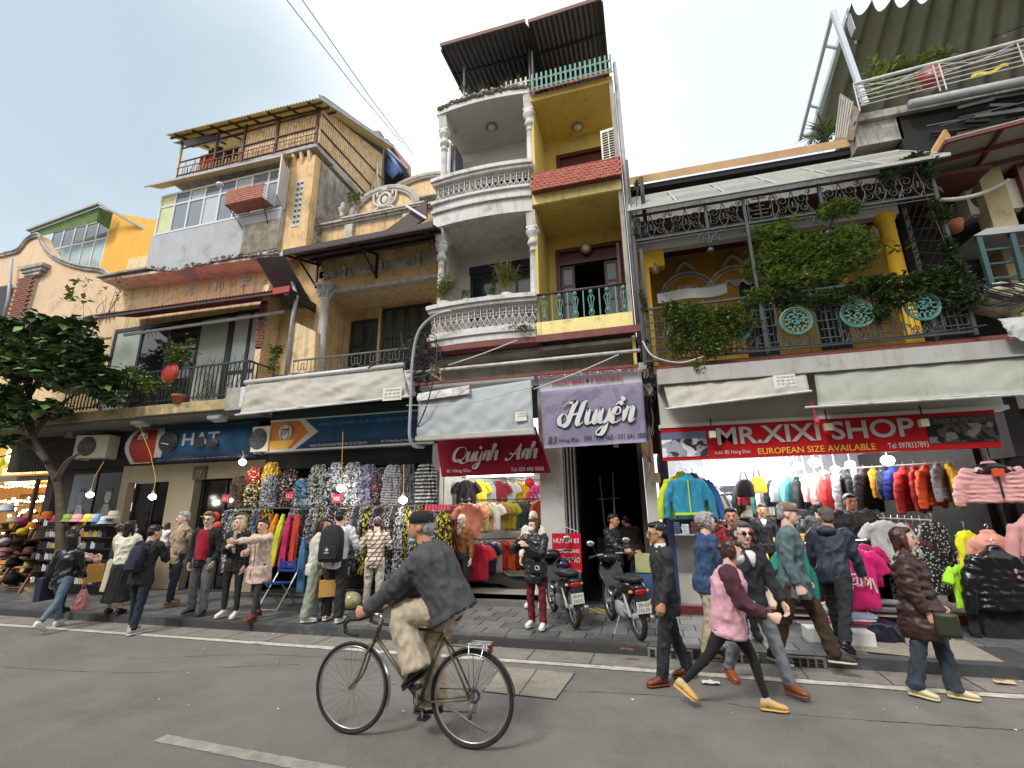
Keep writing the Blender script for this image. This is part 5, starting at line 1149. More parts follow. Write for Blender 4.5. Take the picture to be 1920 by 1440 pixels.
for u in(0,.5,1):MB().beam(A1.lerp(B1,u)-V((0,0,.05)),D1_.lerp(C1_,u)-V((0,0,.05)),.05).build('rafter',m_rf,ra)
MB().beam(at(1735,318,Y=8.5),at(1775,250,Y=9.2),.05,.16).build('end_board',mat('tan_board','b08850',.7,.1),ra)
MB().tube(sag(at(1765,375,Y=8.6),at(1890,338,Y=9.2),.1),.035,8).build('pipe',m_canv,hR,True)
gz=thing('metal_gazebo',(6,8.8,4.4),'small grey roofed metal frame with dark green posts at the right edge','gazebo')
P=[at(1825,442,Y=8.7),at(1850,428,Y=8.7),at(2000,412,Y=8.7),at(2000,424,Y=8.7),at(1852,440,Y=8.7)];MB().prism(P,(0,.9,0)).build('roof',m_grey,gz)
m_dg=mat('petrol_green',(.03,.07,.075),.5,.2)
for x0,y0,x1,y1 in((1832,440,1862,545),(1895,436,1920,530),(1940,430,1975,530)):MB().beam(at(x0,y0,Y=8.75),at(x1,y1,Y=8.75),.07).build('post',m_dg,gz)
for y0,y1 in((470,462),(497,489),(524,517)):MB().beam(at(1842,y0,Y=8.8),at(1990,y1-8,Y=8.8),.03).build('bar',m_dg,gz)
p=at(1875,562,Y=8.6);b=MB()
b.grid(lambda u,v:p+V(((.32+.05*noise.noise(V((u*6,v*6,1))))*math.cos(u*2*PI)*math.sin(v*PI)*1.3,-.25*math.sin(u*2*PI)*math.sin(v*PI),(.26+.08*noise.noise(V((u*5,v*7,3))))*math.cos(v*PI))),28,16)
tag(b.build('cable_bundle_sack',mat('sack','a79f8b',.95,.25,6,dirt=.6,dirtc=(.08,.07,.05),dsc=4,bump=.6,bsc=14),smooth=True),'lumpy pale sack bound with black cables at the right edge','sack')
b=MB()
for k in range(14):a=ru(.5,1);b.tube([p+V((.42*a*math.cos(t+k)-.1,-.3,.22*a*math.sin(t+k*.7))) for t in np.linspace(0,3.5,12)],.011,4)
tag(b.build('cable_coil',m_wire),'tangled black cable coils in front of the pale sack','cable')
b=cloth(((1870,598),(1960,590),(1990,660),(1890,628)),(8.15,8.15,8.0,8.0),16,10,.06,9);tag(b.build('tarp',mat('clear_tarp','a4a6a2',.35,.1),smooth=True),'crumpled grey tarpaulin hanging over the end of the hood','tarpaulin')
for px,py,lb in((1790,425,'small terracotta pot on the dark upper ledge at the right'),):p=at(px,py,Y=9.3);tag(MB().lathe([(.1,-.1),(.14,.1),(.12,.1)],p,12).build('flower_pot',m_terra,smooth=True),lb,'flower pot')
b=MB()
for k in range(46):
 q=V((ru(5.5,8.6),ru(9.15,9.55),ru(8.1,9.35)));b.m=random.randrange(4);b.beam(q,q+V((ru(.3,1.2),ru(-.1,.1),ru(-.05,.05))),ru(.02,.07))
for k in range(60):
 q=V((ru(5.5,8.2),ru(9.6,10.1),ru(5.0,8.1)));b.m=random.randrange(4);b.beam(q,q+V((ru(-.1,.1),ru(-.1,.1),ru(-.6,.6))),ru(.02,.09))
b.build('clutter',[m_dark,mat('old_wood',(.035,.028,.022),.8,.3),m_iron2,m_blk],hR,kind='stuff')
aircon(at(1872,395,Y=9.5),'dark old air conditioner with a round fan opening under the red frame',0,.8,.6,.3,'fan')
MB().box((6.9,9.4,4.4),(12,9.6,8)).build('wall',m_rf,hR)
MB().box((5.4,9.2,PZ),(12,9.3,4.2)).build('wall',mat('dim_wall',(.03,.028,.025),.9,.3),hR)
# remeshed cloth and garments
def remesh(b,vox=.012,sm=4,fold=0,fs=(9,9,5),seed=0,name='m',mats=None,fine=0):
 """one continuous skin over overlapping closed shapes, smoothed, with folds"""
 me=b.mesh('tmp');o=bpy.data.objects.new('tmp',me);COL.objects.link(o)
 m=o.modifiers.new('r','REMESH');m.mode='VOXEL';m.voxel_size=vox;m.use_smooth_shade=True
 if sm:s=o.modifiers.new('s','SMOOTH');s.iterations=sm;s.factor=.5
 dg=bpy.context.evaluated_depsgraph_get();r=bpy.data.meshes.new_from_object(o.evaluated_get(dg));bpy.data.objects.remove(o);bpy.data.meshes.remove(me)
 r.name=name
 n=len(r.vertices)
 if fold and n:
  co=np.empty(n*3,np.float32);no=np.empty(n*3,np.float32);r.vertices.foreach_get('co',co);r.vertices.foreach_get('normal',no);co=co.reshape(-1,3);no=no.reshape(-1,3)
  d=np.empty(n,np.float32);a,bb,c=fs
  for i,p in enumerate(co):
   x,y,z=float(p[0]),float(p[1]),float(p[2])
   q=noise.noise(V((x*a+seed,y*bb,z*c+.5*x*a)));d[i]=-abs(q)*1.6+.3
   if fine:d[i]+=fine*noise.noise(V((x*30,y*30+seed,z*22)))
  r.vertices.foreach_set('co',(co+no*d[:,None]*fold).ravel())
 r.materials.clear()
 for m_ in(mats if isinstance(mats,(list,tuple)) else[mats] if mats else[]):r.materials.append(m_)
 r.shade_smooth();r.update();return r
def limb(b,pts,rs,n=12,asp=1,sub=3,qu=0):
 """tapered tube through points with elliptical flattening; qu = quilting depth"""
 P=cr_spline(pts,sub*(3 if qu else 1));k=sub*(3 if qu else 1);Rr=[]
 for i in range(len(pts)-1):Rr+=[rs[i]+(rs[i+1]-rs[i])*(j/k) for j in range(k)]
 Rr.append(rs[-1])
 if qu:Rr=[r*(1-qu*(abs(math.cos(i*1.25))**6)) for i,r in enumerate(Rr)]
 return b.tube(P,Rr,n)
def gbody(kind):
 """hanging garment, hook at the origin, front towards -Y"""
 b=MB();X=V((1,0,0));Yv=V((0,1,0))
 ln={'tee':.66,'jacket':.66,'puffer':.62,'dress':1.15,'tank':.7}[kind];w_={'tee':.23,'jacket':.25,'puffer':.29,'dress':.24,'tank':.2}[kind];d={'puffer':.10,'jacket':.065}.get(kind,.045)
 rings=[((0,0,-.07),X*.08,Yv*.035),((0,0,-.1),X*.13,Yv*d*.8),((0,0,-.14),X*w_*.86,Yv*d),((0,0,-.2),X*w_*.95,Yv*d)]
 nn=14
 for i in range(1,nn+1):
  z=-.2-(ln-.12)*i/nn;f=1.0
  if kind=='puffer':f=1-.16*(abs(math.cos(i*PI/2.0))**3)
  g=w_*(1+(.25*i/nn if kind=='dress' else.06*i/nn));rings.append(((0,0,z),X*g*(f if kind=='puffer' else 1),Yv*d*f))
 b.loft(rings,20,pw=2.6)
 for s in(-1,1):
  if kind=='tee':limb(b,[(s*.17,0,-.14),(s*.27,0,-.24),(s*.33,0,-.36)],[.07,.075,.08])
  elif kind in('jacket','puffer'):r=.085 if kind=='puffer' else.062;limb(b,[(s*.2,0,-.15),(s*.3,.0,-.34),(s*.35,0,-.55),(s*.36,.0,-.74)],[r,r,r*.9,r*.7],qu=.15 if kind=='puffer' else 0)
 if kind in('jacket','puffer'):b.loft([((0,0,-.02),X*.075,Yv*.05),((0,.01,-.1),X*.09,Yv*.06)],12)
 return b
GM={}
for k in('tee','jacket','puffer','dress','tank'):
 GM[k]=[remesh(gbody(k),.018,3,.03 if k!='puffer' else.02,(10,10,4) if k!='puffer' else(8,8,14),s,'garment_'+k,[m_white]) for s in(0,7)]
b=MB();b.tube([(-.2,0,-.13),(0,0,-.06),(.2,0,-.13)],.008,5);b.tube([(0,0,-.06),(0,0,0),(.02,0,.02),(0,0,.05),(-.02,0,.03)],.004,4);HANG=b.mesh('hanger',m_steel)
def bundle_b(w_,h,d):
 b=MB();X=V((1,0,0));Yv=V((0,1,0))
 b.loft([((0,0,-h*i/12),X*w_/2*(.6+.4*min(1,i/3)),Yv*d*(.6+.4*min(1,i/3))) for i in range(13)],20,pw=3);return b
BUN=[remesh(bundle_b(.40,1.12,.10),.018,2,.09,(22,14,2.2),s,'cloth_bundle',[m_white],fine=.35) for s in(1,4,9)]
SCF=[remesh(bundle_b(.12,1.0,.05),.014,2,.05,(30,20,1.5),s,'scarf',[m_white]) for s in(2,5)]
def cm(c,n=None):return mat('cloth_'+c,c,.85,.1,9)
def garment(kind,loc,m,label,cat,group=None,rz=0,s=1.0,tilt=0,hanger=True,part=None):
 nm={'tee':'shirt','jacket':'jacket','puffer':'puffer_jacket','dress':'dress','tank':'top','bundle':'trouser_bundle','scarf':'scarf'}[kind]
 me=random.choice({'bundle':BUN,'scarf':SCF}.get(kind) or GM[kind])
 o=inst(me,nm,loc,None,(0,tilt,rz),s,m);tag(o,label,cat,group)
 if hanger and kind not in('bundle','scarf'):h=inst(HANG,'hanger',(0,0,0));h.parent=o;h.location=(0,0,0)
 return o
ORD=['first','second','third','fourth','fifth','sixth','seventh','eighth','ninth','tenth','eleventh','twelfth','thirteenth','fourteenth','fifteenth','sixteenth','seventeenth','eighteenth','nineteenth','twentieth']
def ordn(i):return ORD[i] if i<20 else['twenty','thirty','forty'][(i+1)//10-2]+('-'+ORD[(i+1)%10-1] if(i+1)%10 else '') if(i+1)%10 else['twentieth','thirtieth','fortieth'][(i+1)//10-2]
# ground floor shells
m_in=mat('shop_wall',(.55,.54,.50),.7,.08);m_flr=mat('shop_floor',(.33,.31,.27),.25,.1,1)
sg=thing('shop_row',(-4,9.6,PZ),'ground floor walls, piers and rooms of the row of shops behind the pavement','building')
def room(x0,x1,y0,y1,z0,z1,wm,fm=None,cmx=None,back=None):
 MB().box((x0,y0,PZ),(x1,y1,z0)).build('floor',fm or m_flr,sg)
 MB().box((x0-.08,y0,z0),(x0,y1,z1)).build('wall',wm,sg);MB().box((x1,y0,z0),(x1+.08,y1,z1)).build('wall',wm,sg)
 MB().box((x0,y1,z0),(x1,y1+.08,z1)).build('back_wall',back or wm,sg);MB().box((x0,y0,z1),(x1,y1,z1+.08)).build('ceiling',cmx or wm,sg)
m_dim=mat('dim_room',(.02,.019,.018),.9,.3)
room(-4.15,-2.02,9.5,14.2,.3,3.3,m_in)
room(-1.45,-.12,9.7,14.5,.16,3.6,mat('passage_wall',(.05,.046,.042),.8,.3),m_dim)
MB().beam((-.9,11,.2),(-1.0,11,2.6),.025).beam((-.75,11.2,1.2),(-.72,11.2,2.7),.04).beam((-1.1,11.3,2.1),(-.6,11.3,2.12),.03).box((-1.3,12.5,.2),(-.7,13,1.2)).build('passage_fittings',m_grey,sg,kind='stuff')
room(.42,5.3,9.5,14.0,.24,3.22,mat('shop_dim',(.26,.26,.27),.7,.2),m_flr,mat('white_ceiling',(.6,.62,.64),.5,.05))
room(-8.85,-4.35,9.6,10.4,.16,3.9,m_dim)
MB().box((-2.02,9.3,PZ),(-1.55,9.9,4.4)).build('pier',mat('white_pier',(.48,.47,.44),.7,.08,dirt=.3,dirtc=(.25,.22,.18),dsc=4),sg)
for k in range(4):MB().box((-1.55+k*.06,9.35+k*.06,PZ),(-1.52+k*.06,9.75,3.2)).build('folding_gate',m_grey,sg)
MB().box((-.02,9.28,PZ),(.18,9.5,3.4)).build('pier',mat('pale_pier','c2c2bc',.6,.06,dirt=.3,dirtc=(.3,.28,.25)),sg)
MB().box((-4.35,9.3,PZ),(-4.17,9.5,3.3)).build('pier',_mats['white_pier'],sg)
for x0,x1,z in((-4.2,-2.0,.3),(-4.4,-1.4,.22)):MB().box((x0,9.5-(.3-z)*2.4,PZ),(x1,9.55,z)).build('step',m_slate[3],sg)
MB().box((.3,9.25,PZ),(5.4,9.5,.26)).build('step',mat('red_step',(.12,.02,.018),.4,.2),sg);MB().box((-1.45,9.4,PZ),(-.1,9.7,.2)).build('step',m_slate[0],sg)
MB().box((.3,9.4,.26),(.42,9.52,3.3)).build('door_frame',mat('blue_frame',(.02,.035,.09),.5),sg)
MB().box((.02,9.45,2.9),(.4,9.6,5.2)).build('infill',m_dim,sg);MB().box((5.3,8.75,2.55),(5.5,9.3,4.3)).build('infill',m_dim,sg);MB().box((5.29,9.31,PZ),(5.9,9.49,4.3)).build('infill',m_dim,sg);MB().box((5.2,9.5,.26),(5.28,13.9,3.1)).build('added_shade_sheet',m_dim,sg)  # last box is an added dark sheet painting deep shade over the wall
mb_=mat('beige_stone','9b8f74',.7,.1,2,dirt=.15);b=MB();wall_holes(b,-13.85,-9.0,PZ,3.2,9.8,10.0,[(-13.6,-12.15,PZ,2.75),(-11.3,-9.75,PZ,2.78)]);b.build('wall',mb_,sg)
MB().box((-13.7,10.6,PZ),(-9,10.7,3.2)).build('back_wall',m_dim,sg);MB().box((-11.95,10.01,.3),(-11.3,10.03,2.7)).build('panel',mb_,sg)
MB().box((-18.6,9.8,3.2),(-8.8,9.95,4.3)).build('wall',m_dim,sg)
for x in(-13.6,-12.9,-12.2,-11.25,-10.5,-9.8):MB().box((x,10.02,PZ),(x+.05,10.08,2.75)).build('door_frame',m_blk,sg)
MB().box((-11.35,10.05,PZ),(-9.7,10.07,2.75)).build('door_glass',glass('door_glass2','14110e',.9,.1),sg)
MB().box((-13.6,10.05,PZ),(-12.15,10.07,2.75)).build('door_glass',_mats['door_glass2'],sg)
p=at(361,900,Y=9.78);o=MB().box((p.x,9.76,p.z),(p.x+.42,9.79,p.z+.33)).build('house_number_plate',mat('bronze',(.08,.06,.03),.5));tag(o,'dark bronze house number plate 77 above the open doorway','number plate');text('77',o,(p.x+.1,9.757,p.z+.1),.2,.14,mat('gold',(.45,.33,.12),.4),depth=.004)
for i,(x0,lb) in enumerate(((-15.75,'left of two dark portrait posters beside the doorway'),(-14.75,'right of two dark portrait posters beside the doorway'))):
 o=MB().box((x0,9.84,1.3),(x0+.92,9.87,3.05)).build('portrait_poster',mat('poster_dark',(.015,.017,.02),.3));tag(o,lb,'poster','portrait posters')
 def fl(pts,m,k):MB().add([(x0+.46+x,9.84-.003*k,1.3+z) for x,z in pts],[tuple(range(len(pts)))]).build('print',m,o)
 g1=mat('print_grey',(.13,.14,.15),.4,.5,5);g2=mat('print_light',(.3,.3,.3),.4,.4,5);g3=mat('print_sky',(.08,.11,.13),.4,.2)
 fl([(-.44,.6),(.44,.6),(.44,1.7),(-.44,1.7)],g3 if i==0 else mat('print_black',(.01,.01,.012),.4),1)
 fl([(.4*math.cos(a),.35+.5*math.sin(a)) for a in np.linspace(0,PI,12)],_mats['poster_dark'] if i==0 else g1,2)
 fl([(.12*math.cos(a),1.12+.2*math.sin(a)) for a in np.linspace(0,2*PI,14)][:-1],g2 if i else g1,3);fl([(.14*math.cos(a),1.24+.12*math.sin(a)) for a in np.linspace(0,PI,9)],_mats['poster_dark'],4)
 fl([(-.1,.9),(.1,.9),(.16,.6),(0,.45),(-.16,.6)],g2,4)
MB().box((-16.2,9.88,PZ),(-13.85,10,3.3)).build('wall',m_dim,sg)
aircon((at(172,830,Y=9.3).x,9.3,at(172,858,Y=9.3).z),'grimy outdoor air conditioner under the slab left of the curved blue sign',R(12),.95,.62,.35,'fan','air conditioners at street level')
aircon((at(482,845,Y=9.1).x,9.15,at(482,846,Y=9.1).z),'cream outdoor air conditioner between the two blue signs',0,.5,.6,.3,'fan','air conditioners at street level')
p=at(118,820,Y=9.4);tag(MB().box(p,p+V((.35,.2,.35))).build('meter_box',mat('pale_box','8b8a82',.6)),'grey meter box in the shade left of the air conditioner','meter box')
m_warm=mat('glow_wood',(.30,.13,.03),.5,.4,2,em=.22,emc=(.9,.38,.06));m_warm2=mat('glow_panel','b5902a',.5,.15,2,em=.25,emc=(.8,.5,.06))  # wood and panel glow by themselves, standing in for lamplight on them
cf=thing('cafe_front',(-20,10.2,PZ),'warmly lit coffee shop front with gold lettering under the tree','cafe')
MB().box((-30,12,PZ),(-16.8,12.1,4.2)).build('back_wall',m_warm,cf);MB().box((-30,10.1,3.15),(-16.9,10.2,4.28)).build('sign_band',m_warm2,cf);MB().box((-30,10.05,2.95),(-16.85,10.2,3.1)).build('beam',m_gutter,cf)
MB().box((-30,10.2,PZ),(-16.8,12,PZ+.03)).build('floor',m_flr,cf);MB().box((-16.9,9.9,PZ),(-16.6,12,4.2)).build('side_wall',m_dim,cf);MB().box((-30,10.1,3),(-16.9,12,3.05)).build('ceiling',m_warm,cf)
p=at(5,891,Y=10.08);q=at(104,888,Y=10.08);text('LAROCA KOPI LUWAK',cf,p,q.x-p.x,.22,mat('glow_letters',(.9,.75,.4),.4,0,em=2.5,emc=(1,.85,.45)),depth=.02,bold=.01)
p=at(20,868,Y=10.08);b=MB();b.tube([p+V((.22*math.cos(a),-.02,.24+.22*math.sin(a))) for a in np.linspace(.5,5.5,12)],.035,5);b.tube([p+V((-.4,0,0)),p+V((-.1,0,.2)),p+V((.2,0,.1)),p+V((.5,0,.35))],.03,5);b.build('emblem',_mats['glow_letters'],cf)
m_tube=mat('tube_glow',(1,.9,.6),.5,0,em=7,emc=(1,.85,.5));p=at(12,905,Y=10.6);q=at(70,905,Y=10.6);MB().tube([p,q],.05,8).build('tube_lamp',m_tube,cf)
m_fairy=mat('fairy_glow',(1,.85,.5),.5,0,em=9,emc=(1,.78,.4));fb=MB()
for yy,y0 in((912,10.6),(940,10.6)):
 for k in range(14):fb.ball(at(2+k*7.4,yy+1.2*math.sin(k),Y=y0),(.06,.03,.03),6,4)
for k in range(34):fb.ball(at(ru(0,100),ru(925,1010),Y=11.4),ru(.025,.06),6,4)
for k in range(10):fb.ball(at(ru(45,75),ru(1074,1084),Y=9.4),ru(.02,.04),6,4)
fb.build('fairy_lights',m_fairy,cf,kind='stuff')
b=MB()
for k in range(7):
 for j in range(3):b.box((-21+k*.75,11.6,1.0+j*.65),(-20.4+k*.75,11.9,1.35+j*.65+ru(-.1,.1)))
b.build('goods',mat('brown_goods',(.08,.035,.015),.6,.4,3),cf,kind='stuff')
for z in(1.0,1.65,2.3):MB().box((-30,11.5,z-.04),(-16.9,12,z)).build('shelf',mat('wood_dark',(.12,.055,.02),.5,.2),cf)
for x,w_ in((-19.4,.08),(-17.6,.07)):MB().box((x,10.0,PZ),(x+w_,10.1,3)).build('post',_mats['wood_dark'],cf)
for x,z,c in((-18.6,3.55,'c9c22a'),(-17.9,3.4,'b8b52a')):tag(MB().ball((x,9.2,z),(.22,.12,.18),14,9).build('paper_lantern',mat('lant'+c,c,.5,em=.4),smooth=True),{-18.6:'larger yellow paper lantern under the tree at the left edge',-17.9:'smaller yellow green paper lantern under the tree limb'}[x],'lantern')
l=bpy.data.lights.new('cafe_lamp','POINT');l.energy=160;l.color=(1,.62,.25);l.shadow_soft_size=.3;lo=bpy.data.objects.new('cafe_lamp',l);COL.objects.link(lo);lo.location=(-18.3,10.9,2.6)
# signs and banners
m_blue=mat('sign_blue','1f4a6b',.6,.25,1.2,spec=.25);m_navy=mat('sign_navy','10204a',.35,.1);m_or=mat('sign_orange','d0702c',.4,.2,2);m_cream=mat('sign_cream','cfc6b0',.5,.05);m_wl=mat('letter_white',(.6,.6,.58),.5,.05);m_yl=mat('letter_gold','e0b040',.5,.05)
def badge(parent,c,r,Y):
 MB().lathe([(r,0),(r,.008)],(c.x,Y-.012,c.z),20,(0,1,0)).build('emblem_disc',m_cream,parent)
 b=MB()
 for k in(.95,.55):b.tube([(c.x+r*k*math.cos(a),Y-.016,c.z+r*.9*math.sin(a)) for a in np.linspace(0,2*PI,25)],.006,4)
 b.build('emblem_ring',m_blk,parent);text('77',parent,(c.x-r*.5,Y-.02,c.z-r*.35),r,r*.7,m_blk,depth=.003,shear=.35,bold=.02)
s79=thing('shop_sign',(-6.3,9.3,3.7),'long blue company sign with an orange arrow emblem and 77 above the patterned trousers','shop sign')
Ys=9.2;TL,BL,TR_,BR_=at(509,791,Y=Ys),at(505,845,Y=Ys),at(830,768,Y=Ys),at(830,829,Y=Ys);zt,zb=TL.z,BL.z;x0,x1=TL.x,-4.3
MB().box((x0,Ys,zb),(x1,Ys+.12,zt)).build('panel',m_blue,s79);MB().box((x0-.03,Ys-.01,zb-.04),(x1,Ys+.1,zb)).build('edge',m_alum,s79);MB().box((x0-.03,Ys-.01,zt),(x1,Ys+.1,zt+.03)).build('edge',m_alum,s79)
MB().box((x0,Ys,zt+.03),(x1,Ys+.12,zt+.25)).build('top_band',m_green_d,s79)
f=lambda pts,m,k,nm='print',pr=None,Y=Ys:MB().prism([(x,Y-.004*k,z) for x,z in pts],(0,.003,0)).build(nm,m,pr or s79)
h=zt-zb;f([(x0+.9,zb),(x1,zb),(x1,zb+.15),(x0+1.05,zb+.15)],m_navy,1)
f([(x0,zb),(x0+.75,zb),(x0+1.35,zb+h*.55),(x0+.95,zt),(x0,zt)],m_cream,2);f([(x0+.03,zb+.02),(x0+.65,zb+.02),(x0+1.08,zb+h*.55),(x0+.8,zt-.02),(x0+.03,zt-.02)],m_or,3);f([(x0+.03,zb+.02),(x0+.55,zb+.02),(x0+.72,zb+.22),(x0+.03,zb+.22)],m_yl,4)
badge(s79,V((x0+.45,0,zb+h*.60)),.21,Ys-.015)
p=at(599,800,Y=Ys-.01);text('C\u00d4NG TY C\u1ed4 PH\u1ea6N TH\u01af\u01a0NG M\u1ea0I D\u1ecaCH V\u1ee4 TR\u00c0NG TI\u1ec0N',s79,(p.x,Ys-.008,zt-.2),x1-.1-p.x,.13,mat('letter_pale','6f8fa8',.5),depth=.003)
text('TRUNG T\u00c2M KINH DOANH TR\u00c0NG THI - \u0110T: 024 3828 6334',s79,(x0+1.15,Ys-.008,zb+.03),1.5,.075,m_wl,depth=.003);text('\u0110C: 79 H\u00e0ng \u0110\u00e0o, Q. Ho\u00e0n Ki\u1ebfm, H\u00e0 N\u1ed9i - \u0110T: 024',s79,(x0+3.0,Ys-.008,zb+.03),1.3,.075,m_wl,depth=.003)
s77=thing('bowed_sign',(-10.8,9.2,3.6),'bowed blue hat advertisement sign with a red orange emblem left of the air conditioner','shop sign')
x0,x1,zb,zt=-12.9,-9.0,3.2,4.1
cs=lambda t,z:V((x0+(x1-x0)*t,9.35-.22*math.sin(PI*(z-zb)/(zt-zb)),z))
MB().sheet(lambda u,v:cs(u,zb+(zt-zb)*v),4,10,(0,.03,0)).build('panel',m_blue,s77,True)
def cq(t0,t1,z0,z1,m,o=.008,tp=None):MB().grid(lambda u,v:cs((t0+(t1-t0)*u)+(tp or(lambda w:0))(v)*u,z0+(z1-z0)*v)-V((0,o,0)),4,8).build('print',m,s77)
cq(.0,.22,zb,zt,m_cream,.006,lambda v:.09*math.sin(v*PI));cq(.01,.17,zb+.02,zt-.02,mat('sign_red','9a2f20',.4),.012,lambda v:.07*math.sin(v*PI));cq(.15,1,zb,zb+.12,m_navy,.01)
badge(s77,V((x0+.42,0,zt-.3)),.19,9.16)
for t in(0.0,.15):MB().tube([cs(t*.0,z)-V((t*.4,.02,0)) for z in np.linspace(zb,zt,8)],.02,5).build('rim',m_alum,s77)
MB().ball((x0+1.35,9.12,3.68),(.33,.06,.27),16,10).build('cap_print',mat('cap_black',(.012,.012,.014),.5),s77,True);MB().tube([(x0+1.2,9.06,3.65),(x0+1.45,9.05,3.6)],.012,5).build('cap_logo',m_wl,s77)
text('HAT',s77,(x0+1.8,9.12,3.56),1.15,.3,mat('letter_dim','8f979c',.5),depth=.004,bold=.02);MB().box((x0+2.2,9.11,3.5),(x0+2.5,9.115,3.75)).ball((x0+2.75,9.1,3.55),(.2,.03,.14),10,6).build('print',_mats['cap_black'],s77)
text('TRUNG TAM KINH DOANH TRANG THI    DT: 024 3828 6334    77 Hang Dao',s77,(x0+.8,9.33,zb+.03),2.9,.06,m_wl,depth=.003,lift=.03)
for px,py,lb in((262,790,'left floodlight under the slab above the bowed sign'),(407,780,'right floodlight under the slab above the bowed sign')):
 p=at(px,py,Y=8.8);t=thing('floodlight',p,lb,'floodlight','floodlights');MB().hexa([p+V(q) for q in((-.2,-.1,-.05),(.2,-.1,-.05),(.2,.12,-.13),(-.2,.12,-.13),(-.2,-.06,.06),(.2,-.06,.06),(.2,.15,.02),(-.2,.15,.02))]).build('housing',m_grey,t);MB().box(p+V((-.16,-.11,-.09)),p+V((.16,-.095,-.01))).build('lens',m_steel,t);MB().tube([p+V((-.22,0,0)),p+V((-.22,0,.16)),p+V((.22,0,.16)),p+V((.22,0,0))],.012,5).build('bracket',m_blk,t)
s81=thing('crimson_sign',(-3,9.0,2.95),'crimson shop sign with white script lettering under the pale awning','shop sign');Ys=9.0
P=[at(x,y,Y=Ys) for x,y in((817,815),(1003,800),(1032,886),(828,894))]
MB().prism([P[3],P[2],P[1],P[0]],(0,.08,0)).build('panel',mat('crimson','850f2c',.65,.3,1.5,spec=.2),s81)
Lt={'Q':[[(.55,.95),(.2,.9),(.02,.55),(.1,.12),(.42,.0),(.75,.25),(.8,.7),(.55,.95)],[(.1,.05),(.4,.12),(.7,-.12),(1.0,-.05)]],
 'u':[[(0,.5),(.06,.62),(.06,.2),(.16,.0),(.32,.14),(.40,.62)],[(.40,.62),(.38,.15),(.46,0),(.56,.12)]],
 'y':[[(0,.5),(.06,.62),(.06,.2),(.16,.02),(.32,.14),(.40,.62)],[(.40,.62),(.38,.0),(.3,-.42),(.12,-.5),(.04,-.35),(.3,-.1),(.56,.12)]],
 'n':[[(0,.5),(.08,.62),(.08,.02)],[(.08,.35),(.22,.6),(.34,.58),(.36,.3),(.36,.08),(.44,.0),(.54,.12)]],
 'h':[[(.0,.3),(.16,.85),(.14,1.05),(.04,.95),(.04,.02)],[(.06,.35),(.2,.58),(.32,.55),(.33,.2),(.38,.02),(.5,.12)]],
 'A':[[(-.25,.1),(-.1,-.05),(.15,.2),(.5,1.0)],[(.5,1.0),(.5,.4),(.56,.0),(.7,.1)],[(-.1,.4),(.2,.32),(.6,.42)]],
 'H':[[(-.30,.52),(-.42,.30),(-.30,.02),(-.05,.10),(-.12,.40),(-.30,.52)],[(-.38,.8),(-.2,.98),(.05,.95),(.14,1.02),(.06,.6),(.0,.1),(-.14,-.08),(-.3,-.02)],[(.62,1.02),(.50,.9),(.44,.5),(.40,.12),(.48,-.04),(.66,.1)],[(-.02,.5),(.2,.44),(.44,.52),(.52,.5)]],
 'e':[[(.02,.3),(.3,.38),(.26,.6),(.1,.6),(.02,.3),(.08,.04),(.24,.0),(.46,.14)]],
 '`':[[(-.02,.95),(.14,.78)]],'^':[[(-.02,.72),(.12,.86),(.26,.72)]]}
def script(word,parent,p0,s,m,wd,adv,sx=1,outline=None):
 x=0;ST=[]
 for ch,dx,dy in word:ST+=[[(px+x+dx,py+dy) for px,py in st] for st in Lt[ch]];x+=adv.get(ch,0)
 if outline:pen(ST,parent,p0,s,outline,wd*1.45,.45,lift=.002,sx=sx)
 pen(ST,parent,p0,s,m,wd,.34,lift=.012,sx=sx)
ad={'Q':.92,'u':.54,'y':.54,'n':.52,'h':.5,'A':.72,'H':.72,'e':.44}
lp=mat('letter_pink','d8c2c4',.5,.05)
up81=(P[1]-P[0]).normalized();p0=at(848,866,Y=Ys-.005)
script([('Q',0,0),('u',0,0),('y',0,0),('`',-.38,0),('n',0,0),('h',0,0),('A',.75,0),('n',.75,0),('h',.75,0)],s81,p0,.30,lp,.105,ad,1.07,mat('wine',(.05,.005,.015),.5))
p=at(838,888,Y=Ys);text('81 H\u00e0ng \u0110\u00e0o',s81,(p.x,Ys-.006,p.z),.52,.085,m_wl,depth=.003,bold=.01);p=at(958,884,Y=Ys);text('Tel: 035 696 0686',s81,(p.x,Ys-.006,p.z),.66,.075,m_wl,depth=.003)
MB().tube([at(858,818,Y=8.9),at(966,812,Y=8.9)],.018,6).build('tube_lamp',m_wl,s81)
aw=thing('canvas_awning',(-3,8.3,3.3),'pale blue grey canvas awning hanging over the crimson sign','awning')
cloth(((785,745),(996,712),(1001,806),(782,822)),(8.4,8.4,8.3,8.3),40,20,.035,12).build('canvas',m_canv3,aw,True);cloth(((783,738),(880,722),(881,738),(783,752)),(8.36,8.36,8.3,8.3),16,4,.02,3).build('flap',m_white,aw)
MB().box((-4.25,8.28,3.22),(-1.88,8.42,3.3)).build('bar',m_canv,aw);sticker(966,790,8.27,aw,2,.22,.17);MB().box((-4.3,8.5,4.28),(-1.9,8.9,4.42)).build('hood',m_hood,aw)
MB().tube([(-4.45,8.45,4.66),(.1,8.45,4.66)],.035,8).build('roller',m_white,aw,True);MB().beam((-4.4,8.4,4.38),(.05,8.4,4.36),.05).build('bar',m_rust,aw)
bn=thing('purple_banner',(-.9,8.6,3),'purple grey cloth banner with large white script hanging over the dark doorway','banner');Ys=8.52
m_bn=pat('banner_print','blot','77728a','857f94',3,rough=.75)
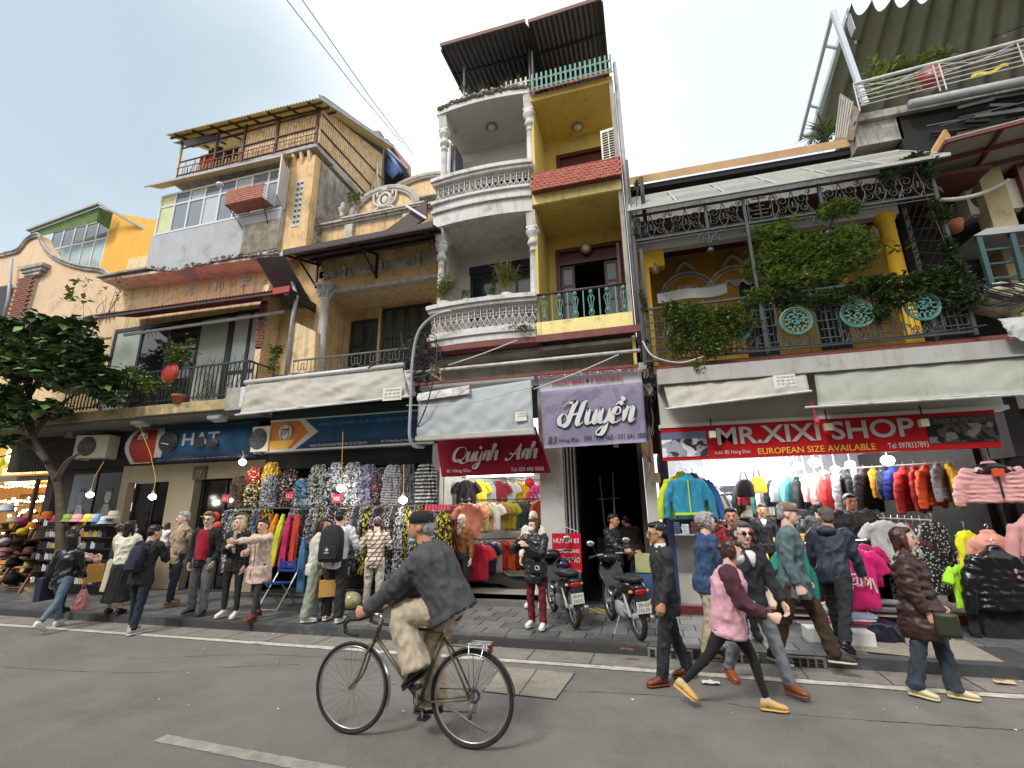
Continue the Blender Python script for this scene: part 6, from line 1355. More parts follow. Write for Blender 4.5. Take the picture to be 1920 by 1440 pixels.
cloth(((1012,735),(1205,716),(1213,829),(1020,841)),(Ys,Ys,Ys-.03,Ys-.03),36,16,.02,20,pinch=.8).build('cloth',m_bn,bn,True)
cloth(((1008,700),(1201,683),(1204,716),(1012,735)),(Ys,Ys,Ys,Ys),30,4,.004,8).build('cloth',mat('banner_grey','a5a3ab',.8,.05),bn,True)
rdl=mat('letter_red','a81c22',.6,.05);p=at(1013,718,Y=Ys-.01);q=at(1195,704,Y=Ys-.01);text('KH\u00d4NG PH\u1ea2I NH\u00c0 NG\u1eccC B\u00ccNH',bn,(p.x,Ys-.035,p.z+.06),q.x-p.x,.17,rdl,depth=.003,bold=.02)
p=at(1036,728,Y=Ys);text('(NG\u1eccC B\u00ccNH \u0110\u00c3 B\u00c1N NH\u00c0)',bn,(p.x,Ys-.035,p.z+.02),1.3,.12,rdl,depth=.003,bold=.015)
p0=at(1064,797,Y=Ys-.05);script([('H',0,0),('u',0,0),('y',0,0),('e',0,0),('^',-.36,0),('`',-.18,.12),('n',0,0)],bn,V((p0.x,Ys-.06,p0.z)),.42,m_wl,.105,ad,1.02,m_navy)
p=at(1029,836,Y=Ys);text('83',bn,(p.x,Ys-.045,p.z+.03),.16,.13,m_blk,depth=.003,shear=.2);text('H\u00e0ng \u0110\u00e0o',bn,(p.x+.2,Ys-.045,p.z+.03),.38,.09,m_blk,depth=.003,shear=.2);text('090 1699 468 - 081 641 3888',bn,(p.x+.66,Ys-.045,p.z+.05),1.1,.09,m_blk,depth=.003)
s85=thing('red_sign',(2.7,8.6,2.97),'long red shop sign lettered MR.XIXI SHOP with a picture at each end','shop sign');Ys=8.62
P=[at(x,y,Y=Ys) for x,y in((1239,803),(1863,768),(1879,838),(1243,864))];MB().prism([P[3],P[2],P[1],P[0]],(0,.1,0)).build('panel',mat('sign_redd','b0141c',.65,.1,1,spec=.2),s85);dn=(P[2]-P[3]).normalized()
def px_text(s,x,y,x2,hh,m,**k):p=at(x,y,Y=Ys-.004);q=at(x2,y,Y=Ys-.004);text(s,s85,(p.x,Ys-.006,p.z),(q.x-p.x),hh,m,depth=.012 if hh>.2 else.003,**k)
px_text('MR.XIXI SHOP',1346,835,1722,.295,mat('letter_grey','b3b0ae',.5,.05),bold=.02)
px_text('EUROPEAN SIZE AVAILABLE',1422,852,1645,.10,m_yl,bold=.008);px_text('Add: 85 Hang Dao',1340,854,1408,.075,m_wl);px_text('Tel: 0978337893',1666,841,1743,.085,m_wl)
for x0,y0,x1_,y1,c1,c2,sd_ in((1243,808,1323,858,(.25,.27,.33),(.04,.035,.04),0),(1744,776,1862,832,(.10,.10,.11),(.02,.02,.022),1)):
 p,q=at(x0,y1,Y=Ys),at(x1_,y0,Y=Ys);o=MB().box((p.x,Ys-.01,p.z),(q.x,Ys-.003,q.z)).build('photo_print',pat('photo%d'%sd_,'blot','9a9ca6' if not sd_ else '4a4640','3c2c30' if not sd_ else '0e0e10',5,'e0e0e0' if not sd_ else '7c7a78'),s85)
 MB().box((p.x,Ys-.012,q.z-.12),(q.x,Ys-.0105,q.z)).build('print',mat('pic_top%d'%sd_,(.10,.14,.22) if not sd_ else(.012,.012,.014),.5),s85)
 if sd_:text('MADE IN VIETNAM',s85,(p.x+.12,Ys-.014,q.z-.1),q.x-p.x-.24,.07,mat('letter_dull','6a6a66',.5),depth=.001)
for px in(1335,1552,1731):
 p=at(px,{1335:812,1552:798,1731:790}[px],Y=8.45);t=thing('sign_lamp',p,{1335:'unlit white lamp hung before the left end of the red sign',1552:'unlit white lamp hung before the middle of the red sign',1731:'unlit white lamp hung before the right end of the red sign'}[px],'lamp','lamps in front of the red sign');MB().box(p+V((-.05,-.05,-.08)),p+V((.05,.05,.03))).build('shade',m_cream,t);MB().tube([p+V((0,0,.03)),p+V((0,0,.25))],.012,5).build('rod',m_blk,t)
p=at(1532,790,Y=8.1);b=MB();b.ball(p,(.04,.03,.05),8,6);b.tube([p,p+V((-.03,0,.3))],.01,4);tag(b.build('red_bow',mat('bow_red','c02030',.5)),'small red ribbon bow hanging in front of the red sign','bow')
aw=thing('canvas_awning',(-6.5,8.3,4.1),'wrinkled cream canvas awning on a steel roller above the long blue sign','awning')
cloth(((462,722),(755,690),(765,742),(450,776)),(8.35,8.35,8.2,8.2),50,18,.05,30).build('canvas',m_canv,aw,True);MB().tube([at(460,717,Y=8.35),at(757,684,Y=8.35)],.05,10).build('roller',m_alum,aw,True)
for x0,y0 in((455,735),(762,705)):p=at(x0,y0,Y=8.35);MB().box(p-V((.06,0,.35)),p+V((.08,.3,.12))).build('end_cap',m_wl,aw)
sticker(717,752,8.17,aw,3,.42,.26);MB().tube([at(441,778,Y=8.2),at(768,743,Y=8.2)],.02,6).build('bar',m_alum,aw)
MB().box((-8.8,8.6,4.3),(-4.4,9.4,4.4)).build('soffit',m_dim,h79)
# cables, conduits and boxes between the houses
def cab(name,pts,r,m,label,cat='cable',n=6):return tag(MB().tube(cr_spline(pts,6),r,n).build(name,m,smooth=True),label,cat)
cab('conduit',[at(846,583,Y=8.2),at(815,592,Y=8.2),at(785,622,Y=8.2),at(773,680,Y=8.2),at(770,760,Y=8.2),at(768,815,Y=8.2),at(776,836,Y=8.3),at(795,838,Y=8.5)],.03,m_grey,'thick pale conduit curving down between the cream and grey awnings','conduit',9)
b=MB()
for k in range(34):
 c=at(ru(775,815),ru(640,700),Y=8.4);b.tube(cr_spline([c+V((ru(-.3,.3),ru(-.1,.2),ru(-.35,.3))) for _ in range(5)],5),ru(.006,.013),4)
tag(b.build('cable_tangle',m_wire),'tangle of black cables at the corner between the awnings','cable')
b=MB()
for k in range(12):
 c=at(1215,ru(640,860),Y=8.7);b.tube(cr_spline([c+V((ru(-.12,.12),ru(-.1,.2),.3*j)) for j in range(-2,4)],5),ru(.006,.014),4)
tag(b.build('cable_tangle',m_wire),'black cables running down beside the purple banner','cable')
for i,(pts,r,m,lb) in enumerate((
 ([at(1000,725,Y=8.2),at(960,735,Y=8.1),at(870,757,Y=8.0),at(762,760,Y=8.2)],.008,m_wirew,'thin pale cable sagging across the grey awning'),
 ([at(1160,665,Y=8.3),at(1080,700,Y=8.2),at(1000,730,Y=8.2)],.012,m_wirew,'pale cable slanting across the top of the purple banner'),
 ([at(820,645,Y=8.3),at(815,700,Y=8.2),at(800,760,Y=8.2),at(783,800,Y=8.3)],.014,m_wire,'black cable hanging over the left edge of the grey awning'),
 ([at(970,638,Y=8.4),at(900,665,Y=8.3),at(840,685,Y=8.3)],.012,m_wirew,'pale cable under the red edge band'),
 ([at(690,690,Y=8.3),at(740,660,Y=8.3),at(790,625,Y=8.3)],.014,m_wire,'black cable rising to the white house'),
 ([at(1205,640,Y=8.4),at(1225,668,Y=8.3),at(1275,680,Y=8.3),at(1320,668,Y=8.3)],.014,m_wirew,'pale looping cable left of the metal hood'),
 ([V((-22,9.5,8)),V((-19,9.2,3.9)),at(60,838,Y=9.2),at(105,832,Y=9.3),at(130,800,Y=9.3)],.02,m_wire,'black cable sagging in front of the coffee shop sign'))):
 cab('cable',pts,r,m,lb)
for a0,b0,lb in(((530,-10),(755,270),'left of the two thin wires crossing the sky'),((560,-10),(775,290),'right of the two thin wires crossing the sky')):
 P0,P1=at(*a0,Y=6.5),at(*b0,Y=13.5);tag(MB().tube([P0,P0.lerp(P1,.5)-V((0,0,.1)),P1],.012,4).build('overhead_wire',m_wire),lb,'wire','overhead wires')
for px,py,w_,lb in((1196,697,.16,'upper cream junction box right of the purple banner'),(1203,742,.2,'lower cream junction box right of the purple banner'),(1222,905,.16,'grey meter box on the pale pier'),(1150,838,.1,'small switch box under the purple banner')):
 p=at(px,py,Y=8.75 if py<800 else 9.2);t=thing('junction_box',p,lb,'junction box');MB().box(p,p+V((w_,.1,w_*1.1))).build('casing',m_cream,t);MB().box(p+V((.02,-.01,.02)),p+V((w_-.03,0,w_))).build('cover',m_canv,t)
# bulbs
m_glow=mat('glow_bulb',(1,1,1),.4,0,em=30,emc=(1,.97,.9));m_glow2=mat('glow_bulb_warm',(1,1,1),.4,0,em=9,emc=(1,.96,.88))
bm_=MB().lathe([(.01,-.085),(.06,-.06),(.085,-.02),(.08,.02),(.05,.05)],(0,0,0),14).mesh('globe',m_glow2,True);cm_=MB().lathe([(.045,.05),(.04,.09),(.02,.13),(.012,.15)],(0,0,0),10).mesh('socket',m_canv,True)
def bulb(px,py,Y,lb,cord,s=1,watt=9,grp='bare bulbs over the stalls'):
 p=at(px,py,Y=Y);t=thing('hanging_bulb',p,lb,'light bulb',grp);inst(bm_,'globe',p,t,scale=s);inst(cm_,'socket',p,t,scale=s)
 MB().tube([p+V((0,0,.14)),*[at(*c[:2],Y=c[2]) for c in cord]],.006,4).build('cord',_mats['letter_gold'] if grp.startswith('bare') else m_wire,t)
 if watt:
  l=bpy.data.lights.new('bulb_light','POINT');l.energy=watt;l.color=(1,.95,.86);l.shadow_soft_size=.08;o=bpy.data.objects.new('bulb_light',l);COL.objects.link(o);o.parent=t;o.location=(0,-.12,-.16)
bulb(169,927,8.35,'lit bulb over the bucket hats',[(178,893,8.4),(195,865,8.5)],.9,8);bulb(286,931,8.35,'lit bulb hanging before the emblem of the bowed sign',[(292,898,8.4),(282,850,8.5),(262,800,8.7)],.9,8)
bulb(455,866,8.7,'lit bulb at the corner between the two blue signs',[(455,845,8.9)],.95,6);bulb(639,915,8.5,'lit bulb on a long cord before the grey patterned trousers',[(641,870,8.5),(643,810,8.5)],.95,9);bulb(756,937,8.5,'lit bulb behind the head of the cyclist',[(757,905,8.5),(757,870,8.6)],.95,8);bulb(433,938,9.0,'small lit bulb by the red price board',[(436,925,9.2)],.5,0)
BL=[(1664,862),(1594,870),(1566,879),(1544,887),(1528,894),(1511,898),(1495,902),(1527,866),(1496,873),(1478,879),(1462,885),(1448,892),(1438,898),(1420,903),(1430,910),(1368,872),(1341,877),(1334,886),(1330,896),(1324,905)]
for i,(px,py) in enumerate(BL):
 Yb=9.5+(py-862)/46*3.6;p=at(px,py,Y=Yb);t=thing('shop_bulb',p,ordn(i)+' lit bulb counted from the right on the ceiling of the red signed shop','light bulb','ceiling bulbs in the red signed shop')
 o=inst(bm_,'globe',p,t,scale=(1.15 if py<868 else.95));o.material_slots[0].link='OBJECT';o.material_slots[0].material=m_glow;MB().tube([p+V((0,0,.05)),(p.x,p.y,3.2)],.012,5).build('cord',m_grey,t)
for x,y,e in((1.5,10.6,50),(3.2,10.6,50),(3.0,12.6,75),(1.3,12.4,60)):
 l=bpy.data.lights.new('shop_light','POINT');l.energy=e;l.color=(.95,.98,1);l.shadow_soft_size=.25;o=bpy.data.objects.new('shop_light',l);COL.objects.link(o);o.location=(x,y,2.7)
p=at(875,893,Y=9.55);q=at(1000,889,Y=9.55);tag(MB().tube([p,q],.03,8).build('tube_lamp',mat('tube_white',(1,1,1),.4,0,em=6)),'lit fluorescent tube under the crimson sign','tube lamp')
for y,e in((10.0,28),(12.0,35)):
 l=bpy.data.lights.new('tube_light','POINT');l.energy=e;l.color=(1,.98,.95);l.shadow_soft_size=.3;o=bpy.data.objects.new('tube_light',l);COL.objects.link(o);o.location=(-3.0,y,2.7)
# goods of number 79: patterned trouser bundles and rail
G79='patterned trousers hung over the stall of the ochre house'
pt={'brown':pat('p_brown','camo','2a221c','5a4534',14),'yellow':pat('p_yel','dots','16140e','c0a828',16,'d8cfa8'),'white':pat('p_wht','leaf','9c9ca6','1c1c22',22),'maroon':pat('p_mar','dots','1a0d10','6e3540',22,'b8a9a0'),
      'blue':pat('p_blue','blot','2a4a66','5a86a8',9,'a9a87a'),'grn':pat('p_grn','blot','20261f','a9ada6',16),'marb':pat('p_marb','blot','4a4c52','c0c3c9',10,'16171a'),'gry':pat('p_gry','camo','33373a','a8adb2',18,'e0e0e0'),
      'multi':pat('p_multi','dots','101012','8d8f94',20,'7a2a35'),'eleph':pat('p_ele','rings','26262a','a9a9ad',7),'stripe':pat('p_str','stripe','15151a','5c5f66',16),'box':pat('p_box','rings','1c1c20','9a9a98',3.2),'red':pat('p_red','dots','8c1c14','e0c8a0',16),'gold':pat('p_gold','blot','8a6a14','d8b040',16),
      'yb':pat('p_yb','leaf','14140f','bdb038',15),'bw':pat('p_bw','blot','0e0e10','a9a9ae',20),'purple':pat('p_pur','blot','3c3a50','8a869c',12)}
nmz={'brown':'brown camouflage','yellow':'yellow and black spotted','white':'white leaf patterned','maroon':'maroon spotted','blue':'blue tie-dye','grn':'grey green blotched','marb':'grey marbled','gry':'light grey camouflage','multi':'black floral','eleph':'banded elephant print','stripe':'dark striped','box':'black and white boxed','red':'red spotted','gold':'golden yellow','yb':'bright yellow leaf','bw':'black and white','purple':'lilac grey'}
up=[('red',478,888,0),('gold',512,868,0),('brown',452,893,1),('yellow',478,905,1),('white',510,892,2),('maroon',545,882,1),('blue',570,898,2),('grn',600,872,2),('marb',632,868,2),('gry',664,868,2),('purple',690,872,1),('multi',716,878,1),('eleph',738,872,2),('stripe',765,872,1),('box',800,870,2)]
for i,(k,px,py,d) in enumerate(up):
 p=at(px,py,Y=9.25-.07*d);p.z=max(p.z,2.95) if d==0 else p.z
 o=garment('bundle',p,pt[k],nmz[k]+' trousers bundle hung '+ordn(i)+' from the left above the black rail','trousers',G79,ru(-.12,.12),1.0);h=p.z-2.02;o.scale=(1.08,1,h/1.12)
for a0,b0,z,lb in((-9.0,-4.35,2.0,'black hanging rail under the row of patterned bundles'),(-8.8,-4.35,3.28,'thin top rail behind the patterned bundles')):
 tag(MB().tube([(a0,8.95 if z<3 else 9.3,z),(b0,8.95 if z<3 else 9.3,z)],.025,8).build('clothes_rail',m_blk),lb,'rail')
ks=['bw','multi','gry','yb','grn','yellow','bw','blue','red','yb','gold','multi','stripe','bw','gry','bw','stripe','multi','bw','marb','yb','bw','multi','maroon','bw','yb','bw','stripe','bw','yb','bw','multi','gry','bw','brown','bw','yb','bw','yb']
for i in range(39):
 x=-9.15+i*.125
 if 10<=i<=13:continue
 k=ks[i];o=garment('bundle',(x,8.9+ru(-.05,.05),1.97),pt[k],nmz[k]+' trousers hung '+ordn(i)+' from the left on the lower black rail','trousers','trousers on the lower black rail',ru(-.3,.3));o.scale=(ru(.36,.5),1.4,ru(.75,1.25))
for i,(px,c,nm) in enumerate(((510,'d88a1e','orange'),(522,'d2cf3a','lime yellow'),(535,'b9265f','magenta'),(548,'c03a28','red'),(560,'3f6f96','blue'),(498,'a9651c','ochre'))):
 p=at(px+10,965 if i!=4 else 1010,Y=8.72);o=garment('scarf',p,cm(c),nm+' scarf hanging beside the blue folding chair','scarf','plain coloured scarves by the folding chair',0);o.scale=(1.15,1,1.05);o.rotation_euler=(0,R(14-4*i),0)
for px,py,lb in((543,930,'small red price card on the left of the upper bundles'),(632,935,'small pink price card reading 50K below the middle bulb'),(423,935,'red price board beside the beige wall')):
 p=at(px,py,Y=8.75);o=tag(MB().box(p-V((.11,0,.08)),p+V((.11,.01,.09)),Matrix.Rotation(R(-12 if px==543 else 3),3,'Y')).build('price_card',mat('card_red','b8243a',.5)),lb,'price card','red price cards');text('50K' if px==632 else 'SALE',o,p+V((-.08,-.01,-.04)),.16,.08,m_wl,depth=.001)
for k,(px,py,c) in enumerate(((372+40,975,'c9651f'),(395,972,'d8a02a'),(398,1000,'5b7fae'),(410,995,'d8602f'))):pass
# goods of number 81
rows=[(((866,895,9.9),(1010,900,12.6)),['2b2a2e','d6c22e','8f9a98','7d1f2a','c0c4c2','d0a81e','8e1a5a','b07080'],'top'),(((862,938,9.75),(1010,935,12.2)),['7c4a48','d08a6a','c9846c','a7b06a','a9835a','c4c2b8','8c6a3a','9a8c20','a6982e','2d5a42','33403a','2b2b2e','2a2a2c','3a3a30','b5562a'],'middle'),
  (((868,1012,9.7),(1008,1008,12.0)),['a8182a','b5601e','222838','232c40','b9b4b0','a01f22','b8551e','b0281f','3a5a28','2c3d2a','2a2a2a','303030'],'bottom')]
m_b2=mat('cloth_w','c9c9c4',.85)
for(a0,b0),cs_,nm in rows:
 A,B=at(*a0[:2],Y=a0[2]),at(*b0[:2],Y=b0[2]);tag(MB().tube([A,B],.014,6).build('clothes_rail',m_blk),'black clothes rail, %s of three in the shop with the crimson sign'%nm,'rail')
 for i,c in enumerate(cs_):
  t=(i+.4)/len(cs_);p=A.lerp(B,t);garment('tee' if(i+len(nm))%5 else 'tank',p,cm(c),ordn(i)+' shirt from the left on the %s rail of the shop with the crimson sign'%nm,'shirt','shirts in the shop with the crimson sign',R(ru(15,50)),.92)
for px,py,Y,c,k,lb in((880,938,9.6,'d2866a','tee','large salmon shirt facing the street beside the mannequin in brown'),(895,1012,9.55,'b01a2c','tee','bright red ruffled blouse facing the street at the lower left of the shop'),(1012,932,9.9,'b5502a','tank','rust orange dress hung by the right door post'),(806,950,9.0,'','x',''),):
 if lb:garment(k,at(px,py,Y=Y),cm(c),lb,'shirt',None,R(8),1.05)
for i,(px,k,nm) in enumerate(((790,'yb','left'),(812,'bw','middle'),(832,'yb','right'))):p=at(px,958,Y=8.9);o=garment('bundle',p,pt[k],nm+' patterned bundle under the pink hangers beside the crimson signed shop','trousers',None,0);o.scale=(.75,1,.72)
p=at(822,957,Y=8.88);b=MB();
for k in range(8):b.box(p+V((-.28+k*.07,-.02,0)),p+V((-.235+k*.07,.02,.11)))
tag(b.build('pink_hangers',cm('b8304a'),kind=None),'row of pink plastic hanger tops over the yellow patterned bundles','hangers')
p=at(838,1022,Y=8.95);o=garment('scarf',p,cm('c8c8cc'),'long pale striped skirt hanging below the mannequin in brown','skirt',None);o.scale=(2.4,1,.9)
p=at(993,905,Y=11.2);b=MB();b.ball(p,(.12,.12,.11),10,7);b.tube([p-V((0,0,.1)),p-V((0,0,.5))],.015,5);tag(b.build('red_lantern',cm('a81a1a'),smooth=True),'small round red lantern with a tassel inside the crimson signed shop','lantern')
MB().box((-3.2,13.2,2.3),(-2.1,13.3,2.36)).box((-2.2,12.2,.3),(-2.05,13.8,2.6)).build('fitting',m_grey,sg)
MB().box((-3.6,12.6,.3),(-2.9,13.6,1.3)).build('counter',m_cream,sg)
p=at(930,1085,Y=10.8);b=MB();b.grid(lambda u,v:V((p.x-.9+u*1.9,10.2+v*1.4,.31+.28*max(0,noise.noise(V((u*3,v*3,2)))+.45-1.1*abs(u-.45)))),18,12);tag(b.build('cloth_heap',cm('1d211a'),smooth=True),'heap of dark clothes on the floor of the crimson signed shop','clothes')
# goods of number 85
def hr(A,B,cs_,kind,nm,grp,rz,s=1,cat='jacket'):
 A,B=at(*A[:2],Y=A[2]),at(*B[:2],Y=B[2]);tag(MB().tube([A,B],.014,6).build('clothes_rail',m_steel),nm+' clothes rail of the red signed shop','rail')
 for i,c in enumerate(cs_):m_=pt[c] if c in pt else cm(c);garment(kind if i%3 else 'jacket' if kind=='puffer' else kind,A.lerp(B,(i+.5)/len(cs_)),m_,ordn(i)+' '+cat+' from the right on the '+nm+' rail of the red signed shop',cat,grp,rz+ru(-.35,.35),s*ru(.88,1.1)).scale.z*=ru(.85,1.2)
hr((1790,866,9.15),(1560,880,10.6),['c9a020','7d7f82','c0481c','8e1b1f','9c1a1c','24338a','24303c','c98a14','1b1b1f','93979a','16181c','9aa0a4'],'puffer','upper front','jackets along the upper rails',R(58),.9)
hr((1560,885,10.8),(1380,905,13.2),['b01f22','c98c84','c0a09c','1c1d20','4a8a90','b9bfc0','1e2224','b7bcc0','2d6a58','7a1d28','2b2b30'],'jacket','upper rear','jackets along the upper rails',R(50),.9)
hr((1745,975,9.1),(1560,968,10.0),['5a1c2c','bw','17171a','a9427a','141416','3c3d40','18181a','202024','a8a8a6','19191b','1a1a1d','8a8c8e','161618','7a7c7e','141416'],'tee','lower front','dark shirts on the lower rail',R(62),1.05,'shirt')
hr((1625,1012,8.75),(1480,1020,9.1),['b0175a','7a4a30','1a1a1c','1d6a5a','2f5fa0','9a1c28','1b2a55','c0c2c2'],'tee','low street','shirts on the low street rack',R(25),1.0,'shirt')
big=[('puffer',1853,862,8.75,'d09a98',1.2,-4,'pink puffer jacket with black yoke displayed at the top right of the red signed shop'),('puffer',1850,990,8.7,'d0927f',1.15,4,'salmon puffer jacket behind the shiny black one'),('puffer',1862,1018,8.5,'111215',1.25,5,'shiny black puffer jacket displayed at the lower right of the shop'),('jacket',1925,960,8.6,'c08a88',1.2,20,'pink and white patterned fleece at the right edge'),('tee',1798,1050,8.6,'9fd62e',.85,25,'neon lime shirt hanging beside the brown puffer jacket'),('tank',1806,985,8.7,'d8d820',1.1,30,'neon yellow top behind the lime shirt'),
       ('jacket',1286,885,8.85,'2b88a8',1.05,4,'turquoise sports jacket with lime trim hanging left of the shop lights'),('jacket',1276,882,9.0,'c4d62a',1.12,6,'lime jacket behind the turquoise sports jacket'),('jacket',1296,884,9.1,'2a5a9a',1.12,-6,'blue jacket behind the right of the turquoise one'),('tee',1592,1015,8.35,'c8196a',1.25,12,'magenta T-shirt with white scrawled lettering on the low rack'),('tee',1490,1018,8.6,'1f7f6c',1.1,5,'green T-shirt between the two walking men'),('tee',1655,968,8.95,'a9aaa8',.95,-10,'grey T-shirt lettered UE on the lower rail'),
       ('dress',1745,968,8.9,'p',.9,20,'speckled long dress behind the woman in brown'),('tank',1690,1000,9.2,'151517',1.3,20,'long black dress behind the woman in brown'),('puffer',1830,1010,8.9,'111215',1.2,-5,'black down jacket behind the salmon one'),('jacket',1870,1090,8.6,'1a1b1e',1.2,5,'dark jacket hanging low under the shiny black puffer'),('jacket',1900,1120,8.65,'26282b',1.2,0,'charcoal jacket at the lower right corner of the stall')]
for k,px,py,Y,c,s,rz,lb in big:
 o=garment(k,at(px,py,Y=Y),pat('p_speck','dots','17181a','b5b5b2',26) if c=='p' else mat('nylon','c' and '111215',.28,.1) if c=='111215' else cm(c),lb,{'puffer':'puffer jacket','jacket':'jacket','tee':'T-shirt','tank':'dress','dress':'dress'}[k],None,R(rz),s)
 if 'pink puffer' in lb:
  o.scale=(1.25,1,.9)
  b=MB();b.loft([((0,0,-.06),V((.08,0,0)),V((0,.07,0))),((0,0,-.12),V((.2,0,0)),V((0,.10,0))),((0,0,-.2),V((.27,0,0)),V((0,.108,0))),((0,0,-.235),V((.26,0,0)),V((0,.10,0)))],20,pw=2.6);y=b.build('yoke',mat('nylon','111215',.28,.1));y.parent=o;y.location=(0,0,0);y.data.transform(Matrix.Translation(wloc(None) if False else V((0,0,0))))
  t_=MB().box((-.06,-.16,-.28),(.05,-.13,-.16)).build('tag',cm('d0442c'));t_.parent=o;t_.location=(0,-.15,-.28)
  y.location=(0,0,-.235);z_=MB().box((-.008,-.145,-.62),(.008,-.12,-.24)).build('zip',m_blk);z_.parent=o;z_.location=(0,-.13,-.62)
 if 'turquoise' in lb and 'sports' in lb:
  z_=MB().box((-.008,0,0),(.008,.02,.55)).build('zip',cm('b9d62a'));z_.parent=o;z_.location=(0,-.085,-.68);h_=MB().box((-.24,0,0),(.24,.1,.04)).build('hem',cm('b9d62a'));h_.parent=o;h_.location=(0,-.03,-.69)
 if 'magenta' in lb:
  b=MB()
  for st in([(-.12,.06),(.1,.05)],[(-.06,.12),(-.07,-.1)],[(-.12,-.02),(-.02,.02),(-.1,-.06),(.0,-.04)],[(.0,.03),(-.01,-.07),(.04,-.05),(.04,.02)],[(.07,.0),(.06,-.07)],[(.08,.02),(.12,-.02),(.1,-.06)],[(.14,.02),(.13,-.1)],[(.16,.01),(.19,-.14)]):b.tube([(x,0,z) for x,z in st],.009,5)
  g_=b.build('scrawl_print',m_wl);g_.parent=o;g_.location=(0,-.085,-.55)
 if 'UE' in lb:g_=text('UE',None,(0,0,0),.12,.07,m_blk,depth=.002);g_.parent=o;g_.location=(.04,-.08,-.42)
hr((1690,985,9.6),(1500,975,12.6),['141416','1c1d20','303238','18181a','4a4c50','121214','202430','2c1a1e','161618','8a8c90','141416','222226','34363a','101012','1e2420','5a5c60'],'puffer','dim middle','dark jackets on the middle rail',R(55),.95)
hr((1720,1070,9.3),(1530,1050,11.5),['101012','1a1a1c','bw','3a2a24','161618','25282e','121214','6a6c70','1a1a1c','141416','2a2a2e','101012'],'jacket','dark bottom','dark jackets on the bottom rail',R(60),.95)
hr((1318,930,10.2),(1350,915,13.0),['2a2f3a','8f9498','1c1c20','b8b8b4','3a4a5a','6a5a48','202024','909498','2c2c30'],'jacket','left wall','jackets along the left wall',R(-60),.8)
hr((1360,925,13.1),(1500,918,13.1),['9a9ea2','2a2a2e','b8bcc0','4a4e54','8c9296','1f5a4a','3a3a40','c0c0bc','6a2a30','26262a'],'tank','back wall','tops on the back wall',R(0),.75,'top')
fx=thing('shop_shelving',(2.7,13.4,.24),'grey shelving with folded clothes at the back of the red signed shop','shelving')
for z in(1.2,1.6,2.0,2.4):MB().box((.5,13.3,z),(4.4,13.9,z+.03)).build('shelf',m_grey,fx)
b=MB();mm=[cm(c) for c in('9a9ea2','2a2a2e','6b5a48','8c9296','3a3f4a','b8b8b4','4a1c20')]
for z in(1.24,1.64,2.04):
 for i in range(17):
  b.m=random.randrange(7);x=.55+i*.22
  for k in range(random.randint(2,5)):b.box((x+ru(0,.02),13.32,z+k*.06),(x+.19,13.7,z+k*.06+.05)) if True else None
b.build('folded_clothes',mm,fx,kind='stuff')
tag(MB().box((2.2,12.0,.3),(3.6,12.5,1.25)).box((2.15,11.97,1.25),(3.65,12.55,1.3)).build('counter',mat('glow_counter','c9a24a',.5,em=.6)),'yellow glowing counter at the back of the red signed shop','counter')  # counter glows of itself; its lit look is put into the material
for px,py,Y,c,lb in((1395,905,10.5,'121319','dark backpack hanging below the front bulbs'),(1420,900,11.5,'b8861c','yellow strapped bag hanging in the shop'),(1345,990,10.2,'9a1c20','red knitted hat on the shelf by the grey haired woman')):
 p=at(px,py,Y=Y);t=thing('bag',p,lb,'bag');MB().loft([(p+V((0,0,z)),V((w_,0,0)),V((0,.1,0))) for z,w_ in((-.28,.14),(-.25,.17),(-.05,.17),(.03,.12),(.06,.06))],14,pw=2.8).build('body',cm(c),t,True);MB().tube([p+V((-.08,0,.02)),p+V((-.04,0,.2)),p+V((.04,0,.2)),p+V((.08,0,.02))],.012,5).build('strap',m_blk,t)
def pile(px,py,Y,cols,w_,n,lb,z0=None):
 p=at(px,py,Y=Y);z=z0 if z0 is not None else p.z;b=MB();mm=[cm(c) for c in cols]
 for k in range(n):b.m=k%len(cols);j=ru(-.03,.03);b.loft([((p.x+j,Y,z+k*.035),V((w_/2,0,0)),V((0,.15,0))),((p.x+j,Y,z+k*.035+.03),V((w_/2*.96,0,0)),V((0,.14,0)))],14,pw=4)
 tag(b.build('folded_pile',mm),lb,'folded clothes',None,None)
pile(1610,1190,8.15,['9aa0b4','5a3a58','a03040','c8c8cc'],.5,9,'pile of folded clothes in plastic on the pavement behind the navy hoodie',PZ);pile(1555,1180,8.6,['c8c8c8','b04a58','8f9498'],.45,7,'second folded pile by the step of the red signed shop',.2);pile(1500,1150,8.9,['b0b0b0','703038','404858'],.6,9,'folded clothes stacked on the red step',.26);pile(1655,1120,9.1,['b8b8b0','303030','8f9498'],.5,6,'folded garments on the step beside the brown puffer jacket',.26)
for px,py,w_,c,lb in((1545,1205,.34,'d0d0cc','white cardboard box on the pavement by the navy hoodie man'),(1615,1212,.36,'cfcfca','white box under the folded pile')):
 p=at(px,py,Z=PZ);tag(MB().box(p-V((w_/2,0,0)),p+V((w_/2,.3,.16))).build('carton',cm(c)),lb,'box')
p=at(1662,1205,Z=PZ);b=MB();b.loft([(p+V((0,.12,z)),V((w_,0,0)),V((0,w_*.6,0))) for z,w_ in((0,.24),(.1,.26),(.22,.22),(.26,.08))],16,pw=3);tag(inst(remesh(b,.02,2,.03,seed=3,name='sack',mats=[mat('navy_bag','14182a',.35)]),'plastic_sack',(0,0,0)),'navy plastic sack on the pavement left of the woman in brown','sack')
b=MB();b.tube([at(1795,1115,Y=8.9),at(1860,1190,Z=PZ+.03)],.022,7);tag(b.build('bamboo_pole',mat('bamboo','b08838',.5,.2)),'bamboo pole leaning against the stall at the right','pole')
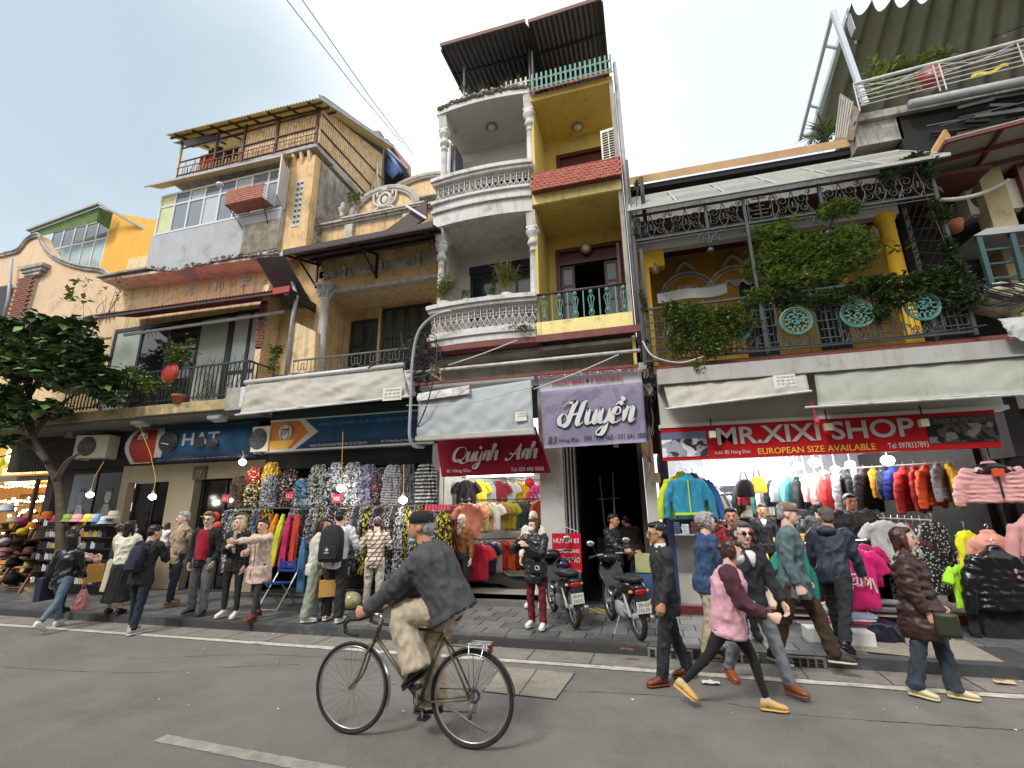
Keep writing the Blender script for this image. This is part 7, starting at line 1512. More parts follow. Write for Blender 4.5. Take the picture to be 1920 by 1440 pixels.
p=at(1212,1100,Y=9.2);tag(MB().loft([(V((p.x,9.2,z)),V((w_,0,0)),V((0,.2,0))) for z,w_ in((PZ,.3),(.6,.36),(.78,.34))],14,pw=4).build('blue_sack',cm('27486a'),smooth=True),'blue sack standing in the dark doorway behind the right motorbike','sack');p=at(1203,1040,Y=9.2);tag(MB().box((p.x-.12,9.1,.8),(p.x+.2,9.35,1.1)).build('carton',cm('a9a878')),'small pale carton on top of the blue sack','box')
p=at(1220,1130,Y=8.9);tag(MB().ball((p.x,8.9,PZ+.14),(.2,.15,.14),12,8).build('green_bag',cm('4f8f80'),smooth=True),'green plastic bag under the blue sack','bag')
b=MB()
for k in range(22):q=at(1140,1150,Z=PZ+.01)+V((ru(-.1,.1),ru(-.1,.1),ru(0,.03)));b.tube([q,q+V((ru(-.5,.4),ru(-.2,.3),ru(0,.08)))],.006,4)
tag(b.build('straw_broom',mat('straw','b09a3a',.8)),'yellow straw broom lying between the two motorbikes','broom')
p=at(1061,1030,Y=8.95);o=thing('red_placard',p,'red and white placard lettered HUYEN 83 hung on a hanger behind the left motorbike','placard')
q0,q1=at(1037,1072,Y=8.9),at(1088,1000,Y=8.9);MB().box((q0.x,8.9,q0.z),(q1.x,8.93,q1.z)).build('board',mat('placard_red','b4142c',.4),o)
for k,(tx,hh) in enumerate((('HUY\u1ec0N 83',.13),('CHUY\u00caN SANG',.08),('83 H\u00c0NG \u0110\u00c0O',.12),('\u0110\u1ed2NG XU\u00c2N',.07))):text(tx,o,(q0.x+.03,8.895,q1.z-.17-k*.165),q1.x-q0.x-.06,hh,m_wl,depth=.002,bold=.012)
inst(HANG,'hanger',V(((q0.x+q1.x)/2,8.92,q1.z+.17)),o,scale=1.1)
c=at(520,1140,Z=PZ);t=thing('folding_chair',c,'blue folding metal chair standing by the coloured scarves','chair');bc=mat('chair_blue','1c3f86',.45);lg=m_steel
MB().box(c+V((-.2,-.2,.44)),c+V((.2,.16,.47)),Matrix.Rotation(R(-3),3,'X')).build('seat',bc,t)
b=MB();
for k in range(3):b.box(c+V((-.2,.17,.64+k*.075)),c+V((.2,.19,.69+k*.075)))
b.box(c+V((-.2,.165,.64)),c+V((-.15,.185,.9))).box(c+V((.15,.165,.64)),c+V((.2,.185,.9)));b.build('backrest',bc,t)
for s in(-1,1):MB().tube([c+V((s*.22,-.28,0)),c+V((s*.22,.18,.62)),c+V((s*.22,.2,.9))],.013,6).build('leg',lg,t);MB().tube([c+V((s*.19,.3,0)),c+V((s*.19,-.16,.45))],.013,6).build('leg',lg,t)
MB().tube([c+V((-.22,-.28,.02)),c+V((.22,-.28,.02))],.012,6).build('stretcher',lg,t)
p=at(665,1105,Y=8.6);tag(MB().ball((p.x,8.5,PZ+.16),(.22,.16,.16),12,8).build('plastic_bag',mat('clearbag','a9aa7c',.2,.3,9),smooth=True),'clear plastic bag with yellow content under the patterned trousers','bag')
# hats on stands at the left
def hat(px,py,Y,kind,c,lb,s=1,grp=None,rz=0):
 p=at(px,py,Y=Y);t=thing('hat',p,lb,'hat',grp);m=cm(c);b=MB()
 if kind=='bucket':b.lathe([(.15*s,-.07*s),(.152*s,-.062*s),(.10*s,0),(.09*s,.08*s),(.06*s,.095*s),(.001,.098*s)],p,18)
 elif kind=='cap':b.ball(p,(.09*s,.10*s,.085*s),12,8);b.loft([(p+V((0,-.08*s,-.02)),V((.085*s,0,0)),V((0,.09*s,0))),(p+V((0,-.1*s,-.03)),V((.08*s,0,0)),V((0,.09*s,0)))],12)
 else:b.lathe([(.24*s,-.02),(.2*s,-.045),(.10*s,-.04),(.095*s,.08*s),(.06*s,.10*s),(.001,.09*s)],p,20)
 b.build('crown',m,t,True)
 if kind!='cap':MB().tube([p+V((.1*s*math.cos(a),.1*s*math.sin(a),-.005)) for a in np.linspace(0,2*PI,15)],.012*s,5).build('band',mat('band_'+c,tuple(v*.5 for v in srgb(c)),.8),t)
HB=[(108,973,'9a3048','rose pink',8.5),(127,972,'7d9a3a','lime',8.5),(145,972,'c0848c','pale pink',8.5),(166,972,'c9963a','amber',8.5),(183,972,'6a8aa4','sky blue',8.5),(198,976,'a9b4c0','white',8.5),(213,966,'b0a28c','beige',8.5)]
for px,py,c,nm,Y in HB:hat(px,py,Y,'bucket',c,nm+' bucket hat on the top row of the sunglasses rack',1.05,'bucket hats on the rack')
for px,py,k,c,lb,s in((12,957,'wide','b8bcc4','white wide brimmed cowboy hat at the left edge',1.5),(24,978,'wide','a89a80','cream sun hat below the white cowboy hat',1.3),(44,977,'cap','8e2458','magenta cap beside the cream sun hat',1.2),(43,997,'cap','c8b820','yellow cap under the magenta one',1.3),(88,967,'bucket','c0541c','orange bucket hat left of the pink ones',1.1),(8,1035,'bucket','b07484','pale pink bucket hat at the left edge',1.2),(2,990,'wide','b08a4a','straw hat at the left edge',1.4),(10,1015,'cap','b0b0b4','striped cap above the pale pink bucket hat',1.2),
 (38,1012,'wide','3a2418','dark brown hat in the middle of the hat stall',1.3),(30,1030,'wide','5a4630','tan felt hat under the dark brown hat',1.3),(55,1035,'wide','4a2e1c','chestnut hat beside the tan felt hat',1.2),(25,1055,'cap','15141a','black leather cap low on the stall',1.5),(55,1060,'wide','a9926a','straw fedora low on the stall',1.1),(22,1085,'cap','101014','black cap on the lowest shelf',1.7),(75,1010,'wide','2a1810','black brown fedora by the rack',1.2),(70,1045,'wide','33241a','coffee brown fedora below the black brown one',1.2),(402,968,'cap','c9481c','orange cap behind the man in red',1.15),(392,966,'cap','c99a22','yellow cap behind the man in red',1.05),(408,985,'cap','c85030','small orange cap below the bright orange cap',1.0),(396,990,'cap','5a7a9c','light blue cap below the yellow cap',1.0),(60,985,'bucket','c9741c','orange felt hat behind the yellow cap',.9)):
 hat(px,py,8.7 if px>300 else 8.75,k,c,lb,s)
st=thing('sunglasses_rack',(at(160,1100,Y=8.75).x,8.75,PZ),'black tiered sunglasses rack under the row of bucket hats','rack');x0,x1=at(95,1000,Y=8.8).x,at(225,1000,Y=8.8).x
MB().box((x0,8.85,PZ),(x1,8.95,1.72)).build('back_panel',m_blk,st)
mmg=[cm('15151a'),cm('8a8c92'),cm('b8bcc2'),cm('5a4030'),cm('c0a030')]
for j in range(6):
 z=.35+j*.26;MB().box((x0,8.6,z),(x1,8.85,z+.02)).build('shelf',m_blk,st);b=MB()
 for i in range(15):
  x=x0+.1+i*(x1-x0-.15)/15;b.m=random.choices(range(5),(4,4,3,1,1))[0];b.box((x-.06,8.58,z+.03),(x-.008,8.6,z+.16+ru(-.03,.03)));b.box((x+.008,8.58,z+.03),(x+.06,8.6,z+.15))
 b.build('sunglasses',mmg,st,kind='stuff')
ht=thing('hat_stand',(at(20,1100,Y=8.8).x,8.9,PZ),'wooden hat display frame at the left edge','stand');xx=ht.location.x
for k in range(4):MB().box((xx-1.2,8.85+k*.12,.5+k*.35),(xx+.75,9.0+k*.12,.53+k*.35)).build('shelf',_mats['wood_dark'],ht)
for s in(-1.1,-.2,.7):MB().beam((xx+s,8.6,PZ),(xx+s,9.3,2.0),.05).build('post',mat('stand_wood','8a5a28',.5,.2),ht)
b=MB();mmh=[cm(c) for c in('1a1410','3a2418','6b4a2c','15151a','8a7048')]
for k in range(70):b.m=random.randrange(5);p=at(ru(0,90),ru(985,1100),Y=9.1);b.lathe([(.17,0),(.12,.02),(.09,.1),(.01,.11)],p,10)
tag(b.build('assorted_hats',mmh),'dense mass of brown and black hats filling the stall behind','hats',kind='stuff')
# the street tree at the left
tt=thing('street_tree',(-13.2,8.3,PZ),'broad leaved street tree with a leaning trunk hiding the left shops','tree')
b=MB();tr=[at(112,1110,Y=8.4),at(113,1000,Y=8.4),at(110,915,Y=8.4),at(88,865,Y=8.3),at(62,815,Y=8.2),at(55,740,Y=8.1),at(60,680,Y=8.0)];tr[0].z=PZ
b.tube(cr_spline(tr,5),[.105-.002*i for i in range(31)],10)
for(x0,y0),(x1,y1) in(((62,815),(140,740)),((62,815),(0,760)),((88,865),(40,830)),((55,740),(120,660)),((55,740),(10,650)),((60,690),(60,600)),((140,740),(190,690)),((105,900),(150,850))):
 P0,P1=at(x0,y0,Y=8.2),at(x1,y1,Y=8.2+ru(-.6,.5));b.tube(cr_spline([P0,P0.lerp(P1,.5)+V((ru(-.1,.1),0,.12)),P1],4),[.07-.006*i for i in range(9)],7)
b.build('trunk',m_bark,tt,True)
b=MB();lw=(5,5,1,3,0,0)
for(px,py,Y,r,n) in((30,620,8.3,(1.1,.7,.5),520),(110,620,8.2,(.8,.6,.45),420),(165,650,8.0,(.6,.5,.4),300),(40,690,7.8,(1.0,.7,.6),620),(120,700,7.9,(.8,.6,.55),520),(185,710,8.0,(.5,.5,.4),300),(20,760,7.9,(.9,.6,.45),420),(90,765,8.0,(.8,.5,.3),300),(60,655,8.0,(.9,.6,.4),300),(20,810,8.0,(.45,.4,.3),90),(205,745,8.2,(.4,.3,.25),120)):
 c=at(px,py,Y=Y);clump(b,c,[k*.8 for k in r],int(n*1.15),.28,w=lw,droop=.3,asp=.72)
for px,py in((145,530),(130,540),(125,555),(150,560),(165,560),(140,548)):clump(b,at(px,py,Y=8.6),(.15,.1,.1),7,.2,w=(0,2,4,0,2,2),asp=.6)
b.build('crown',leafm,tt,kind='stuff')
b=MB()
for k in range(9):q=at(150+k*8,625-k*3,Y=9.0);b.tube(cr_spline([q,q+V((ru(-.4,.5),0,ru(.3,.6))),q+V((ru(-.6,.7),0,ru(.7,1.3)))],4),[.012-.001*i for i in range(9)],4)
for k in range(16):clump(b,at(ru(130,235),ru(520,570),Y=8.9),(.1,.1,.08),5,.1,mi=2)
b.build('twigs',[m_bark,leafm[1],leafm[2]],tt,kind='stuff')
UPZ=V((0,0,1))
def ik(a,c,l1,l2,pole):
 d=c-a;L_=min(d.length,(l1+l2)*.999);d.normalize();x=(l1*l1-l2*l2+L_*L_)/(2*L_);hh=math.sqrt(max(0,l1*l1-x*x));p=V(pole);p=(p-d*p.dot(d)).normalized()
 return a+d*x+p*hh
def get(me):
 n=len(me.vertices);a=np.empty(n*3,np.float32);me.vertices.foreach_get('co',a);return[V(p) for p in a.reshape(-1,3).tolist()],[tuple(p.vertices) for p in me.polygons]
def hand_proto(curl):
 """left hand along -Z, palm facing +X... thumb towards -Y"""
 b=MB();b.loft([((0,0,.01),V((.017,0,0)),V((0,.024,0))),((0,0,-.02),V((.016,0,0)),V((0,.034,0))),((.0,0,-.06),V((.015,0,0)),V((0,.042,0))),((0,0,-.09),V((.012,0,0)),V((0,.04,0)))],12)
 for i,(y,l) in enumerate(((-.032,.072),(-.011,.082),(.011,.076),(.031,.06))):
  p=V((0,y,-.082));P=[p+V((0,0,.03)),p];a=curl*.35
  for k in range(3):a+=curl*(.75+.08*i);p=p+V((-math.sin(a),y*.12,-math.cos(a)))*l*(.42,.32,.26)[k];P.append(p)
  b.tube(P,[.009,.0095,.0088,.008,.0062],8)
 b.tube([V((0,-.02,-.015)),V((-.006,-.045,-.045)),V((-.014,-.055,-.07)),V((-.024,-.052+curl*.01,-.092))],[.012,.012,.0105,.008],8)
 return get(remesh(b,.0055,2))
HP={'relax':hand_proto(.45),'fist':hand_proto(1.25)}
m_eye=mat('eye_dark',(.015,.01,.008),.2,0);m_eyew=mat('eye_white',(.55,.53,.5),.3,0);m_lip=mat('lips',(.28,.07,.06),.5,0);m_mask=mat('face_mask',(.62,.64,.66),.8,.03)
SK={'l':mat('skin_light','d2a68c',.55,.05,6),'m':mat('skin_mid','bd8a68',.55,.05,6),'p':mat('skin_pale','dcb7a4',.55,.05,6)}
HR={'k':mat('hair_black',(.010,.009,.009),.4,.2,30),'b':mat('hair_brown',(.05,.02,.013),.4,.25,30),'g':mat('hair_grey',(.33,.32,.31),.6,.25,30),'y':mat('hair_blond',(.48,.36,.19),.5,.25,30),'s':mat('hair_cropped',(.10,.08,.07),.7,.2,30)}
def foot(b,ank,fd,s,up,toe=1.0,mi=(0,1)):
 """shoe: upper and sole"""
 sd_=fd.cross(up).normalized();L_=.245*s*toe;base=ank-up*.075*s-fd*.065*s
 b.m=mi[0]
 b.loft([(base+fd*L_*t+up*(hh*s*.5+.012*s),sd_*w_*s,up*hh*s*.5) for t,w_,hh in((0,.02,.05),(.05,.034,.085),(.25,.036,.10),(.42,.038,.085),(.62,.044,.062),(.85,.042,.045),(.97,.025,.035),(1,.008,.02))],12)
 b.m=mi[1];b.loft([(base+fd*L_*t+up*.008*s,sd_*w_*s,up*.011*s) for t,w_ in((-.01,.02),(.05,.037),(.4,.039),(.62,.047),(.86,.045),(1.0,.02))],12,pw=3);b.m=0
def person(label,loc=None,rz=0,h=1.7,legs=(4,4,-3,5),spread=4,lean=2,arms=((5,8,12,0),(5,8,12,0)),head=(0,0),skin='l',hair='k',style='short',top=('cloth','jacket'),tw=1.0,tl=.10,puff=1.0,qu=0,tmat=None,sleeve=None,
           bot='trousers',bmat=None,bw=1.0,hem=1.0,shoe=None,sole=None,mask=None,glasses=None,hat=None,female=False,extra=None,J=None,F=None,hands='relax',hl=.3,inner=None,sitting=False,z0=0,group=None,tname='jacket',cuff=None):
 s=h/1.7;F=V(F) if F else V((0,-1,0));UP=V((0,0,1));LF=UP.cross(F).normalized();seed=len(bpy.data.objects)%97
 root=thing('person',(0,0,0) if not J else J['root'],label,'person',group)
 def D(a,b_=0,sg=1):a=R(a);b_=R(b_);return(LF*sg*math.sin(b_)+F*math.sin(a)*math.cos(b_)-UP*math.cos(a)*math.cos(b_)).normalized()
 if not J:
  J={'p':V((0,0,0))};ud=(UP*math.cos(R(lean))+F*math.sin(R(lean)));J['nk']=ud*.30*h
  for k,sg in(('L',1),('R',-1)):
   i=0 if sg>0 else 2;J['hip'+k]=LF*sg*.055*h;J['kn'+k]=J['hip'+k]+D(legs[i],spread*.5,sg)*.245*h;J['an'+k]=J['kn'+k]+D(legs[i]-legs[i+1],spread*.3,sg)*.235*h
   ph=legs[i]-legs[i+1];fp=max(0,-ph-12)*.9 if legs[i]<5 or legs[i+1]>30 else-max(0,ph-15)*.8;J['ft'+k]=(F*math.cos(R(fp))-UP*math.sin(R(fp))+LF*sg*.15).normalized()
   sh=ud*.272*h+LF*sg*(.098 if female else.112)*h*tw**.5;J['sh'+k]=sh;a=arms[0 if sg>0 else 1]
   if isinstance(a[0],(tuple,list)):t=a[0];tg=LF*t[0]*h+F*t[1]*h+UP*t[2]*h;J['el'+k]=ik(sh,tg,.165*h,.15*h,LF*sg*a[1]+-UP*a[2]-F*.3);J['wr'+k]=tg
   else:J['el'+k]=sh+D(a[0],a[1],sg)*.165*h;J['wr'+k]=J['el'+k]+(D(a[0]+a[2],a[1]*.3,sg)-LF*sg*math.sin(R(a[3]))).normalized()*.15*h
  mz=min(min((J['an'+k]-UP*.087*s).z,(J['an'+k]-UP*.07*s+J['ft'+k]*.19*s).z) for k in 'LR');off=UP*(-mz+.004+z0)
  for k in list(J):
   if not k.startswith('ft'):J[k]=J[k]+off
 ud=(J['nk']-J['p']).normalized();fd=LF.cross(ud).normalized() if True else F
 nk=J['nk'];hm=Matrix.Rotation(R(head[0]),3,UP);hF=hm@F;hL=hm@LF;hF=Matrix.Rotation(R(head[1]),3,hL)@hF;hU=hF.cross(hL).normalized();hU=hU if hU.z>0 else-hU
 s0=s;s=s*1.08;hc=nk+ud*.034*h+hU*.060*h+hF*.012*h;H=lambda x,y,z:hc+(hL*x-hF*y+hU*z)*s
 HM=Matrix((hL,-hF,hU)).transposed()
 b=MB();B3=lambda c,r:b.ball(H(*c),[k*s for k in r],16,12,HM)
 B3((0,.014,.03),(.074,.092,.085));B3((0,-.024,-.03),(.062,.066,.078));B3((0,-.058,-.082),(.034,.028,.024));B3((0,-.05,-.01),(.06,.034,.05));B3((0,-.078,.028),(.046,.014,.014))
 b.tube([H(0,-.078,.02),H(0,-.098,-.012),H(0,-.104,-.026),H(0,-.085,-.036)],[.010*s,.013*s,.017*s,.012*s],8)
 for e in(-1,1):B3((e*.076,.012,-.012),(.010,.019,.03))
 limb(b,[hc-hU*.05*s-hF*.0-hF*.02*s,nk-ud*.03],[.054*s,.066*s]);
 b.loft([(J['p']+(nk-J['p'])*t,LF*w_*s,fd*d*s) for t,w_,d in((-.06,.12,.08),(.3,.11,.075),(.75,.14,.09),(.92,.12,.07),(1.0,.06,.05))],14)
 s=s0;kb=min(1,bw)
 for k in 'LR':
  limb(b,[J['sh'+k],J['el'+k],J['wr'+k]],[.045*s,.036*s,.026*s]);limb(b,[J['hip'+k],J['kn'+k],J['an'+k]-UP*.02],[.05*s*kb,.036*s*kb,.028*s])
 me=remesh(b,.011,2);vv,ff=get(me);bb=MB();bb.add(vv,ff)
 for k,sg in(('L',1),('R',-1)):
  d=J.get('hd'+k) or(J['wr'+k]-J['el'+k]).normalized();z=-d;x=LF*sg;x=(x-z*x.dot(z)).normalized();y=z.cross(x)*1.0
  if y.dot(F)>0:y=-y
  Mx=Matrix((x,y,z)).transposed();hp=HP[hands if isinstance(hands,str) else hands[0 if sg>0 else 1]]
  bb.add([J['wr'+k]+Mx@(p*s*1.02) for p in hp[0]],hp[1] if x.cross(y).dot(z)>0 else[f_[::-1] for f_ in hp[1]])
 bo=bb.build('body',SK[skin],None,True);bo.location=(0,0,0);bo.data.transform(Matrix.Translation(V((0,0,0))));bpy.data.objects.remove(bo)
 me2=bb.mesh('body',SK[skin],True);me2.shade_smooth();inst(me2,'body',(0,0,0),root)
 s=s0*1.08
 for e in(-1,1):
  MB().ball(H(e*.03,-.079,.004),(.0125*s,.009*s,.007*s),10,6,HM).ball(H(e*.03,-.086,.004),(.006*s,.005*s,.0062*s),8,5,HM).build('eye',m_eye,root,True)
  MB().tube([H(e*.014,-.088,.024),H(e*.032,-.087,.029),H(e*.05,-.074,.022)],.0032*s,5).build('eyebrow',HR['k' if hair!='g' else 'g'],root)
 if not mask:MB().tube([H(-.022,-.083,-.056),H(0,-.092,-.054),H(.022,-.083,-.056)],[.003*s,.0075*s,.003*s],8).build('mouth',m_lip,root,True)
 else:b=MB();b.ball(H(0,-.058,-.045),(.061*s,.058*s,.052*s),14,10,HM);b.build('mask',mask,root,True);MB().tube([H(-.06,-.05,-.03),H(-.08,.01,-.0)],.003,4).tube([H(.06,-.05,-.03),H(.08,.01,0)],.003,4).build('strap',mask,root)
 if glasses:
  b=MB()
  for e in(-1,1):b.loft([(H(e*.032,-.095,.003),hL*.026*s,hU*.017*s),(H(e*.032,-.099,.003),hL*.026*s,hU*.017*s)],14);b.tube([H(e*.056,-.09,.008),H(e*.08,.01,.006)],.0035,5)
  b.tube([H(-.01,-.096,.006),H(.01,-.096,.006)],.003,4);b.build('glasses',mat('dark_lens',(.02,.012,.01),.1) if glasses=='dark' else mat('clear_lens',(.12,.11,.10),.1),root)
 b=MB();hm_=HR[hair];f_=.02
 if style!='none':
  B3=lambda c,r:b.ball(H(*c),[k*s for k in r],14,10,HM)
  B3((0,.026,.05),(.082,.09,.078));B3((0,.062,.0),(.07,.052,.075));B3((0,-.03,.088),(.062,.056,.03))
  if style in('long','bun','curly','bob'):
   for e in(-1,1):B3((e*.072,.01,.0),(.018,.042,.07))
  if style=='long':
   b.loft([(H(0,.05+.02*t,.06-t*hl),hL*(.088-.02*t)*s,hF*(.045-.012*t)*s) for t in np.linspace(0,1,9)],14,pw=2.5)
   for e in(-1,1):b.tube([H(e*.075,.0,.03),H(e*.084,.0,-.06),H(e*.08,-.01,-.06-hl*.45)],[.024*s,.026*s,.014*s],8)
  if style=='bob':
   for e in(-1,1):b.tube([H(e*.07,.0,.05),H(e*.09,.0,-.04),H(e*.078,-.02,-.13)],[.03*s,.04*s,.022*s],8)
   B3((0,.06,-.06),(.085,.045,.08))
  if style=='bun':B3((0,.11,.03),(.035,.045,.035))
  if style=='curly':B3((0,.04,.03),(.092,.095,.09))
  inst(remesh(b,.0105,1,.012 if style!='curly' else.03,(60,60,12) if style!='curly' else(45,45,45),seed,'hair',[hm_]),'hair',(0,0,0),root)
 if hat:
  b=MB();kind,hc_=hat
  if kind=='beanie':b.loft([(H(0,.012,z),hL*w_*s,hF*(w_+.016)*s) for z,w_ in((.035,.083),(.04,.088),(.075,.088),(.1,.078),(.125,.05),(.132,.01))],18)
  else:
   b.loft([(H(0,.01,z),hL*w_*s,hF*(w_+.014)*s) for z,w_ in((.035,.082),(.045,.084),(.085,.08),(.115,.055),(.125,.01))],18)
   b.loft([(H(0,-.09,.05),hL*.07*s,hF*.07*s),(H(0,-.1,.04),hL*.066*s,hF*.075*s)],14)
  b.build('hat',hc_,root,True)
 s=s0*1.04
 if tmat:
  wf=.9 if female else 1.0;b=MB();p0=J['p'];tor=nk-p0;n=22;rings=[]
  hipd=-UP*tl*h if not sitting else-ud*tl*h*.5
  for i in range(n+1):
   t=i/n
   if t<.2:c=p0+hipd*(1-t/.2);w_,d=(.18,.145) if tl>.15 and bot!='skirt' else(.166,.132) if tl>=.1 and bot!='skirt' else(.150+.012*(1-t/.2)*(1 if tl>.08 else-1),.112)
   else:
    q_=(t-.2)/.8;c=p0+tor*q_;w_=np.interp(q_,(0,.35,.7,.86,.94,1),(.155,.15,.172,.17,.125,.075));d=np.interp(q_,(0,.35,.7,.88,1),(.112,.10,.115,.09,.06))
   m_=1-qu*(abs(math.cos(i*.95))**4) if qu else 1
   rings.append((c,LF*w_*s*wf*tw*m_*(1+(puff-1)*.8),fd*d*s*puff*m_*tw**.5))
  b.loft(rings,22,pw=2.35)
  b.loft([(nk-ud*.02*s,LF*.075*s,fd*.065*s),(nk+ud*.03*s-fd*.0,LF*.068*s,fd*.062*s)],14)
  ab=MB() if sleeve else b
  for k in 'LR':
   limb(ab,[J['sh'+k]+((p0+tor*.8)-J['sh'+k])*.25,J['sh'+k],J['el'+k],J['wr'+k].lerp(J['el'+k],.06)],[.062*s*puff,.066*s*puff,.056*s*puff,.044*s*(1+(puff-1)*.5)],12,qu=qu)
  inst(remesh(b,.013,3,.026 if not qu else.02,(9,9,7) if not qu else(7,7,15),seed,tname,[tmat],fine=.25),tname,(0,0,0),root)
  if 'jacket' in tname and not inner:MB().tube([c_+v_*1.05 for c_,u_,v_ in rings[1:-2:2]],.0055*s,5).build('zip',m_blk,root)
  if sleeve:inst(remesh(ab,.013,3,.022,(9,9,11),seed,'sleeves',[sleeve],fine=.2),'sleeves',(0,0,0),root)
  if cuff:b=MB();b.loft([(rings[0][0]+UP*z*s,rings[0][1]*1.0*q_,rings[0][2]*q_) for z,q_ in((-.015,.9),(-.01,.97),(.02,.98),(.025,.9))],22,pw=2.35);b.build('hem',cuff,root,True)
  if inner:
   b=MB();q0,q1=p0+tor*.66,nk-ud*.01;b.loft([(q0.lerp(q1,t)+fd*sd2*s,LF*w_*s,fd*.02*s) for t,w_,sd2 in((0,.012,.10*puff),(.4,.035,.105*puff),(.8,.055,.09*puff),(1,.045,.06))],12);b.build('shirt',inner,root,True)
 b=MB()
 if bot=='skirt':b.loft([(J['p']+UP*z*h,LF*w_*s*bw,F*w_*.8*s*bw) for z,w_ in((.04,.125),(-.04,.165),(-.16,.18),(-.30,.20),(-.40,.225),(-.405,.20))],24)
 else:
  b.loft([(J['p']+ud*z*s,LF*w_*s,fd*d*s) for z,w_,d in((.09,.125,.095),(.0,.148,.115),(-.05,.145,.115),(-.09,.11,.09))],20,pw=2.3)
  for k in 'LR':
   a=J['an'+k];kn=J['kn'+k];e=a.lerp(kn,-.04 if bw>.9 else.08);limb(b,[J['hip'+k]+ud*.02,J['hip'+k].lerp(kn,.4),kn,kn.lerp(e,.5),e],[.094*s,.085*s*bw**.5,.066*s*bw,.060*s*bw*hem**.5,.054*s*bw*hem],14)
 inst(remesh(b,.013,3,.022*(1 if bw>.9 else.4),(12,12,8) if bot!='skirt' else(16,16,2),seed+3,'m',[bmat],fine=.2),'skirt' if bot=='skirt' else 'trousers',(0,0,0),root)
 for k in 'LR':
  b=MB();fdv=J['ft'+k];sdv=fdv.cross(UP).normalized();foot(b,J['an'+k],fdv,s,sdv.cross(fdv).normalized());b.build('shoe',[shoe,sole or shoe],root,True)
 if extra:extra(root,J,s,H,LF,F,ud)
 if loc is not None:root.location=V(loc);root.rotation_euler=(0,0,R(rz))
 return root
def fabric(n,c,**k):return mat(n,c,k.pop('rough',.85),.12,14,bump=k.pop('bump',.25),bsc=k.pop('bsc',220),**k)
f_blk=fabric('wool_black',(.014,.014,.016));f_den=fabric('denim','5b6f80');f_dden=fabric('dark_denim','1d2633');f_wht=mat('shoe_white','d4d2cc',.6,.05);f_bshoe=mat('shoe_black',(.015,.015,.015),.4,.1);f_brn=mat('leather_brown','6e3a22',.35,.15,20);f_nyl=mat('black_down',(.012,.013,.015),.35,.2,8)
def backpack(m,sc=1.0,w_=.15,lift=.0):
 def f(root,J,s,H,LF,F,ud):
  c=J['p'].lerp(J['nk'],.55+lift)-F*.19*s;b=MB();b.loft([(c+ud*z*s*sc,LF*q_*s*sc,F*d*s*sc) for z,q_,d in((-.24,w_*.85,.05),(-.22,w_,.08),(-.02,w_,.085),(.14,w_*.93,.075),(.21,w_*.6,.05),(.23,w_*.2,.02))],16,pw=3.2);o=b.build('backpack',m,root,True)
  MB().loft([(c-F*.07*s+ud*z*s*sc,LF*w_*.8*s*sc,F*.03*s) for z in(-.2,-.19,-.05,-.04)],12,pw=3.5).build('pocket',m,o,True)
  for e in(-1,1):MB().tube([c+LF*e*.08*s+ud*.2*s,J['nk']+LF*e*.075*s+F*.0-ud*.03*s,J['nk']+LF*e*.1*s+F*.12*s-ud*.12*s,c+LF*e*.13*s-ud*.15*s+F*.1*s],.013*s,6).build('strap',m,root)
  return c
 return f
def logo_pack(root,J,s,H,LF,F,ud):
 c=backpack(f_blk,1.15,.16)(root,J,s,H,LF,F,ud)-F*.127*s-ud*.12*s;b=MB()
 for a,l in((-32,.055),(0,.07),(32,.055)):d=ud*math.cos(R(a))+LF*math.sin(R(a));sd2=LF*math.cos(R(a))-ud*math.sin(R(a));b.add([c+d*.006,c+d*l*.55+sd2*.013,c+d*l,c+d*l*.55-sd2*.013],[(0,1,2,3)])
 for z in(-.008,-.02):b.add([c+LF*-.045+ud*z,c+LF*.045+ud*z,c+LF*.04+ud*(z-.006),c-LF*.04+ud*(z-.006)],[(0,1,2,3)])
 b.build('trefoil_logo',m_wl,root)
def bag_in_hand(k,kind,m,name,dz=.0,w_=.13,hgt=.3,m2=None):
 def f(root,J,s,H,LF,F,ud):
  p=J['wr'+k]+(J['wr'+k]-J['el'+k]).normalized()*.09*s;o=thing(name,p,*kind)
  b=MB();c=p-V((0,0,.12+hgt))
  if m2 is None:b.loft([(c+V((0,0,z*hgt)),F*w_*q_,LF*w_*.5*q_) for z,q_ in((0,.5),(.1,.95),(.5,1),(.8,.75),(1,.3),(1.05,.12))],14);inst(remesh(b,.014,1,.04,(14,14,9),3,'body',[m]),'bag_body',(0,0,0),o)
  else:b.hexa([c+F*x*w_+LF*y*.05+V((0,0,z*hgt)) for z in(0,1) for x,y in((-1,-1),(1,-1),(1,1),(-1,1))]);b.build('bag_body',m,o)
  MB().tube([c+V((0,0,hgt))+F*.05,p+F*.01,p-F*.01,c+V((0,0,hgt))-F*.05],.006,5).build('handle',m2 or m,o)
  return o,root
 return f
LATER=[]
def held(*a,**k):
 g=bag_in_hand(*a,**k)
 def f(root,J,s,H,LF,F,ud):o,r=g(root,J,s,H,LF,F,ud);LATER.append((o,r))
 return f
def settle():
 for o,r in LATER:
  Mr=Matrix.Rotation(r.rotation_euler[2],3,'Z');o.location=r.location+Mr@o.location;o.rotation_euler[2]=r.rotation_euler[2]
 LATER.clear()
def multi(*fs):
 def f(*a):
  for g in fs:g(*a)
 return f
def G(px,py,Z=0):return at(px,py,Z=Z)
P_=PZ+.015
c_cream=fabric('cream_fleece','dcd8c6',bump=.6,bsc=90);c_khaki=fabric('khaki','b9ab94');c_grey=fabric('grey_trousers','6d6e70');c_navy=fabric('navy_cloth','20242f');c_char=fabric('charcoal','4a4a4d',bump=.5)
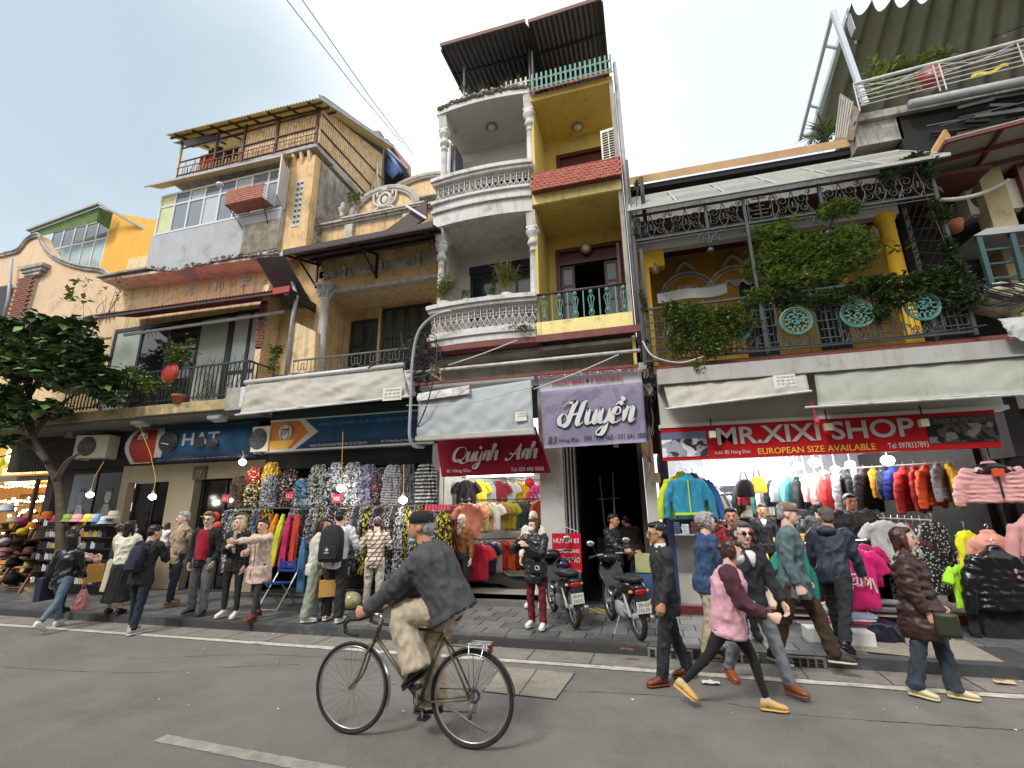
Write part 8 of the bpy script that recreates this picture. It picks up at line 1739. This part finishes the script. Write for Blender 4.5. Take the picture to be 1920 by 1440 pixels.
person('long haired young woman in black jacket and pale jeans walking left with a plastic bag',G(97,1181),198,1.62,(22,14,-20,24),3,4,((-8,10,18,0),(14,8,12,0)),(-20,0),hair='k',style='long',hl=.42,tmat=f_nyl,tl=.06,puff=1.12,bmat=f_den,bw=.85,shoe=f_wht,female=True,
 extra=multi(held('R',('white and pink plastic shopping bag carried by the walking young woman','plastic bag'),mat('poly_pink','cf8f90',.4,.3,9),'plastic_bag',w_=.17,hgt=.33),lambda root,J,s,H,LF,F,ud:(MB().hexa([J['shL']+LF*(.12+y*.05)+F*x*.15-V((0,0,.42+z*.38)) for z in(1,0) for x,y in((-1,-1),(1,-1),(1,1),(-1,1))]).build('tote_bag',fabric('tote_navy','1c2742'),root),MB().tube([J['shL']+LF*.1-V((0,0,.42))+F*.08,J['shL']+V((0,0,.06)),J['shL']+LF*.1-V((0,0,.42))-F*.08],.01,5).build('strap',_mats['tote_navy'],root))))
person('person in a pale pink jumper holding an orange paper bag behind the walking young woman',G(108,1150,P_),150,1.58,arms=((30,12,40,0),(25,12,40,0)),hair='b',style='long',tmat=fabric('pink_knit','d6a5ac'),bmat=f_dden,shoe=f_blk,female=True,extra=held('L',('orange paper bag held beside the sunglasses rack','paper bag'),mat('paper_orange','d09a50',.7),'paper_bag',w_=.13,hgt=.34,m2=m_cream))
person('woman in black top and long beige skirt beside the sunglasses rack',G(200,1128,P_),160,1.6,arms=(((.06,.14,.28),.6,1),((-.06,.14,.28),.6,1)),hair='b',style='bun',tmat=fabric('black_knit',(.016,.016,.017)),tl=.02,bot='skirt',bmat=fabric('beige_skirt','b8ad92'),bw=.9,shoe=f_bshoe,female=True)
person('woman in a cream fleece jumper and long black skirt with wavy dark hair',G(212,1152,P_),205,1.66,legs=(3,3,-2,3),arms=(((.02,.17,.2),.5,1),((-.05,.17,.2),.5,1)),head=(-30,0),hair='k',style='long',hl=.26,tmat=c_cream,tl=.01,puff=1.15,bot='skirt',bmat=fabric('black_skirt',(.012,.012,.013)),bw=1.0,shoe=f_bshoe,mask=m_mask,female=True,tname='jumper')
person('young man in black jacket with a navy backpack and chequered shoes',G(247,1188),188,1.74,(10,4,-6,6),5,6,(((.04,.16,.22),.6,1),((-.06,.16,.24),.6,1)),(-20,15),hair='k',tmat=fabric('black_shell',(.016,.016,.018)),puff=1.08,bmat=f_dden,bw=.95,shoe=mat('vans','a8a49c',.6,.8,60),sole=f_wht,extra=backpack(fabric('navy_pack','1a2236'),.85,.14))
person('grey haired man in a beige cardigan carrying a small child',G(318,1135,P_),165,1.82,(5,3,-4,4),arms=(((.03,.15,.16),.7,1),((-.03,.15,.2),.7,1)),head=(165,0),skin='p',hair='g',tmat=fabric('beige_cardigan','9c8b72'),bmat=f_dden,shoe=mat('shoe_tan','8a6a4c',.6))
person('small child with long brown hair in white carried against the man in the cardigan',G(302,1118,P_)+V((-.02,-.12,.72)),170,.98,(55,70,55,70),30,2,((40,20,40,10),(40,20,40,10)),(10,0),hair='b',style='long',hl=.22,tmat=fabric('child_white','c9c6c4'),bmat=fabric('mauve_leggings','7a6070'),shoe=f_wht,female=True,tw=1.15)
person('man in a red jumper under an open black jacket with grey trousers',G(367,1152,P_),12,1.80,(4,3,-3,4),9,0,((-6,12,22,12),(-4,10,14,5)),(12,2),skin='p',hair='s',tmat=f_blk,tl=.08,puff=1.06,bmat=c_grey,bw=1.1,shoe=mat('shoe_grey',(.05,.05,.05),.6),glasses='clear',
 extra=lambda root,J,s,H,LF,F,ud:(inst(remesh(MB().loft([(J['p'].lerp(J['nk'],t)+F*.06*s,LF*w_*s,F*.10*s) for t,w_ in((-.02,.112),(.3,.118),(.7,.122),(.88,.09),(.98,.05))],18),.012,2,.014,name='jumper',mats=[fabric('red_knit','9a1428')]),'jumper',(0,0,0),root),MB().loft([(J['p']+UPZ*z+F*.02,LF*.138*s,F*.115*s) for z in(-.02,.02)],18).build('belt',f_bshoe,root)))
person('blonde woman in black coat and leather trousers with a pale scarf and white trainers',G(428,1158,P_),15,1.72,(3,2,-3,3),7,0,((4,8,12,0),((-.02,.15,.17),.5,1)),(-22,-4),skin='p',hair='y',style='bob',tmat=fabric('black_coat',(.013,.013,.015)),tl=.09,bmat=mat('leatherette',(.022,.022,.024),.35,.2,12,bump=.3,bsc=30),bw=.85,shoe=f_wht,female=True,extra=lambda root,J,s,H,LF,F,ud:inst(remesh(MB().tube([J['nk']+LF*.07*s+F*.04,J['nk']+F*.1*s,J['p'].lerp(J['nk'],.6)+F*.15*s+LF*.02,J['p'].lerp(J['nk'],.3)+F*.15*s+LF*.03],[.035,.04,.035,.03],8).tube([J['nk']+LF*-.07*s,J['nk']-F*.06,J['nk']+LF*.07*s],.04,8),.012,1,.015,(20,20,9),2,'scarf',[pat('scarf_print','blot','b9aaa0','5a4650',16)]),'scarf',(0,0,0),root))
person('person in a pinkish cream parka pointing out beside the folding chair',G(476,1162,P_),-8,1.68,(12,6,-8,8),5,2,(((-.02,.30,.255),.6,1),((-.12,.12,.12),.7,1)),(10,0),hair='k',tmat=fabric('parka','c9b2a4'),tl=.17,puff=1.15,bmat=fabric('black_jeans',(.03,.032,.036)),bw=.8,shoe=mat('shoe_rust','6a2c20',.6),extra=lambda root,J,s,H,LF,F,ud:MB().ball(J['nk']-F*.1*s-UPZ*.01,(.12,.07,.07),12,8).build('hood',_mats['parka'],root,True))
person('young woman in a white fleece hoodie and wide grey green jeans holding paper bags',G(582,1165,P_),132,1.68,(4,2,-5,4),3,2,((8,6,18,0),(6,8,22,5)),(-10,10),hair='b',style='long',hl=.34,tmat=fabric('white_fleece','cdc9c0',bump=.5,bsc=90),tl=.1,puff=1.12,bmat=fabric('green_grey_jeans','8c9484'),bw=1.25,hem=1.35,shoe=f_wht,female=True,tname='hoodie',extra=held('R',('orange and white paper bags carried by the woman in the white hoodie','paper bag'),mat('paper_orange','d09a50',.7),'paper_bag',w_=.13,hgt=.26,m2=m_cream))
person('young woman with long dark hair seen between the white hoodie and the black backpack',G(600,1148,P_),20,1.64,hair='b',style='long',tmat=fabric('beige_knit','a9947c'),bmat=f_blk,shoe=f_blk,female=True,head=(20,0))
person('tall man in a white jumper with a black backpack bearing a white logo',G(622,1166,P_),186,1.82,(6,3,-3,3),9,2,(((.1,.16,.16),.7,1),((-.1,.16,.16),.7,1)),(0,12),hair='k',tmat=fabric('white_jumper','d0d2d6'),tl=.07,puff=1.12,bmat=f_blk,bw=1.15,hem=1.2,shoe=f_wht,extra=logo_pack,tname='jumper')
person('person in a pink cap, checked cream jacket and cream trousers browsing the rail',G(698,1142,P_),200,1.66,(4,3,-3,4),6,6,(((.08,.16,.17),.6,1),((-.08,.16,.17),.6,1)),(18,20),hair='k',hat=('cap',cm('d0a0b0')),tmat=pat('checks','plaid','c9bfae','6a4c40',4.2),tl=.1,puff=1.15,bmat=fabric('cream_trousers','cbc4b4'),bw=1.1,hem=1.1,shoe=f_wht,female=True)
def chain_bag(root,J,s,H,LF,F,ud):
 c=J['hipL']+F*.17+LF*.03+UPZ*.03;MB().box(c-V((.13,.03,.07)),c+V((.13,.03,.08))).build('handbag',mat('quilted',(.015,.015,.016),.35,.2,20),root);b=MB()
 b.tube([c+LF*x_+F*.035 for x_ in()] or[c+V((.03*math.cos(a)-.012,-.036,.03*math.sin(a))) for a in np.linspace(0,2*PI,13)],.006,5);b.tube([c+V((.03,-.036,-.03)),c+V((.03,-.036,.03))],.006,5);b.build('clasp',m_wl,root)
 MB().tube([c+V((.1,0,.08)),J['nk']+V((-.04,-.12,-.08)),J['nk']+V((-.08,0,.0))],.008,5).build('strap',m_blk,root)
person('masked woman in a black down jacket and burgundy trousers by the left motorbike',G(1007,1178,P_),-10,1.62,(2,3,-3,5),4,0,(((-.02,.16,.22),.7,1),((-.1,.13,.29),.7,1)),(-25,0),hair='b',style='long',hl=.1,tmat=f_nyl,tl=.14,puff=1.28,qu=.16,bmat=fabric('burgundy','651322'),bw=1.0,shoe=f_wht,mask=m_mask,female=True,extra=chain_bag,tname='down_jacket')
mp_=G(1158,1148,P_);person('man in a black down jacket standing behind the right motorbike looking right',V((mp_.x,9.15,.2)),60,1.60,arms=((20,10,45,0),(38,8,30,0)),head=(10,4),skin='m',hair='k',tmat=f_nyl,tl=.1,puff=1.25,qu=.14,bmat=f_blk,shoe=f_blk,tname='down_jacket')
person('person in a brown fur trimmed coat stooping in the dark doorway',V((-.28,10.3,.2)),-140,1.62,lean=28,arms=((50,10,50,20),(50,10,50,20)),head=(0,25),hair='k',tmat=fabric('brown_coat','4a3828'),puff=1.3,tl=.1,bmat=f_blk,shoe=f_blk)
person('man in a dark suit with white collar walking left by the drain inlets',G(1262,1280),-72,1.74,(12,3,-12,8),3,1,((4,8,16,0),(-6,8,20,0)),(0,4),skin='m',hair='k',tmat=fabric('suit',(.017,.018,.023),rough=.7),tl=.13,puff=1.05,bmat=_mats['suit'],bw=1.05,shoe=f_brn,glasses='clear',extra=lambda root,J,s,H,LF,F,ud:MB().loft([(J['nk']+ud*z*s,LF*.07*s,F*.066*s) for z in(-.03,.0,.045)],14).build('shirt_collar',f_wht,root,True),tname='suit_jacket')
person('grey haired woman in a blue fleece and beige trousers looking into the red signed shop',G(1342,1235,P_),108,1.70,(8,4,-7,8),4,6,((12,8,12,0),(14,8,20,0)),(-8,0),skin='p',hair='g',style='curly',tmat=fabric('blue_fleece','324a6b'),tl=.1,puff=1.1,bmat=fabric('stone_trousers','b5a78c'),bw=1.15,shoe=mat('shoe_dk',(.06,.05,.045),.7),female=True,tw=1.15,tname='fleece',extra=lambda root,J,s,H,LF,F,ud:MB().tube([J['shR']+UPZ*.07,J['p'].lerp(J['nk'],.5)+F*.17,J['hipL']+LF*.12+UPZ*.05],.012,5).build('strap',m_blk,root))
person('older man in sunglasses, dark quilted jacket and grey trousers with tan leather shoes',G(1425,1290),28,1.76,(24,6,-16,12),6,4,((12,10,16,0),(-4,8,12,0)),(-12,2),skin='p',hair='s',tmat=fabric('dark_quilt','23252c'),tl=.1,puff=1.18,bmat=fabric('grey_slacks','6f7377'),bw=1.0,shoe=mat('tan_leather','8a4a24',.3,.15,20),glasses='dark',tname='quilted_jacket',inner=f_wht)
person('young man in a red and black checked shirt standing inside the row of passers-by',G(1400,1195,P_),0,1.74,(2,2,-2,2),head=(-8,0),skin='m',hair='k',tmat=pat('lumber','blot','12090a','a01c24',7),puff=1.08,bmat=f_blk,shoe=f_blk,tname='shirt',inner=f_blk)
person('small dark suited shop assistant in front of the glowing counter',V((at(1427,960,Y=11.2).x,11.2,.25)),0,1.68,skin='m',hair='k',tmat=_mats['suit'],bmat=f_blk,shoe=f_blk,inner=f_wht)
def pinkx(root,J,s,H,LF,F,ud):
 for k in 'LR':a=J['an'+k];MB().tube([a+UPZ*.03,a-UPZ*.04],[.034,.036],10).build('sock',cm('a9a9ae'),root,True)
 b=MB();c=J['p']
 for z in(-.172,-.152):b.loft([(c+UPZ*z*s,LF*.185*s,F*.151*s),(c+UPZ*(z+.008)*s,LF*.186*s,F*.152*s)],24,pw=2.35)
 b.build('hem_stripe',_mats['wine'],root);MB().ball(J['hipL']+F*.2+LF*.0+UPZ*.1,(.06,.09,.08),12,8).build('belt_bag',mat('bag_clear','b9b4ac',.3),root,True)
person('woman striding right in a pink and maroon varsity jacket and black leggings',G(1385,1333),78,1.62,(26,14,-32,12),3,9,((-6,8,12,0),(22,8,44,0)),(8,10),skin='p',hair='b',style='bun',tmat=fabric('pink_varsity','d0a0ab'),sleeve=fabric('maroon_sleeve','4a2230'),tl=.085,tw=1.12,puff=1.45,bmat=fabric('leggings',(.010,.010,.011)),bw=.80,hem=.8,shoe=mat('slipper','c9a260',.5),mask=m_mask,female=True,hands='fist',extra=pinkx,cuff=_mats['pink_varsity'],tname='varsity_jacket')
person('older bearded man in a brown cap, teal grey shirt and brown cargo trousers',G(1512,1245,P_),72,1.84,(24,10,-18,4),5,3,((2,9,14,0),(-6,8,20,0)),(0,4),skin='p',hair='g',hat=('cap',fabric('cap_brown','7a6458')),tmat=fabric('teal_shirt','5a6e72'),tl=.12,puff=1.2,bmat=fabric('cargo','41301f'),bw=1.2,hem=1.1,shoe=mat('trail_shoe',(.045,.04,.035),.8),sole=m_cream,tname='shirt',hands='fist',extra=lambda root,J,s,H,LF,F,ud:MB().ball(H(0,-.06,-.085),(.045,.04,.032),10,7).build('beard',HR['g'],root,True))
person('man in a navy hooded jacket and black trousers stepping left up to the stall',G(1588,1218,P_),148,1.80,(22,4,-26,14),4,14,((8,10,30,0),(6,8,20,0)),(35,6),skin='m',hair='s',tmat=fabric('navy_hood','262b3c',rough=.6),tl=.08,puff=1.15,bmat=f_blk,bw=1.1,shoe=f_bshoe,tname='hooded_jacket',extra=lambda root,J,s,H,LF,F,ud:MB().ball(J['nk']-F*.11*s,(.12,.09,.07),12,8).build('hood',_mats['navy_hood'],root,True))
person('large man all in black standing inside the stall behind the navy hoodie',V((at(1600,1000,Y=9.6).x,9.5,.25)),-10,1.82,skin='m',hair='k',tmat=fabric('black_fleece',(.012,.012,.013)),puff=1.5,tw=1.25,bmat=f_blk,bw=1.3,shoe=f_blk,head=(10,0))
person('person in a grey hooded top inside the shop left of the large man',V((at(1535,960,Y=10.6).x,10.6,.25)),150,1.7,hair='k',tmat=fabric('grey_hood','3a3d40'),puff=1.25,bmat=f_blk,shoe=f_blk)
person('woman with long brown hair in a brown puffer jacket and flared dark jeans walking right',G(1762,1310),62,1.66,(14,10,-10,4),2,-3,((6,14,26,8),(0,12,24,5)),(12,-4),hair='b',style='long',hl=.24,tmat=mat('brown_down','3c2620',.5,.15,6),tl=.19,puff=1.5,qu=.15,bmat=fabric('washed_denim','36424c'),bw=1.05,hem=1.35,shoe=mat('cream_shoe','d0c49c',.4),female=True,tname='puffer_jacket',extra=lambda root,J,s,H,LF,F,ud:(MB().ball(J['nk']+F*.1+UPZ*.0,(.09,.06,.08),10,7).build('neckerchief',pat('nk','blot','14120f','b0a898',30),root,True),MB().loft([(J['hipR']+F*.20-LF*.12+UPZ*z,F*.10,LF*.05) for z in(-.24,-.21,-.06,-.03)],12,pw=3).build('handbag',mat('olive_bag',(.03,.035,.015),.5),root,True)))
settle()
def mannequin(px,Y,label,dress,dm,z=.3,hh=1.66,rz=0):
 p=at(px,1000,Y=Y);person(label,V((p.x,Y,z)),rz,hh,(0,0,0,0),3,0,((2,12,14,0),(2,12,14,0)),(-10,0),skin='w',style='none',tmat=dm,tl=.04 if dress else.02,puff=.92,bot='skirt' if dress else 'trousers',bmat=dm if dress else f_blk,bw=.72 if dress else.9,shoe=f_wht,female=True,tname='dress' if dress else 'top')['category']='mannequin'
SK['w']=mat('mannequin_shell','d8c8b2',.35,.04)
mannequin(1001,9.35,'white mannequin in a white dress behind the masked woman',True,cm('d4d2d0'),.13,1.74,-5);mannequin(866,9.25,'cream mannequin in a brown top at the left side of the crimson signed shop',False,cm('7a4c22'),.13,1.70,-5)
for o in[o for o in bpy.data.objects if o.get('category')=='mannequin']:o.name='mannequin'
# bicycle and rider
m_plr0=mat('dull_steel',(.12,.12,.12),.4,.1)
YB=4.25
def B_(x,y,dy=0):return at(x,y,Y=YB+dy)
hf,hr=B_(659,1293),B_(884,1307);hf.z=hr.z=.372;WR=.372
bk=thing('bicycle',(-2.1,YB,0),'old bronze coloured drop bar bicycle with a chrome rack, ridden leftwards','bicycle')
m_fr=mat('bronze_frame',(.13,.105,.055),.4,.25,12);m_tyre=mat('tyre',(.018,.018,.018),.8,.2);m_rimm=mat('alloy_rim',(.42,.42,.41),.3,.1,metal=.8)
def ring(b,c,r,t,ax,n=48,m=8):u=V((0,0,1));v=V(ax).cross(u).normalized();return b.tube([c+(u*math.cos(a)+v*math.sin(a))*r for a in np.linspace(0,2*PI,n+1)],t,m,False)
for c in(hf,hr):
 w_=ring(MB(),c,WR-.017,.017,(0,1,0)).build('wheel',m_tyre,bk,True)
 ring(MB(),c,WR-.042,.010,(0,1,0)).build('rim',m_rimm,w_,True);MB().tube([c+V((0,-.045,0)),c+V((0,.045,0))],.019,10).build('hub',m_steel,w_)
 for i in range(28):
  a=2*PI*i/28+.1;s=.03 if i%2 else-.03;MB().tube([c+V((.018*math.cos(a+1.2),s,.018*math.sin(a+1.2))),c+V(((WR-.046)*math.cos(a),0,(WR-.046)*math.sin(a)))],.0014,3,False).build('spoke',m_plr0,w_)
ht,hb,st_,bb_=B_(716,1163),B_(702,1203),B_(832,1186),B_(787,1316)
b=MB();b.tube([ht+(ht-hb)*.1,hb],.021,10);b.tube([hb.lerp(ht,.25),bb_],.018,10);b.tube([hb.lerp(ht,.85),st_],.015,10);b.tube([st_,bb_],.017,10);b.lathe([(.024,-.035),(.024,.035)],bb_,12,(0,1,0))
for s in(-.045,.045):q=V((0,s,0));b.tube([st_-V((0,0,.03)),st_.lerp(hr,.3)+q*.8,hr+q],.009,7);b.tube([bb_+q*.5,hr+q],.010,7)
b.build('frame',m_fr,bk,True)
b=MB()
for s in(-.04,.04):q=V((0,s,0));b.tube(cr_spline([hb,hb.lerp(hf,.25)+q,hb.lerp(hf,.7)+q+V((.03,0,0)),hf+q],4),.011,7)
b.build('fork',m_fr,bk,True)
hs=B_(714,1153);b=MB();b.tube([ht,hs],.012,8);b.tube([hs,hs+V((-.08,0,.005))],.013,8);b.build('stem',m_steel,bk,True);b=MB();sc0=hs+V((-.08,0,0))
for s in(-1,1):b.tube(cr_spline([sc0,sc0+V((.0,s*.12,0)),sc0+V((-.02,s*.20,0)),sc0+V((-.10,s*.21,.0)),sc0+V((-.15,s*.21,-.045)),sc0+V((-.12,s*.21,-.11)),sc0+V((-.01,s*.21,-.125))],5),.0155,8);b.tube([sc0+V((-.13,s*.21,.02)),sc0+V((-.165,s*.21,-.02)),sc0+V((-.15,s*.21,-.12))],.007,6)
b.build('handlebar',mat('bar_tape',(.015,.015,.015),.7),bk,True)
sd=B_(838,1160);b=MB();b.tube([st_,sd],.013,8);b.build('seat_post',m_steel,bk);inst(remesh(MB().loft([(sd+V((x,0,.02)),V((0,w_,0)),V((0,0,.03))) for x,w_ in((-.14,.02),(-.05,.03),(.04,.06),(.1,.075),(.13,.06))],14),.01,2,name='saddle',mats=[f_bshoe]),'saddle',(0,0,0),bk)
for c,a0,a1 in((hf,1.15,-.35),(hr,2.4,.1)):
 b=MB();b.grid(lambda u,v:c+V(((WR+.012)*math.cos(a0+(a1-a0)*u),(v-.5)*.045,(WR+.012)*math.sin(a0+(a1-a0)*u)-.012*abs(v-.5))),20,4);b.build('mudguard',m_steel if c is hf else mat('dark_guard',(.03,.03,.03),.4),bk,True)
b=MB();rz=hr.z+.42;r0,r1=B_(845,1207).x,B_(920,1207).x
for s in(-.05,0,.05):b.tube([(r0,YB+s,rz),(r1,YB+s,rz)],.006,6)
for x in np.linspace(r0,r1,5):b.tube([(x,YB-.055,rz),(x,YB+.055,rz)],.005,5)
b.tube([(r0,YB-.055,rz-.02),(r1,YB-.055,rz-.025)],.006,6)
for s in(-.055,.055):
 for x in(r1-.04,r1-.18):b.tube([(x,YB+s,rz),hr+V((.0,s,0))],.005,5)
b.build('rack',m_steel,bk,True);MB().box((r1-.02,YB-.03,rz-.07),(r1+.01,YB+.03,rz-.01)).build('reflector',m_rust,bk)
for s in(1,):
 b=MB();ring(b,bb_+V((0,.055,0)),.088,.005,(0,1,0),30,5);ring(b,bb_+V((0,.055,0)),.04,.006,(0,1,0),20,5)
 for k in range(5):a=k*1.257;b.tube([bb_+V((0,.055,0)),bb_+V((.085*math.cos(a),.055,.085*math.sin(a)))],.007,5)
 b.build('chainring',m_blk,bk);b=MB();ring(b,hr+V((0,.045,0)),.05,.012,(0,1,0),20,6);b.tube([bb_+V((0,.055,.088)),hr+V((0,.045,.05))],.005,4);b.tube([bb_+V((0,.055,-.088)),hr+V((.02,.045,-.12)),hr+V((.03,.045,-.04))],.005,4);b.build('chain',m_blk,bk)
pl=V((bb_.x+.01,YB-.11,bb_.z+.15));prr=V((bb_.x-.01,YB+.11,bb_.z-.16))
for p_,s in((pl,-1),(prr,1)):MB().tube([bb_+V((0,s*.06,0)),p_+V((0,-s*.03,0))],.011,6).build('crank',m_steel,bk);MB().box(p_+V((-.045,-.045,-.012)),p_+V((.045,.045,.012))).build('pedal',m_blk,bk)
MB().tube([hr+V((.03,-.06,-.02)),hr+V((.01,-.07,-.13))],.018,7).tube([hr+V((-.2,-.07,-.05)),hr+V((.05,-.08,-.16)),hr+V((.17,-.09,-.2))],.012,6).build('kickstand',m_plr0,bk,True)
J={'root':V((sd.x,YB,0)),'p':V((sd.x+.05,YB,sd.z+.10)),'nk':B_(796,1022)}
fwd=V((-1,0,0));lf=V((0,-1,0))
for k,sg in(('L',1),('R',-1)):
 J['sh'+k]=B_(800,1052)+lf*sg*.17;g_=sc0+V((-.04,0,.035))+lf*sg*.20;J['wr'+k]=g_+V((.085,0,.03));J['hd'+k]=(g_+V((-.05,0,-.01))-J['wr'+k]).normalized();J['el'+k]=ik(J['sh'+k],J['wr'+k],.29,.27,lf*sg*.5-UPZ*.6+V((.1,0,0)))
 pd=pl if sg>0 else prr;J['hip'+k]=J['p']+lf*sg*.09;fd_=V((-.82,0,-.57)) if sg>0 else V((-1,0,-.1));fd_.normalize();up_=V((fd_.z,0,-fd_.x));up_=up_ if up_.z>0 else-up_
 J['ft'+k]=fd_;J['an'+k]=pd-fd_*.10+up_*.115+lf*sg*.02;J['kn'+k]=ik(J['hip'+k],J['an'+k],.45,.44,V((-1,0,.3)))
person('older man in black beanie, charcoal pullover and khaki trousers riding the bicycle',None,0,1.80,J=J,F=fwd,head=(12,0),skin='m',hair='g',hat=('beanie',fabric('beanie_black',(.010,.010,.011),bump=.5)),mask=None,tmat=c_char,tl=.085,puff=1.45,tw=1.16,bmat=c_khaki,bw=1.5,hem=1.45,shoe=f_bshoe,sitting=True,hands='fist',tname='pullover',cuff=None,
 extra=lambda root,J,s,H,LF,F,ud:(MB().ball(H(0,-.05,-.105),(.05,.045,.03),10,7).build('lowered_mask',mat('mask_blue','8fb4c4',.8),root,True),MB().loft([(J['p']-ud*z*s,LF*.185*s,ud.cross(LF)*.15*s) for z in(.045,.062)],22).build('white_hem',f_wht,root,True)))
# motorbikes
m_pl=mat('bike_black',(.010,.010,.011),.18,.05);m_plr=mat('bike_rough',(.02,.02,.02),.6,.1);m_tail=mat('tail_red',(.30,.012,.012),.15,0);m_plate=mat('plate','d0cfc6',.5,.05)
def motorbike(loc,rz,lean,label,plate,grabrail):
 t=thing('motorbike',(0,0,0),label,'motorbike','motorbikes parked on the pavement');X=V((1,0,0));Z=UPZ
 for y in(0,1.24):
  c=V((0,y,.30));w_=ring(MB(),c,.262,.04,(1,0,0),36,9).build('wheel',m_tyre,t,True);ring(MB(),c,.222,.014,(1,0,0),30,6).build('rim',m_rimm,w_,True);MB().tube([c-X*.06,c+X*.06],.045,12).build('hub',m_grey,w_)
  b=MB()
  for k in range(10):a=k*PI/5;b.tube([c,c+V((0,.22*math.cos(a),.22*math.sin(a)))],.006,4)
  b.build('spokes',m_steel,w_)
 L_=lambda rings,nm,m,n=18,pw=2.6,pr=None:MB().loft([((0,y,z),X*w_,V((0,dy,1)).normalized()*h_) for y,z,w_,h_,dy in rings],n,pw=pw).build(nm,m,pr or t,True)
 L_([(-.22,.80,.05,.03,0),(-.16,.80,.11,.05,0),(.1,.80,.13,.05,0),(.35,.76,.12,.045,0),(.58,.76,.10,.05,.2),(.68,.74,.06,.04,.2)],'seat',m_plr)
 L_([(-.30,.70,.04,.03,0),(-.24,.70,.10,.06,0),(0,.68,.135,.10,0),(.3,.62,.13,.12,0),(.5,.55,.11,.12,.3),(.72,.42,.07,.08,.4)],'body_panel',m_pl)
 L_([(.72,.38,.06,.10,.5),(.85,.60,.17,.05,.9),(.98,.80,.20,.06,.8),(1.02,.92,.14,.05,.3)],'leg_shield',m_pl)
 L_([(.86,.98,.07,.06,0),(.92,1.0,.15,.075,0),(1.06,1.0,.14,.08,0),(1.12,.98,.06,.05,0)],'handlebar_cowl',m_pl)
 MB().tube([V((-.34,.86,1.03)),V((-.18,.93,1.05)),V((.18,.93,1.05)),V((.34,.86,1.03))],.014,8).build('handlebar',m_grey,t)
 for s in(-1,1):
  MB().tube([V((s*.22,.91,1.045)),V((s*.36,.85,1.03))],.019,8).build('grip',m_plr,t);mr=MB().tube([V((s*.2,.92,1.05)),V((s*.27,.9,1.2))],.007,5).build('mirror',m_plr,t);MB().ball((s*.30,.9,1.24),(.065,.015,.045),12,8).build('mirror_glass',m_steel,mr,True)
  MB().tube([V((s*.09,.02,.30)),V((s*.10,.10,.48)),V((s*.10,.16,.62))],.024,8).build('shock',m_steel,t);MB().tube([V((s*.05,1.24,.30)),V((s*.05,1.12,.62))],.022,8).build('fork',m_grey,t);MB().box((s*.12-.05,.52,.28),(s*.12+.10*s+.0,.56,.31)).build('footpeg',m_plr,t)
  MB().ball((s*.115,-.2,.66),(.03,.05,.022),10,6).build('indicator',mat('amber','c98a50',.3),t,True);MB().tube([V((s*.07,0,.30)),V((s*.06,.45,.33))],.018,6).build('swingarm',m_grey,t)
 L_([(-.305,.66,.045,.02,0),(-.30,.66,.075,.04,0),(-.24,.66,.085,.045,0)],'tail_lamp',m_tail)
 MB().hexa([V(p) for p in((-.07,-.30,.34),(.07,-.30,.34),(.07,-.27,.34),(-.07,-.27,.34),(-.08,-.30,.62),(.08,-.30,.62),(.08,-.22,.62),(-.08,-.22,.62))]).build('rear_mudguard',m_plr,t)
 p_=MB().hexa([V(p) for p in((-.095,-.325,.40),(.095,-.325,.40),(.095,-.318,.40),(-.095,-.318,.40),(-.095,-.315,.545),(.095,-.315,.545),(.095,-.308,.545),(-.095,-.308,.545))]).build('number_plate',m_plate,t)
 for k,tx in enumerate(plate):text(tx,p_,(-.075,-.322,.485-k*.068),.15,.045,m_blk,up=(0,.06,1),depth=.004)
 MB().grid(lambda u,v:V(((v-.5)*.12,1.24+.33*math.cos(.3+2.3*u),.30+.33*math.sin(.3+2.3*u))),12,3).build('front_mudguard',m_pl,t,True)
 L_([(.38,.30,.08,.10,0),(.45,.32,.12,.13,0),(.62,.32,.11,.13,0),(.72,.34,.06,.08,0)],'engine',m_grey);MB().tube([V((.11,.55,.22)),V((.13,.2,.24)),V((.14,-.2,.30))],[.02,.045,.05],12).build('exhaust',m_steel,t,True);MB().tube([V((-.08,.5,.25)),V((-.22,.46,.0))],.011,6).build('side_stand',m_grey,t)
 if grabrail:MB().tube(cr_spline([V((-.1,.1,.80)),V((-.1,-.22,.82)),V((0,-.29,.83)),V((.1,-.22,.82)),V((.1,.1,.80))],4),.012,6).build('grab_rail',m_plr,t)
 t.location=V(loc);t.rotation_euler=(0,R(lean),R(rz));return t
p=at(1085,1180,Z=PZ);q=at(1205,1202,Z=PZ)
motorbike(p+V((-.05,.02,.01)),26,-5,'black step through motorbike with plate 30-K4 2652 beside the masked woman',('30-K4','2652'),True);motorbike(q+V((-.03,0,.01)),22,-4,'black scooter with plate 29-S2 135.39 in front of the dark doorway',('29-S2','135.39'),True)
p=at(1083,1085,Y=9.0);p.z=.72;t=tag(MB().ball(V((-1.55,8.85,.93)),(.13,.14,.12),16,10).build('helmet',mat('helmet_navy',(.015,.015,.05),.12),smooth=True),'glossy navy helmet hung on the left motorbike','helmet')
